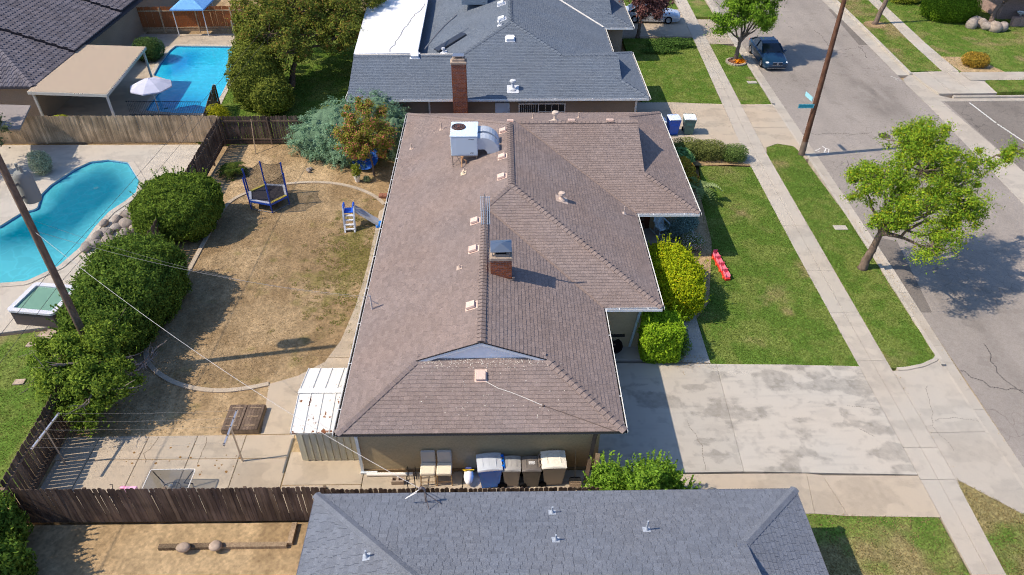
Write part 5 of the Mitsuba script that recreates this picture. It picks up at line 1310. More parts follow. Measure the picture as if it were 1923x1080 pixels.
bush('dark_shrub', 'dark green shrub by the far corner of the patio cover', 'shrub', [((-27.0, 55.2, .8), (1.2, 1.2, .9))], 4000, (0.03, 0.06, 0.02), (0.09, 0.14, 0.04), .12, .5, 2.2, 45, .2)

# ================================================================ POOLS AND NEIGHBOURS' THINGS
def pool(label, edge, deep, bright, zw=-.10, seed=0):
    k = thing('swimming_pool', label, 'swimming pool')
    pg = Polygon([p[:2] for p in edge]).buffer(-.25).buffer(.5).buffer(-.25)
    xy = np.array(shapely.segmentize(pg, .5).exterior.coords)[:-1]
    x0, y0, x1, y1 = pg.bounds
    gx, gy = np.meshgrid(np.arange(x0, x1, .45), np.arange(y0, y1, .45)); g = np.c_[gx.ravel(), gy.ravel()]
    g = g[shapely.contains_xy(pg.buffer(-.2), g[:, 0], g[:, 1])]
    from scipy.spatial import Delaunay
    pts = np.vstack([xy, g]); T = Delaunay(pts).simplices; cen = pts[T].mean(1); T = T[shapely.contains_xy(pg.buffer(.01), cen[:, 0], cen[:, 1])]
    d = np.array([pg.exterior.distance(Point(p)) for p in pts])
    dp = sum(np.exp(-(((pts[:, 0] - a) / ra) ** 2 + ((pts[:, 1] - b) / rb) ** 2)) for a, b, ra, rb in deep) * np.clip(d / 1.2, 0.15, 1)
    uv = np.c_[np.clip(dp, 0, 1), np.full(len(pts), bright)]
    c = np.cross(pts[T[:, 1]] - pts[T[:, 0]], pts[T[:, 2]] - pts[T[:, 0]]); T = np.where((c < 0)[:, None], T[:, ::-1], T)
    put('water', (np.c_[pts, np.full(len(pts), zw)], T), 'water', uv=uv, smooth=True, parent=k)
    put('basin', prism(pg.buffer(.06) - pg.buffer(-.02), -.31, .0), 'paint', C(150, 190, 205), parent=k)
    put('tile_band', prism(pg.buffer(.02) - pg.buffer(-.05), -.14, -.06), 'gloss', C(60, 110, 150), parent=k)
    put('drain', lathe([(0, zw + .002), (.14, zw + .002)], 14, (deep[0][0], deep[0][1], 0)), 'paint', C(60, 120, 140), parent=k)
    ring = pg.buffer(.32) - pg.buffer(.0)
    put('coping', prism(ring, -.05, .025), 'concrete_walk', uv=(1.2, 0), parent=k)
    return pg
e1 = [(-23.53,39.12), (-22.28,38.78), (-20.74,36.57), (-20.45,35.28), (-20.68,34.38), (-21.10,33.31), (-21.21,31.92), (-21.17,30.01), (-21.50,28.45), (-22.45,27.29), (-23.61,27.15), (-24.65,27.24), (-27.03,31.27), (-26.20,31.99), (-25.75,33.27), (-25.11,33.68), (-25.61,35.18), (-25.58,36.16), (-25.07,37.98), (-24.53,38.88)]
pg1 = pool('kidney-shaped turquoise pool left of the hedges', e1, [(-23.0, 36.0, 3.4, 3.6), (-24.2, 32.6, 2.6, 2.4), (-27.3, 30.8, 2.0, 1.4)], 0.0)
e2 = [(-26.13,58.05), (-20.39,57.74), (-20.23,55.45), (-19.87,51.09), (-19.36,45.45), (-21.60,45.48), (-23.99,45.93), (-24.21,49.26), (-23.98,50.95), (-25.66,51.96), (-26.02,54.23), (-26.23,56.89)]
pg2 = pool('bright blue swimming pool with straight sides near the olive shrub', e2, [(-22.8, 46.5, 3.5, 2.6), (-24.6, 54.5, 1.2, 3)], 0.62)
slabs('pool_deck', 'pale concrete deck round the kidney pool', [Polygon([(-40, 20.2), (-17.35, 24.5), (-18.5, 41.0), (-40, 41.2)]) - pg1.buffer(.315)], 'concrete_walk', z=-0.01, tones=(1.2,))
slabs('pool_deck', 'beige concrete deck round the bright blue pool', [Polygon([(-32, 41.8), (-19.3, 41.8), (-19.8, 60.8), (-32, 60.8)]) - pg2.buffer(.315)], 'concrete_patio', z=-0.01, tones=(.7,))
k = thing('patio_cover', 'flat beige patio cover at the upper left', 'patio cover')
pc = [(-29.87,51.17,2.6)[:2], (-24.95,50.69,2.6)[:2], (-24.27,42.64,2.6)[:2], (-29.31,43.11,2.6)[:2]]
put('roof_panel', prism(pc, 2.5, 2.62), 'paint', C(178, 161, 142), parent=k)
put('fascia', prism(Polygon(pc).buffer(.04) - Polygon(pc).buffer(-.02), 2.42, 2.60), 'paint', C(200, 196, 186), parent=k)
for q in pc: 
    c = np.array(q) * .94 + np.mean(pc, 0) * .06
    put('post', box(c[0] - .06, c[0] + .06, c[1] - .06, c[1] + .06, -.05, 2.45), 'paint', C(216, 212, 202), parent=k)
k = thing('patio_umbrella', 'pale lavender patio umbrella beside the bright blue pool', 'umbrella')
ux, uy = (-22.80,45.42,2)[:2]
V, F = lathe([(0.01, 2.45), (.7, 2.25), (1.35, 1.95), (1.36, 1.88)], 8, (ux, uy, 0)); put('canopy', (V, F), 'paint', C(196, 198, 216), parent=k)
put('pole', tube([(ux, uy, 0), (ux, uy, 2.5)], .03, 8), 'paint', C(220, 220, 220), parent=k)
k = thing('hot_tub', 'square hot tub with white rim beside the tall hedge', 'hot tub')
hx, hy = (-20.22,25.02,0.8)[:2]
put('skirt', rotz(cbox(hx - 1.05, hx + 1.05, hy - .95, hy + .95, -.02, .72, .08), -8, (hx, hy)), 'paint', C(96, 88, 86), parent=k)
sq = shapely.affinity.rotate(sbox(hx - 1.1, hy - 1, hx + 1.1, hy + 1).buffer(-.2).buffer(.2), -8)
put('rim', prism(sq - sq.buffer(-.22), .72, .82), 'gloss', C(206, 206, 214), parent=k)
put('water', sheet(sq.buffer(-.2), .735), 'paint', C(118, 156, 140), parent=k)
rk = R_(51)
for i in range(14):
    u, v = rk.uniform(188, 258), 0; v = 455 - (u - 188) * 1.15 + rk.uniform(-18, 22)
    x, y = (-20.7 + (i % 5) * .42 + rk.uniform(-.2, .2), 29.9 + (i // 5) * 1.0 + (i % 5) * .35 + rk.uniform(-.2, .2))
    kk = tag(put('boulder', ico((x, y, .12), rk.uniform(.22, .45, 3) * [1, 1, .75], 2, i, .22, 1.3), 'stone', uv=(rk.rand() * .6, 0), smooth=50), ('%s boulder from the hot tub end in the %s row by the kidney pool' % (('first', 'second', 'third', 'fourth', 'fifth')[i % 5], ('near', 'middle', 'far')[i // 5])), 'boulder', 'boulders by the kidney pool')
for i, q in enumerate(((39.69,61.38), (40.39,62.04), (40.73,61.63), (40.88,60.97), (41.25,60.57), (41.95,60.69))):
    x, y = q[:2]; tag(put('boulder', ico((x, y, .25), rk.uniform(.35, .6, 3), 2, i + 30, .22, 1.3), 'stone', uv=(rk.rand() * .5 + .2, 0), smooth=50), ('leftmost boulder in the row beside the clipped mound', 'second boulder from the left beside the clipped mound', 'third boulder from the left beside the clipped mound', 'fourth boulder from the left beside the clipped mound', 'fifth boulder from the left beside the clipped mound', 'rightmost boulder in the row by the corner tree')[i], 'boulder', 'boulders by the clipped mound')
k = thing('bird_bath', 'small white bird bath in front of the corner house', 'bird bath')
bx_, by_ = (44.65,62.93)[:2]
put('bowl', lathe([(.0, .62), (.3, .66), (.38, .78), (.34, .78), (.28, .7), (.0, .68)], 16, (bx_, by_, 0)), 'gloss', WHITE, parent=k); put('pedestal', lathe([(.2, 0), (.08, .15), (.06, .5), (.12, .62)], 12, (bx_, by_, 0)), 'gloss', WHITE, parent=k)
k = thing('blue_canopy', 'light blue canopy behind the orange-brown fence', 'canopy')
cx_, cy_ = (-25.37,61.44,2.2)[:2]
V, F = lathe([(.02, 2.9), (1.9, 2.2), (1.92, 2.1)], 4, (cx_, cy_, 0)); put('roof', rotz((V, F), 45, (cx_, cy_)), 'paint', C(120, 176, 235), parent=k)
for a in (-1, 1):
    for b in (-1, 1): put('post', tube([(cx_ + a * 1.2, cy_ + b * 1.2, 0), (cx_ + a * 1.2, cy_ + b * 1.2, 2.2)], .04, 6), 'paint', WHITE, parent=k)
for i, q in enumerate(((-19.77,23.53), (-19.51,23.66), (-19.58,23.32), (-19.94,22.86), (-19.37,20.67))):
    x, y = q[:2]; tag(put('stepping_stone', prism(rough_poly(sbox(x - .22, y - .14, x + .22, y + .14), .15, .04, i), -.01, .05), 'stone', uv=(1, 0)), ('pale flat stone touching the hedge foot, middle of the three by the hot tub', 'pale flat stone nearest the tall hedge below the hot tub', 'lowest of the three pale stones below the hot tub', 'pale flat stone lying apart on the grass under the hot tub corner', 'single pale flat stone halfway down the grass along the left fence')[i], 'stepping stone', 'pale stones beside the left fence')

# ================================================================ POLES AND WIRES
k = thing('utility_pole', 'tall brown wooden utility pole rising out of the tall hedge', 'utility pole')
put('pole', tube([(-16.3, 21.15, -.1), (-16.3, 21.2, 5), (-16.32, 21.25, 10.4)], [.15, .13, .11], 14), 'bark', uv=(.3, 0), smooth=True, parent=k)
put('transformer', [lathe([(0.0, 7.75), (.26, 7.78), (.29, 7.9), (.29, 8.75), (.2, 8.9), (0, 8.92)], 18, (-16.2, 21.75, 0)), tube([(-16.1, 21.7, 8.9), (-16.1, 21.7, 9.15)], .05, 8), tube([(-16.3, 21.85, 8.9), (-16.3, 21.85, 9.15)], .05, 8)], 'paint', C(140, 142, 140), smooth=40, parent=k)
for z in (8.1, 8.6): put('bracket', beam((-16.3, 21.2, z), (-16.25, 21.6, z), .06, .08), 'paint', C(110, 110, 108), parent=k)
def wire(label, p, q, sag, r, col, group=None):
    t = np.linspace(0, 1, 26)[:, None]; p, q = np.array(p), np.array(q)
    pts = p + (q - p) * t - np.array([0, 0, 1]) * sag * 4 * t * (1 - t)
    return tag(put('overhead_wire', tube(pts, r, 5), 'paint', col), label, 'wire', group)
gm = pGN.z((-2.35,12.90,2.75)[0], (-2.35,12.90,2.75)[1])
wire('white service wire from the utility pole down to the grey roof mast', (-16.3, 21.2, 6.9), ((-2.35,12.90,2.75)[0] - .14, (-2.35,12.90,2.75)[1], gm + .66), .75, .008, C(206, 202, 198))
wire('service wire from the utility pole to the mast on the brown eave', (-16.3, 21.2, 6.9), ((-5.13,21.68,2.9)[0] - .1, (-5.13,21.68,2.9)[1], 3.43), .45, .006, C(170, 166, 162))
wire('pale second wire sagging over the dead lawn to the brown eave', (-16.3, 21.2, 7.4), ((-5.13,21.68,2.9)[0] - .05, (-5.13,21.68,2.9)[1] + .05, 3.3), .6, .004, C(150, 146, 144))
for z, dx, lab in ((4.6, .16, 'lower dark cable strung along the left fence line from the utility pole'), (5.0, -.14, 'upper dark cable strung along the left fence line from the utility pole')):
    wire(lab, (-16.4 + dx, 21.2, z), (-14.6 + dx, 62, z + .4), .35, .008, C(82, 78, 80))
    wire(lab.replace('from the utility pole', 'toward the bottom of the frame'), (-16.4 + dx, 21.2, z), (-17.2 + dx, -6, z), .3, .008, C(82, 78, 80))
k = thing('street_lamp', 'tall leaning brown wooden lamp pole beside the road', 'street lamp')
LB = np.array([18.06, 39.2, 0]); LT = np.array([18.1, 39.25, 9.55])
put('pole', tube([LB - [0, 0, .1], LB * .5 + LT * .5, LT], [.17, .145, .115], 16), 'bark', uv=(1, 0), smooth=True, parent=k)
put('arm', tube([LT - [0, 0, .45], LT + [.3, 0, -.2], LT + [.8, 0, -.1], LT + [1.1, 0, -.1]], .03, 8), 'metal', C(170, 174, 178), parent=k)
V, F = ico((LT[0] + 1.38, LT[1], LT[2] - .1), (.36, .14, .09), 2); put('lamp_head', (V, F), 'gloss', C(214, 224, 226), smooth=True, parent=k)
put('wire_band', [lathe([(.15, -.02), (.158, 0), (.15, .02)], 14, (18.075, 39.215, z)) for z in (2.95, 3.05, 3.3)], 'paint', C(70, 60, 56), parent=k)
put('base_collar', lathe([(.2, 0), (.185, .5), (.168, .9), (.16, .9)], 14, (18.06, 39.2, 0)), 'bark', uv=(.05, 0), parent=k)
for lab, m, z in (('teal blank-looking street name sign facing the camera on the lamp pole', box(17.05, 17.95, 39.05, 39.07, 3.05, 3.30), 0), ('pale teal street name sign seen edge-on on the lamp pole', rotz(box(17.9, 17.93, 39.4, 40.25, 3.30, 3.55), 8, (17.9, 39.4)), 0)):
    k2 = thing('street_sign', lab, 'sign')
    put('blade', m, 'gloss', C(28, 140, 165) if 'blank' in lab else C(150, 208, 220), parent=k2)
    V, F = m; c = (V.min(0) + V.max(0)) / 2
    if 'blank' in lab: put('border', [box(17.07, 17.93, 39.046, 39.0495, z0, z0 + .014) for z0 in (3.06, 3.276)] + [box(x0, x0 + .014, 39.0445, 39.0485, 3.07, 3.28) for x0 in (17.06, 17.926)], 'gloss', C(160, 215, 225), parent=k2)
for q, lab in (((17.47,31.23), 'small pale concrete meter lid in the parking strip near the leaning tree'), ((18.03,50.07), 'small pale concrete meter lid in the strip below the parked car')):
    x, y = q[:2]; k = thing('meter_lid', lab, 'utility cover'); put('frame', prism(sbox(x - .33, y - .2, x + .33, y + .2) - sbox(x - .26, y - .13, x + .26, y + .13), -.05, .035), 'concrete_walk', uv=(1.2, 0), parent=k); put('lid', prism(sbox(x - .255, y - .125, x + .255, y + .125), -.05, .03), 'concrete_walk', uv=(.9, 0), parent=k)
k = thing('tree_planter', 'round brick-edged bed of orange flowers round the small street tree', 'planter')
for i in range(22):
    a = i * 2 * math.pi / 22; m = rotz(box(.62, .78, -.085, .085, -.05, .12), math.degrees(a)); put('edging', move(m, 17.85, 53.9), 'concrete_patio', uv=(R_(i).rand(), 0), parent=k)
put('soil', prism(Point(17.85, 53.9).buffer(.62), -.02, .05), 'paint', C(120, 84, 70), parent=k)
rs = R_(61); n = 500; Pq = np.c_[17.85 + .28 + rs.normal(0, .2, n), 53.85 + rs.normal(0, .16, n), rs.uniform(.05, .28, n)]
M, col = leaf_mesh(Pq, np.tile([0, 0, 1.0], (n, 1)), .1, .8, rs, leaf_cols(n, (.55, .13, .01), (.8, .32, .02), rs)); put('flowers', M, 'leaf', col, parent=k, kind='stuff')

# ================================================================ VEHICLES
def sedan(label, place, rz, body, win='dark_glass', cat_='car', scale=1.0):
    """four-door saloon, nose towards -y, 4.85 m long"""
    k = thing('parked_car', label, cat_)
    T = lambda m: move(m, place[0], place[1], place[2], rz, scale)
    ys = np.array([-2.42, -2.36, -2.2, -1.8, -1.2, -.9, 0, .9, 1.6, 2.0, 2.3, 2.40])
    hw = np.array([.62, .74, .84, .90, .925, .93, .93, .93, .92, .89, .82, .74])
    top = np.array([.60, .68, .74, .82, .90, .95, .96, .97, .98, .97, .93, .80]); bot = np.array([.32, .24, .20, .18, .18, .18, .18, .18, .18, .20, .26, .36])
    V, F = [], []
    prof = [(-1, .0), (-1.0, .35), (-1.0, .68), (-.93, .90), (-.72, 1.0), (-.3, 1.02), (.3, 1.02), (.72, 1.0), (.93, .90), (1.0, .68), (1.0, .35), (1, 0)]
    n = len(prof)
    for y, w, t, b in zip(ys, hw, top, bot): V += [(p * w * (.96 if q < .1 else 1), y, b + (t - b) * q) for p, q in prof]
    V = np.array(V)
    for i in range(len(ys) - 1):
        for j in range(n):
            a, b = i * n + j, i * n + (j + 1) % n; F += [[a, b, b + n], [a, b + n, a + n]]
    e = (len(ys) - 1) * n
    F += [[0, j + 1, j] for j in range(1, n - 1)] + [[e, e + j, e + j + 1] for j in range(1, n - 1)]
    m = trimesh.Trimesh(V, np.array(F), process=False); m.fix_normals()
    put('body', T((np.array(m.vertices), np.array(m.faces))), 'carpaint', body, smooth=38, parent=k, jit=0)
    gy = [(-1.05, .80, .93), (-.25, .66, 1.36), (.2, .64, 1.43), (.9, .62, 1.42), (1.25, .63, 1.34), (2.0, .76, .97)]
    V, F = [], []
    for y, w, z in gy: V += [(-.86 if z > 1 else -w - .04, y, .93), (-w, y, z - .02), (-w * .85, y, z), (w * .85, y, z), (w, y, z - .02), (.86 if z > 1 else w + .04, y, .93)]
    V = np.array(V); n = 6
    for i in range(len(gy) - 1):
        for j in range(5): a, b = i * n + j, i * n + j + 1; F += [[a, b, b + n], [a, b + n, a + n]]
    m = trimesh.Trimesh(V, np.array(F), process=False)
    put('window', T((V, np.array(F))), win, parent=k)
    rf = []
    for (y0, w0, z0), (y1, w1, z1) in zip(gy[1:4], gy[2:5]): rf.append((np.array([(-w0 * .93, y0, z0 + .012), (w0 * .93, y0, z0 + .012), (w1 * .93, y1, z1 + .012), (-w1 * .93, y1, z1 + .012), (-w0 * .93, y0, z0 - .02), (w0 * .93, y0, z0 - .02), (w1 * .93, y1, z1 - .02), (-w1 * .93, y1, z1 - .02)]), np.array([[0, 1, 2], [0, 2, 3], [4, 6, 5], [4, 7, 6], [0, 4, 1], [1, 4, 5], [2, 6, 3], [3, 6, 7], [0, 3, 4], [3, 7, 4], [1, 5, 2], [2, 5, 6]])))
    put('roof', T(cat(rf)), 'carpaint', body, parent=k, jit=0)
    pil = []
    for s in (-1, 1):
        pil += [beam((s * .84, -1.06, .95), (s * .655, -.25, 1.37), .06, .05), beam((s * .80, 1.95, .98), (s * .62, 1.25, 1.35), .12, .05), beam((s * .875, .35, .95), (s * .66, .35, 1.41), .07, .05, (0, 1, 0))]
    put('pillar', T(cat(pil)), 'carpaint', body, parent=k, jit=0)
    for s in (-1, 1):
        for y in (-1.42, 1.42):
            t = put('tyre', T((lathe([(.20, -.1), (.31, -.11), (.33, -.07), (.33, .07), (.31, .11), (.20, .1)], 22)[0][:, [2, 0, 1]] + [s * .83, y, .33], lathe([(.20, -.1), (.31, -.11), (.33, -.07), (.33, .07), (.31, .11), (.20, .1)], 22)[1])), 'paint', C(38, 38, 40), parent=k)
            L = lathe([(.0, .0), (.2, .03), (.21, 0), (.2, -.02)], 18); put('rim', T((L[0][:, [2, 0, 1]] * [s, 1, 1] + [s * .90, y, .33], L[1])), 'metal', C(190, 190, 194), parent=k)
        hl = ico((s * .66, -2.19, .63), (.17, .17, .075), 2); put('headlight', T(hl), 'gloss', C(214, 222, 230), smooth=True, parent=k)
        put('mirror', T(ico((s * 1.0, -.78, 1.0), (.11, .07, .075), 2)), 'carpaint', body, smooth=True, parent=k, jit=0)
        put('tail_light', T(box(min(s * .5, s * .8), max(s * .5, s * .8), 2.3, 2.37, .72, .86)), 'gloss', C(170, 24, 22), parent=k)
        for y in (-.9, .35, 1.3): put('door_line', T(box(s * .922 - .012, s * .922 + .012, y, y + .012, .32, .95)), 'paint', C(40, 44, 50), parent=k)
        for y in (.12, 1.1): put('door_handle', T(box(s * .93 - .012, s * .93 + .012, y, y + .16, .80, .825)), 'metal', C(170, 174, 180), parent=k)
    put('grille', T(cat([box(-.34, .34, -2.435, -2.40, .50 + i * .045, .525 + i * .045) for i in range(4)] + [box(-.6, .6, -2.42, -2.37, .26, .36)])), 'paint', C(60, 64, 70), parent=k)
    put('chrome_trim', T(cat([box(-.38, .38, -2.438, -2.41, .485, .498), box(-.38, .38, -2.43, -2.40, .675, .69), box(-.70, .70, -2.415, -2.38, .225, .245)])), 'metal', C(220, 224, 228), parent=k)
    B = lathe([(.055, -.008), (.07, 0), (.055, .008), (.055, -.008)], 20); bd = [(B[0][:, [0, 2, 1]], B[1])] + [beam((0, 0, 0), (.06 * math.sin(a), 0, .06 * math.cos(a)), .01, .012, (0, 1, 0)) for a in (0, 2.094, 4.189)]
    V, F = cat(bd); put('badge', T((V + [0, -2.45, .595], F)), 'metal', C(235, 238, 242), parent=k, label='round three-spoke badge on the grille')
    put('plate', T(box(-.24, .24, 2.39, 2.41, .55, .68)), 'paint', WHITE, parent=k)
    put('wiper', T(cat([beam((-.5, -1.08, .96), (.05, -.98, 1.0), .02, .015), beam((0, -1.1, .96), (.55, -.98, 1.0), .02, .015)])), 'paint', C(30, 30, 32), parent=k)
    return k
sedan('dark blue sedan parked at the kerb, nose to the camera', (20.45, 54.75, -.12), 0.5, C(24, 62, 92))
sedan('silver sedan on the far driveway half hidden by the plum tree', (12.9, 63.6, .016), 84, C(190, 200, 212))

# ================================================================ THINGS ON AND BESIDE THE HOUSES
def hvac(label, o, w, d, h, col, ducts=True):
    k = thing('rooftop_air_conditioner', label, 'air conditioner'); x, y, z = o
    put('cabinet', cbox(x, x + w, y, y + d, z, z + h, .02), 'gloss', col, parent=k)
    put('lid', cbox(x - .02, x + w + .02, y - .02, y + d + .02, z + h + .002, z + h + .04, .015), 'gloss', np.minimum(col * 1.15, .86), parent=k)
    put('panel', [box(x + .25, x + w - .03, y - .012, y - .001, z + .08, z + h - .05)], 'gloss', col * .95, parent=k)
    put('vent_slot', [box(x + w - .42, x + w - .15, y - .016, y - .0125, z + h - .16, z + h - .13), box(x + w - .35, x + w - .2, y - .016, y - .0125, z + .12, z + .16)], 'paint', C(90, 96, 104), parent=k)
    fx, fy = x + w * .28, y + d * .62
    g = put('fan_grille', lathe([(.0, .015), (.30, .02), (.32, .045), (.335, .042), (.335, 0)], 26, (fx, fy, z + h + .03)), 'paint', C(84, 56, 48), parent=k)
    put('guard_wire', [lathe([(r, .055), (r + .012, .06), (r + .024, .055)], 26, (fx, fy, z + h + .03)) for r in (.07, .15, .23, .3)] + [beam((fx + .06 * math.cos(a), fy + .06 * math.sin(a), z + h + .085), (fx + .33 * math.cos(a), fy + .33 * math.sin(a), z + h + .085), .012, .01) for a in np.arange(6) * math.pi / 3], 'metal', C(160, 140, 130), parent=g)
    put('hub', lathe([(0, .07), (.07, .06), (.08, .03)], 14, (fx, fy, z + h + .03)), 'paint', C(110, 70, 62), parent=g)
    return k
ak = hvac('white air conditioner on thin legs on the brown roof with two curved ducts', (-2.45, 31.0, 4.45), 1.26, 1.5, .98, C(196, 212, 226))
for j, y in enumerate((31.05, 31.8)):
    t = np.linspace(0, math.pi / 2, 9); ms = []
    ring = [(-.28, 0), (.28, 0), (.28, .5), (-.28, .5)]
    V = []
    for a in t:
        for dy, rr in ((0, .22), (.56, .22), (.56, .78), (0, .78)):
            V.append((-1.1 + rr * math.sin(a) * 1.08 + .12, y + dy, 4.52 + rr * math.cos(a) * 1.05))
    V = np.array(V); F = []
    for i in range(8):
        for q in range(4): a, b = i * 4 + q, i * 4 + (q + 1) % 4; F += [[a, b, b + 4], [a, b + 4, a + 4]]
    m = trimesh.Trimesh(V, np.array(F), process=False); m.fix_normals()
    put('duct', [(np.array(m.vertices), np.array(m.faces)), box(-1.19, -.98, y, y + .56, 4.74, 5.32)], 'gloss', C(178, 186, 196), parent=ak)
    put('duct_boot', [box(-.30, -.05, y + .03, y + .53, 4.3, 4.56)], 'paint', C(120, 130, 142), parent=ak)
for x, y in ((-2.4, 31.05), (-1.25, 31.05), (-2.4, 32.4), (-1.25, 32.4)):
    put('leg', tube([(x, y, pW.z(x, y)), (x, y, 4.46)], .022, 6), 'metal', C(170, 165, 160), parent=ak)
put('brace', [beam((-2.4, 31.05, 3.9), (-1.9, 31.05, 4.44), .02, .02), beam((-2.4, 31.05, 4.4), (-2.4, 32.4, 3.9), .02, .02), beam((-2.45, 31, 4.44), (-1.2, 31, 4.44), .04, .04)], 'metal', C(160, 155, 150), parent=ak)
put('drain_pipe', [tube([(-2.0, 30.95, 4.3), (-1.75, 30.9, 4.25), (-1.75, 30.9, 4.08)], .025, 6), tube([(-1.95, 30.9, 4.35), (-1.95, 30.6, 4.05)], .03, 6), box(-2.0, -1.88, 30.9, 31.0, 4.3, 4.42)], 'paint', C(196, 150, 110), parent=ak)
roof_pipe(ranch, -1.85, 30.05, pW, .035, .16, C(214, 196, 170))
hvac('air conditioner with shade-toned sides on the slate roof at the top edge', (-2.9, 54.0, 4.35), 1.9, 1.6, 1.25, C(126, 140, 152))  # the blue-dark of its shaded faces is put into the cabinet colour
k = thing('television_antenna', 'thin antenna mast with pale rods beside the chimney', 'antenna')
put('mast', tube([(-.64, 22.35, 4.3), (-.66, 22.35, 7.55)], .016, 7), 'metal', C(150, 158, 168), parent=k)
for i in range(5): put('rod', tube([(-.80 + i * .075, 22.35, 6.25), (-.80 + i * .075, 22.35, 7.45)], .015, 5), 'paint', C(190, 205, 220), parent=k)
put('crossbar', [tube([(-.83, 22.35, z), (-.47, 22.35, z)], .009, 5) for z in (6.3, 6.85, 7.4)], 'metal', C(170, 184, 198), parent=k)
put('strap', [beam((-.66, 22.35, z), (-.48, 22.35, z), .02, .02) for z in (4.55, 4.85)], 'metal', C(150, 150, 150), parent=k)

# storage shed
k = thing('storage_shed', 'cream metal storage shed with white rust-spotted roof at the house corner', 'shed')
sx0, sx1, sy0, sy1 = -7.25, -5.18, 16.62, 19.3
put('wall', box(sx0 + .02, sx1 - .02, sy0 + .02, sy1 - .02, 0, 1.72), 'shed_metal', uv=(1, -.35), parent=k)
for i in range(9):
    a = sx0 + (sx1 - sx0) * i / 9
    put('wall_panel', [box(a + .012, a + .20, sy0 - .004, sy0 + .018, .02, 1.74), box(a + .20, a + .228, sy0 - .035, sy0 + .018, .02, 1.74)], 'shed_metal', uv=(1, -.35), parent=k)
ridge_y = 18.05
for s, (ya, yb) in enumerate(((16.4, ridge_y), (19.5, ridge_y))):
    za, zb = 1.78, 2.06
    for i in range(5):
        w = (sx1 - sx0 + .12) / 5; a = sx0 - .06 + w * i
        V = np.array([[a + .008, ya, za], [a + w - .008, ya, za], [a + w - .008, yb, zb], [a + .008, yb, zb]]); B = V - [0, 0, .02]
        pnl = (np.vstack([B, V]), BOXF if ya < yb else BOXF[:, ::-1])
        put('roof_panel', [pnl, beam((a, ya, za + .012), (a, yb, zb + .012), .022, .03)], 'shed_metal', uv=(0, .0 if s == 0 else -.06), parent=k)
put('ridge_cap', beam((sx0 - .08, ridge_y, 2.085), (sx1 + .08, ridge_y, 2.085), .22, .03), 'shed_metal', uv=(0, -.3), parent=k)
put('fascia', beam((sx0 - .07, 16.395, 1.74), (sx1 + .07, 16.395, 1.74), .02, .07), 'shed_metal', uv=(.5, .03), parent=k)

# bins
def wheelie_bin(label, x, y, rz, w, d, h, col, lid, group=None, mark=None):
    k = thing('trash_bin', label, 'trash bin', group); T = lambda m: move(m, x, y, .0, rz)
    V = np.array([(sx * w * q, sy * d * q - (0 if sy < 0 else 0), z) for z, q in ((.05, .37), (h * .86, .48), (h * .9, .5), (h, .5)) for sx, sy in ((-1, -1), (1, -1), (1, 1), (-1, 1))])
    F = [[i * 4 + j, i * 4 + (j + 1) % 4, i * 4 + 4 + (j + 1) % 4] for i in range(3) for j in range(4)] + [[i * 4 + j, i * 4 + 4 + (j + 1) % 4, i * 4 + 4 + j] for i in range(3) for j in range(4)] + [[0, 2, 1], [0, 3, 2], [12, 13, 14], [12, 14, 15]]
    put('body', T((V, np.array(F))), 'gloss', col, smooth=25, parent=k)
    L = []
    n = 9; V = []
    for i in range(n):
        t = i / (n - 1); yy = -d * .53 + t * d * 1.06; zz = h + .015 + .07 * math.sin(math.pi * (t * .85 + .1))
        V += [(-w * .52, yy, h - .01), (-w * .50, yy, zz - .02), (-w * .44, yy, zz), (w * .44, yy, zz), (w * .50, yy, zz - .02), (w * .52, yy, h - .01)]
    F = []
    for i in range(n - 1):
        for j in range(6): a, b = i * 6 + j, i * 6 + (j + 1) % 6; F += [[a, b, b + 6], [a, b + 6, a + 6]]
    F += [[0, j + 1, j] for j in range(1, 5)] + [[(n - 1) * 6, (n - 1) * 6 + j, (n - 1) * 6 + j + 1] for j in range(1, 5)]
    put('lid', T((np.array(V), np.array(F))), 'gloss', lid, smooth=40, parent=k)
    put('lid_rib', T(cat([box(-w * .3, w * .3, -d * .3 + i * d * .28, -d * .3 + i * d * .28 + .02, h + .06, h + .088) for i in range(3)])), 'gloss', lid * .9, parent=k)
    put('handle', T(cat([tube([(-w * .4, d * .5, h * .93), (-w * .4, d * .62, h * .99), (w * .4, d * .62, h * .99), (w * .4, d * .5, h * .93)], .016, 6)] + [box(a - .03, a + .03, d * .5, d * .6, h - .02, h + .03) for a in (-w * .3, 0, w * .3)])), 'gloss', col * .9, parent=k)
    for s in (-1, 1):
        L = lathe([(0, -.03), (.12, -.03), (.13, 0), (.12, .03), (0, .03)], 16); put('wheel', T((L[0][:, [2, 0, 1]] + [s * w * .40, d * .46, .13], L[1])), 'paint', C(30, 30, 32), parent=k)
    put('front_mould', T(cat([box(-w * .30, w * .30, -d * .468, -d * .44, h * .62, h * .80)])), 'gloss', col * 1.08, parent=k)
    if mark: put('marking', T(cat([box(-w * .12 + i * .05, -w * .12 + i * .05 + .03, -.12, .1, h + .085, h + .09) for i in range(3)])), 'paint', C(215, 215, 215), parent=k)
    return k
BLUE, GRY, DKG = C(12, 122, 240), C(140, 130, 122), C(84, 78, 74)
wheelie_bin('blue trash bin with pale grey lid, leftmost of the four by the wall', -.55, 15.62, -84, .72, .80, 1.08, BLUE, C(196, 202, 212))
wheelie_bin('small grey trash bin with plain grey lid next to the blue bin', .20, 15.62, 90, .62, .60, .98, GRY, C(170, 168, 166))
wheelie_bin('dark grey trash bin with white print on its lid', .88, 15.60, 90, .62, .62, .98, DKG, C(112, 106, 102), mark=1)
wheelie_bin('grey trash bin with white lid, rightmost of the four by the wall', 1.63, 15.70, 92, .72, .80, 1.08, C(146, 132, 120), C(236, 230, 216))
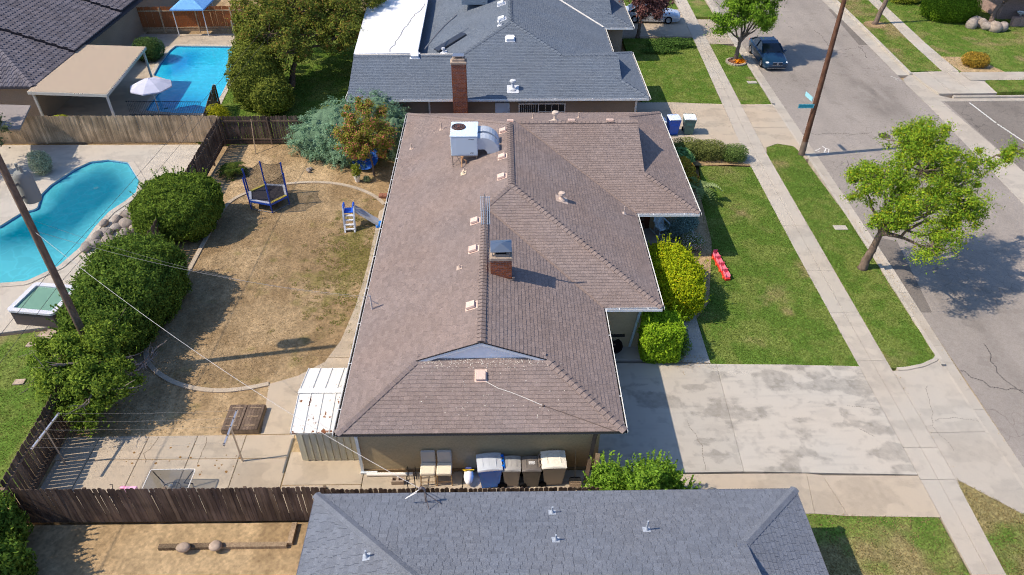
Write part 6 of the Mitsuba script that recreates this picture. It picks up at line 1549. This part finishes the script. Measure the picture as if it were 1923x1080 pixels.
wheelie_bin('blue trash bin with white lid on the second drive', 10.75, 42.1, 4, .72, .78, 1.08, C(26, 88, 196), C(214, 226, 238))
wheelie_bin('dark green trash bin with white lid on the second drive', 11.75, 42.15, -3, .72, .78, 1.08, C(62, 100, 100), C(226, 232, 232))
wheelie_bin('grey trash bin half hidden behind the brown eave', 9.85, 41.9, 2, .68, .72, 1.0, C(150, 160, 170), C(190, 200, 208))

# chairs by the wall
def padded_chair(label, x, y, rz=0):
    k = thing('padded_chair', label, 'chair', None); T = lambda m: move(m, x, y, .022, rz)
    put('seat', T(cbox(-.26, .26, -.26, .22, .56, .68, .03)), 'paint', C(234, 222, 200), parent=k)
    V, F = cbox(-.25, .25, .22, .30, .62, 1.18, .03); V[:, 1] += (V[:, 2] - .62) * .12; put('backrest', T((V, F)), 'paint', C(206, 198, 188), parent=k)
    for a in (-.24, .24):
        for b in (-.24, .24): put('leg', T(tube([(a * 1.06, b * 1.06, 0), (a, b, .58)], .018, 7)), 'metal', C(176, 150, 120), parent=k)
    put('stretcher', T(cat([beam((-.25, b, .2), (.25, b, .2), .02, .02) for b in (-.24, .24)] + [beam((a, -.25, .26), (a, .25, .26), .02, .02) for a in (-.24, .24)])), 'metal', C(176, 150, 120), parent=k)
padded_chair('cream padded tall chair by the side wall, the left one', -2.66, 15.72); padded_chair('cream padded tall chair by the side wall, the right one', -2.10, 15.72)
k = thing('bare_stool', 'black bare metal stool frame left of the padded chairs', 'stool')
for a in (-3.36, -3.1):
    for b in (15.35, 15.75): put('leg', tube([(a, b, .02), (a, b, .75)], .014, 6), 'paint', C(44, 44, 48), parent=k)
put('ring', [beam((-3.36, 15.35, .5), (-3.36, 15.75, .5), .02, .02), beam((-3.1, 15.35, .5), (-3.1, 15.75, .5), .02, .02), beam((-3.36, 15.35, .3), (-3.1, 15.35, .3), .02, .02)], 'paint', C(44, 44, 48), parent=k)
k = thing('cinder_block', 'pinkish concrete block lying by the side wall', 'block')
cbk = sbox(-3.95, 15.52, -3.52, 15.72) - sbox(-3.91, 15.56, -3.77, 15.68) - sbox(-3.70, 15.56, -3.56, 15.68)
put('block', prism(cbk, .022, .22), 'stone', uv=(1, 0), parent=k); put('core', prism(sbox(-3.915, 15.555, -3.555, 15.685), .022, .06), 'paint', C(80, 72, 68), parent=k)
tag(put('plastic_pipe', tube([(-4.85, 15.93, .09), (-3.25, 15.93, .09)], .065, 12), 'gloss', C(236, 232, 226), smooth=40), 'white plastic pipe lying along the foot of the side wall', 'pipe')
k = thing('ride_on_toy', 'white and yellow plastic ride-on toy beside the blue bin', 'toy')
tx, ty = -1.28, 15.7
put('hull', ico((tx, ty, .24), (.17, .34, .2), 2, 3, .05), 'gloss', C(236, 236, 238), smooth=True, parent=k); put('trim', [ico((tx, ty + .12, .40), (.19, .06, .05), 2)], 'gloss', C(232, 196, 40), smooth=True, parent=k)
put('windscreen', [box(tx - .1, tx + .1, ty + .1, ty + .14, .4, .56)], 'gloss', C(110, 120, 190), parent=k); put('handlebar', tube([(tx - .2, ty + .05, .52), (tx, ty + .08, .48), (tx + .2, ty + .05, .52)], .018, 6), 'gloss', C(210, 170, 30), parent=k)
for i, (lab, p, q, w) in enumerate((('brown board leaning in the shade against the side wall', (2.75, 15.5, .02), (3.05, 16.05, 2.2), .14), ('reddish board leaning beside the citrus shrub', (2.95, 15.05, .02), (3.1, 15.6, 1.5), .16))):
    tag(put('leaning_board', beam(p, q, w, .03), 'wood', uv=(.5, .35 if i else .12)), lab, 'board')
k = thing('garden_tool', 'small rake standing by the wall right of the bins', 'garden tool')
put('handle', tube([(2.42, 15.75, .02), (2.40, 16.0, 1.2)], .016, 6), 'wood', uv=(.8, .7), parent=k); put('head', [beam((2.25, 15.72, .05), (2.6, 15.72, .05), .03, .05)] + [beam((2.28 + i * .06, 15.72, .05), (2.28 + i * .06, 15.66, .02), .008, .008) for i in range(6)], 'paint', C(60, 56, 54), parent=k)
k = thing('broken_crate', 'small brown broken crate in the shade right of the bins', 'crate')
for i in range(4): put('slat', box(2.2, 2.6, 15.2 + i * .1, 15.28 + i * .1, .2, .22), 'wood', uv=(i / 4, .3), parent=k)
put('side', [box(2.2, 2.23, 15.2, 15.6, .02, .2), box(2.57, 2.6, 15.2, 15.6, .02, .2)], 'wood', uv=(.4, .25), parent=k)
fx, fy = 4.35, 22.05
k = thing('fire_pit', 'dark round fire bowl in the shade by the front wall', 'fire pit')
put('bowl', lathe([(.05, .12), (.3, .16), (.48, .34), (.55, .42), (.55, .45), (.5, .44), (.44, .36), (.0, .22)], 24, (fx, fy, 0)), 'paint', C(46, 42, 44), parent=k)
for a in (0, 2.1, 4.2): put('leg', tube([(fx + .35 * math.cos(a), fy + .35 * math.sin(a), .2), (fx + .42 * math.cos(a), fy + .42 * math.sin(a), 0)], .015, 6), 'paint', C(40, 38, 40), parent=k)
put('log', [tube([(fx - .2, fy - .1, .34), (fx + .25, fy + .12, .36)], .05, 8)], 'bark', uv=(.3, 0), parent=k)

# porch
k = thing('rocking_chair', 'pale blue slatted rocking chair on the front porch', 'rocking chair'); T = lambda m: move(m, 8.05, 30.75, .03, 24)
put('seat', T(cbox(-.28, .28, -.26, .26, .40, .45, .02)), 'gloss', C(200, 226, 238), parent=k)
for i in range(8): put('slat', T(beam((-.24 + i * .068, .24, .45), (-.27 + i * .077, .52, 1.15), .038, .018)), 'gloss', C(206, 230, 242), parent=k)
put('top_rail', T(beam((-.34, .53, 1.16), (.34, .53, 1.16), .04, .11)), 'gloss', C(206, 230, 242), parent=k)
for s in (-1, 1):
    t = np.linspace(-.5, .6, 9); put('rocker', T(tube(np.c_[t * 0 + s * .27, t, .02 + .12 * t ** 2], .02, 6)), 'gloss', C(194, 220, 234), parent=k)
    put('armrest', T(beam((s * .31, -.25, .66), (s * .31, .36, .70), .07, .03)), 'gloss', C(200, 226, 238), parent=k)
    for y in (-.22, .22): put('leg', T(tube([(s * .27, y, .03), (s * .26, y, .42)], .02, 6)), 'gloss', C(194, 220, 234), parent=k)
    put('post', T(tube([(s * .30, -.22, .42), (s * .31, -.22, .66)], .016, 6)), 'gloss', C(194, 220, 234), parent=k)
put('stretcher', T(cat([beam((-.27, y, .16), (.27, y, .16), .022, .022) for y in (-.22, .22)])), 'gloss', C(194, 220, 234), parent=k)
k = thing('porch_bench', 'small dark wooden bench in the porch shade', 'bench')
for i in range(4): put('slat', box(6.3, 7.2, 30.75 + i * .11, 30.85 + i * .11, .42, .45), 'wood', uv=(i / 4, .25), parent=k)
for i in range(3): put('back_slat', box(6.3, 7.2, 31.2, 31.23, .55 + i * .12, .65 + i * .12), 'wood', uv=(i / 3, .25), parent=k)
for x in (6.35, 7.12): put('leg', box(x, x + .05, 30.78, 31.19, .03, .42), 'wood', uv=(.4, .2), parent=k)

# red four-seat toy on the lawn
k = thing('red_seesaw', 'red plastic four-seat toy lying on the front lawn', 'toy'); T = lambda m: move(m, 10.45, 27.9, .0, 5)
RED, PINK = C(206, 52, 46), C(226, 120, 140)
T0 = T; T = lambda m: T0((np.array(m[0]) * [.72, 1, .8], m[1]))
put('base', T(cbox(-.2, .16, -1.05, 1.05, .02, .16, .03)), 'gloss', RED, parent=k)
for i in range(4):
    y = -.98 + i * .52
    s = put('seat', T(cat([cbox(-.17, .15, y, y + .36, .16, .24, .02), cbox(-.19, -.13, y, y + .36, .24, .36, .02), cbox(.11, .17, y, y + .36, .24, .34, .02)])), 'gloss', PINK, parent=k)
    put('backrest', T(cbox(-.17, .15, y + .36, y + .42, .16, .48, .02)), 'gloss', C(220, 92, 110), parent=k)
    put('foot', T(cbox(-.28, -.19, y + .1, y + .24, .0, .12, .02)), 'gloss', C(226, 92, 50), parent=k)

# ================================================================ BACK YARD THINGS
k = thing('trampoline', 'small hexagonal trampoline with blue poles and black safety net', 'trampoline')
c = np.array([-12.74, 34.15]); mat_r = 1.02
hx_ = [np.array([-13.82, 34.38]), np.array([-13.13, 35.16]), np.array([-12.01, 35.03]), np.array([-11.61, 33.91]), np.array([-12.32, 33.05]), np.array([-13.54, 33.44])]
NAVY = C(36, 74, 168)
put('mat', prism([tuple(c + (p - c) * .86) for p in hx_], .535, .55), 'paint', C(72, 70, 76), parent=k)
fr_ = []
for i in range(6):
    a, b = hx_[i], hx_[(i + 1) % 6]; ai, bi = c + (a - c) * .86, c + (b - c) * .86
    col = C(196, 178, 80) if i in (0, 3) else (C(190, 194, 206) if i in (1, 2, 5) else C(160, 164, 178))
    put('pad', prism([tuple(a), tuple(b), tuple(bi), tuple(ai)], .55 + .0007 * i, .60 + .0007 * i), 'gloss', col, parent=k)
    put('skirt', beam((*a, .52), (*b, .52), .025, .11), 'gloss', NAVY, parent=k)
    top = c + (a - c) * 1.03
    put('pole', tube([(*a, .03), (*a, .6), (*top, 1.95)], [.028, .04, .045], 8), 'gloss', NAVY, smooth=True, parent=k)
    put('leg_bar', tube([(*(a * .98 + b * .02), .04), (*(b * .98 + a * .02), .04)], .02, 6), 'paint', C(130, 134, 142), parent=k)
scene['mat_net'] = {'type': 'mask', 'opacity': 0.48, 'b': tw({'type': 'diffuse', 'reflectance': {'type': 'rgb', 'value': [.03, .03, .035]}})}
for i in range(6):
    a, b = c + (hx_[i] - c) * 1.0, c + (hx_[(i + 1) % 6] - c) * 1.0
    if i == 4: continue
    ta, tb = c + (a - c) * 1.03, c + (b - c) * 1.03; n = 8; V, F = [], []
    for j in range(n + 1):
        t = j / n; sag = .16 * 4 * t * (1 - t); p0, p1 = a + (b - a) * t, ta + (tb - ta) * t
        V += [(*p0, .6), (*p1, 1.93 - sag)]
    for j in range(n): F += [[2 * j, 2 * j + 2, 2 * j + 3], [2 * j, 2 * j + 3, 2 * j + 1]]
    nk = put('net', (np.array(V), np.array(F)), 'net', parent=k)
    put('net_edge', tube([V[2 * j + 1] for j in range(n + 1)], .011, 5), 'paint', C(40, 40, 44), parent=nk)
k = thing('toy_slide', 'grey and blue plastic toddler slide on the dead lawn', 'slide'); T = lambda m: move(m, -7.92, 31.65, 0, 4)
SL, BL = C(176, 184, 200), C(28, 90, 205)
for s in (-1, 1):
    put('side_wall', T((np.c_[prism([(-.42, 0), (-.30, 0), (.10, .9), (.42, .9), (.42, 1.15), (.1, 1.2), (-.2, .75)], s * .27 - .035, s * .27 + .035)[0][:, [2, 0, 1]]], prism([(-.42, 0), (-.30, 0), (.10, .9), (.42, .9), (.42, 1.15), (.1, 1.2), (-.2, .75)], 0, 1)[1])), 'gloss', SL, parent=k)
    put('leg', T(beam((s * .24, -.5, 0), (s * .24, -.05, .7), .08, .06)), 'gloss', C(196, 200, 210), parent=k)
    put('hand_rail', T(tube([(s * .25, .0, .95), (s * .25, .15, 1.25), (s * .25, .45, 1.22), (s * .25, .5, .95)], .04, 8)), 'gloss', BL, parent=k)
for i in range(4): put('step', T(box(-.24, .24, -.46 + i * .12, -.34 + i * .12, .12 + i * .2, .17 + i * .2)), 'gloss', C(206, 210, 218), parent=k)
put('platform', T(box(-.26, .3, .05, .5, .84, .89)), 'gloss', BL, parent=k)
t = np.linspace(0, 1, 10); V, F = [], []
for a in t:
    x, z = .28 + a * 1.15, .90 - .78 * (a ** 1.1) + .10 * max(0, a - .8) * 4 * .6; y = .28 - .25 * a
    V += [(x, y - .24, z + .12), (x, y - .2, z), (x, y + .2, z), (x, y + .24, z + .12), (x, y + .24, z - .03), (x, y - .24, z - .03)]
V = np.array(V)
for i in range(9):
    for j in range(6): a, b = i * 6 + j, i * 6 + (j + 1) % 6; F += [[a, b, b + 6], [a, b + 6, a + 6]]
put('chute', T((V, np.array(F))), 'gloss', C(168, 176, 192), smooth=40, parent=k)
put('chute_end', T(cbox(1.30, 1.78, -.22, .28, .02, .16, .03)), 'gloss', C(28, 120, 215), parent=k)
# clothesline posts and lines
tips = []
for lab, b, t0, t1 in (('white T-shaped clothesline post in the fence shadow at the left', (-15.63, 16.56), (-15.72, 15.78), (-15.55, 17.35)), ('white T-shaped clothesline post beside the wooden hatch', (-9.38, 16.62), (-9.38, 15.85), (-9.38, 17.4))):
    k = thing('clothesline_post', lab, 'clothesline post')
    put('post', tube([(*b, 0), (*(np.array(t0) * .5 + np.array(t1) * .5), 1.8)], .032, 10), 'metal', C(190, 182, 176), parent=k)
    put('crossbar', beam((*t0, 1.82), (*t1, 1.82), .06, .06), 'metal', C(214, 212, 214), parent=k)
    put('hook', [box(t0[0] + (t1[0] - t0[0]) * f - .02, t0[0] + (t1[0] - t0[0]) * f + .02, t0[1] + (t1[1] - t0[1]) * f - .012, t0[1] + (t1[1] - t0[1]) * f + .012, 1.85, 1.89) for f in (.03, .26, .5, .74, .97)], 'metal', C(120, 110, 104), parent=k)
    tips.append((np.array(t0), np.array(t1)))
for f in (.03, .26, .5, .74, .97):
    a = tips[0][0] + (tips[0][1] - tips[0][0]) * f; b = tips[1][0] + (tips[1][1] - tips[1][0]) * f
    t = np.linspace(0, 1, 12)[:, None]; pts = np.c_[a + (b - a) * t, 1.87 - .06 * 4 * t * (1 - t)]
    tag(put('clothesline', tube(pts, .003, 4), 'paint', C(150, 146, 142)), ('clothesline wire nearest the dark board fence', 'second clothesline wire counted from the dark board fence', 'middle one of the five clothesline wires', 'fourth clothesline wire counted from the dark board fence', 'clothesline wire farthest from the dark board fence, by the orange tree')[(.03, .26, .5, .74, .97).index(f)], 'clothesline', 'lines between the T posts')
# wooden hatch
k = thing('wooden_hatch', 'dark brown double-leaf wooden hatch lying beside the patio', 'hatch')
hc = np.array([-9.82, 18.55]); T = lambda m: move(m, hc[0] + 0.0, hc[1] - .05, 0, 0)
put('curb', T(prism(sbox(-.68, -.62, .68, .62) - sbox(-.63, -.57, .63, .57), 0, .21)), 'wood', uv=(.6, .35), parent=k)
rh_ = R_(71)
for d, x0 in enumerate((-.66, .015)):
    lf = put('leaf', T(box(x0, x0 + .645, -.6, .6, .20, .225)), 'wood', uv=(.3, .05), parent=k)
    for i in range(6):
        a = x0 + .645 * i / 6
        put('plank', T(box(a + .004, a + .645 / 6 - .004, -.62, .62, .226, .25 + rh_.uniform(0, .004))), 'wood', uv=(rh_.rand(), .12), parent=lf)
    for y in (-.42, .02, .45): put('strap', T(box(x0 + .12, x0 + .54, y - .02, y + .02, .256, .268)), 'wood', uv=(.9, .45), parent=lf)
# glass table, bike, bricks, pots
k = thing('glass_table', 'square glass patio table with white rim by the dark fence', 'table')
tcx, tcy = -11.35, 15.32; rr = sbox(tcx - .77, tcy - .45, tcx + .77, tcy + .45).buffer(-.08).buffer(.08)
put('rim', prism(rr - rr.buffer(-.024), .69, .72), 'gloss', C(226, 222, 216), parent=k)
scene['mat_smoked_pane'] = {'type': 'thindielectric', 'int_ior': 1.5, 'specular_transmittance': {'type': 'rgb', 'value': [.50, .52, .53]}}
put('glass_top', sheet(rr.buffer(-.02), .705), 'smoked_pane', parent=k)
for sx in (-1, 1):
    for sy in (-1, 1): put('leg', tube([(tcx + sx * .68, tcy + sy * .38, .69), (tcx + sx * .34, tcy + sy * .18, .3), (tcx + sx * .5, tcy + sy * .36, .02)], .018, 7), 'paint', C(96, 92, 90), parent=k)
put('brace', [tube([(tcx + .3 * math.cos(a), tcy + .2 * math.sin(a), .32) for a in np.linspace(0, 6.283, 15)], .012, 5)], 'paint', C(96, 92, 90), parent=k)
put('ornament', [ico((tcx - .05, tcy + .02, .36), (.07, .07, .06), 2)], 'gloss', C(226, 228, 226), smooth=True, parent=k)
k = thing('child_bike', 'pink child bicycle lying on the patio behind the dark fence', 'bicycle')
bq = np.array([-12.95, 15.1, 0.022]); PK = C(226, 150, 190)
def wheel(cx, cy, cz, r):
    a = np.linspace(0, 2 * math.pi, 21); return tube([(cx + r * math.cos(t), cy + r * math.sin(t), cz + .04 * math.sin(t)) for t in a], .024, 6, False)
for dx in (-.36, .36):
    w_ = put('wheel', wheel(bq[0] + dx, bq[1], .08, .2), 'paint', C(40, 38, 42), parent=k)
    put('spoke', [beam((bq[0] + dx, bq[1], .08), (bq[0] + dx + .2 * math.cos(a), bq[1] + .2 * math.sin(a), .08), .006, .006) for a in np.arange(8) * .785], 'metal', C(190, 190, 190), parent=w_)
put('frame', [tube([bq + [-.36, 0, .08], bq + [0, .12, .16], bq + [.3, .22, .2], bq + [.36, 0, .08]], .024, 7), tube([bq + [0, .12, .16], bq + [-.05, -.05, .12], bq + [.3, .22, .2]], .02, 7)], 'gloss', PK, parent=k)
put('saddle', ico(bq + [-.1, .3, .2], (.14, .06, .05), 2), 'gloss', PK, smooth=True, parent=k)
put('basket', [cbox(bq[0] + .0, bq[0] + .4, bq[1] + .02, bq[1] + .3, .1, .32, .03)], 'gloss', C(232, 178, 208), parent=k)
put('handlebar', tube([bq + [-.55, .35, .3], bq + [-.42, .3, .36], bq + [-.36, .1, .3], bq + [-.3, .0, .12]], .014, 6), 'paint', C(60, 56, 58), parent=k)
k = thing('brick_stack', 'small stack of red bricks at the end of the mowing strip', 'bricks')
bx0, by0 = (-6.49,34.63)[:2]
for i in range(3):
    for j in range(3):
        for l in range(2 if i < 2 else 1): put('brick', box(bx0 - .35 + i * .23, bx0 - .14 + i * .23, by0 - .18 + j * .12, by0 - .08 + j * .12, .005 + l * .078, .075 + l * .078), 'brick', uv=(R_(i * 9 + j * 3 + l).rand() * .5, .15), parent=k)
k = thing('potted_plant', 'leafy plant in a white pot in front of the juniper', 'potted plant')
px_, py_ = (-8.28,36.33)[:2]
put('pot', lathe([(.0, .02), (.13, .02), (.19, .36), (.2, .4), (.17, .4), (.15, .34), (0, .33)], 18, (px_, py_, 0)), 'gloss', C(226, 222, 212), parent=k)
rs = R_(81); Pp, Np, cl = bush_points((px_, py_, .75), (.3, .3, .42), 700, 2, rs, 5, .15); M, col = leaf_mesh(Pp, Np, .1, .5, rs, leaf_cols(len(Pp), (.08, .13, .015), (.24, .26, .04), rs)); put('foliage', M, 'leaf', col, parent=k)
put('stem', tube([(px_, py_, .33), (px_, py_, .8)], .02, 6), 'bark', uv=(.3, 0), parent=k)
bush('succulent', 'small grey-green succulent beside the white pot', 'plant', [((px_ + .55, py_ - .05, .2), (.24, .22, .24))], 500, (.12, .18, .10), (.28, .34, .2), .14, .35, 2.1, 82, .1)
k = thing('wading_pool', 'blue plastic wading pool leaning under the crape myrtle', 'wading pool')
V, F = lathe([(0, .02), (.6, .02), (.72, .24), (.78, .25), (.78, .22), (.66, .0), (0, -.02)], 26); a = math.radians(42); V = V @ np.array([[1, 0, 0], [0, math.cos(a), math.sin(a)], [0, -math.sin(a), math.cos(a)]]); put('shell', (V + [-8.0, 38.05, .55], F), 'gloss', C(22, 84, 170), smooth=30, parent=k)
put('rib', [(lathe([(r, .022), (r + .02, .035), (r + .04, .022)], 24)[0] @ np.array([[1, 0, 0], [0, math.cos(a), math.sin(a)], [0, -math.sin(a), math.cos(a)]]) + [-8.0, 38.05, .55], lathe([(r, 0), (r + .02, 0), (r + .04, 0)], 24)[1]) for r in (.25, .45)], 'gloss', C(26, 96, 186), parent=k)
for i, q in enumerate(((-11.35,37.60), (-11.22,37.73), (-11.25,37.41))): tag(put('stone', ico((*q[:2], .08), R_(i).uniform(.09, .15, 3), 2, i, .2), 'stone', uv=(.2, 0), smooth=50), ('left stone of the little heap on the bare yard soil', 'right stone of the little heap on the bare yard soil', 'back stone of the little heap on the bare yard soil')[i], 'stone', 'stones heaped on the bare soil')
tag(put('leaning_pole', tube([(-14.95, 39.7, .0), (-15.15, 40.85, 1.75)], .03, 7), 'wood', uv=(.6, .55)), 'thin reddish pole leaning on the far fence', 'pole')
k = thing('flower_pot', 'grey plastic pot behind the far fence by the olive shrub', 'pot'); q = (-16.19,47.18)[:2]; put('pot', lathe([(.0, .02), (.2, .02), (.28, .45), (.31, .5), (.27, .5), (.24, .42), (0, .4)], 18, (*q, 0)), 'gloss', C(150, 158, 170), parent=k); put('soil', lathe([(0, .425), (.24, .42)], 14, (*q, 0)), 'paint', C(80, 62, 50), parent=k)
k = thing('timber_edging', 'long timber edging in the bare yard at the bottom', 'timber')
for i, (p, q) in enumerate((((-11.09,13.20), (-9.40,13.22)), ((-9.31,13.22), (-7.02,13.22)), ((-6.94,13.26), (-6.94,14.02)))): put('beam', beam((*p[:2], .07), (*q[:2], .07), .16, .14), 'wood', uv=(i / 3, .5), parent=k)
for i, q in enumerate(((-10.24,13.10,0.2), (-9.24,13.13,0.2))): tag(put('stone', ico((q[0], q[1], .22), (.22, .18, .14), 2, i + 70, .2), 'stone', uv=(1, 0), smooth=50), ('pale stone on the timber edging, the left one', 'pale stone on the timber edging, the right one')[i], 'stone')

# fallen leaves and litter
rs = R_(91)
def litter(label, areas, col1, col2, size=.05):
    ms, cs = [], []
    for (x, y, rx, ry, n, z) in areas:
        P_ = np.c_[x + rs.normal(0, rx, n), y + rs.normal(0, ry, n), np.full(n, z)]
        M, c = leaf_mesh(P_, np.tile([0, 0, 3.0], (n, 1)), size, .6, rs, leaf_cols(n, col1, col2, rs)); ms.append(M); cs.append(c)
    tag(put('fallen_leaves', ms, 'leaf', np.vstack(cs)), label, 'leaves', None, 'stuff')
litter('brown fallen leaves under the hedges and trees of the back yard', [(-15.2, 25, .6, 2.2, 500, .03), (-14.9, 31.5, .4, 1.2, 250, .03), (-14.9, 18.6, 1.2, .7, 500, .03), (-8, 36.6, 1.2, .8, 500, .03), (-11, 30, 2.6, 5, 160, .035)], (.16, .10, .05), (.33, .23, .11))
litter('scattered dry leaves along the gutter and sidewalk edges', [(18.45, 30, .10, 6, 220, -.09), (15.8, 28, .05, 7, 120, .03), (7.4, 21.4, .5, .2, 120, .03), (8.9, 24.6, .4, .6, 160, .02), (18.6, 52, .1, 4, 120, -.09)], (.2, .13, .06), (.40, .28, .12))
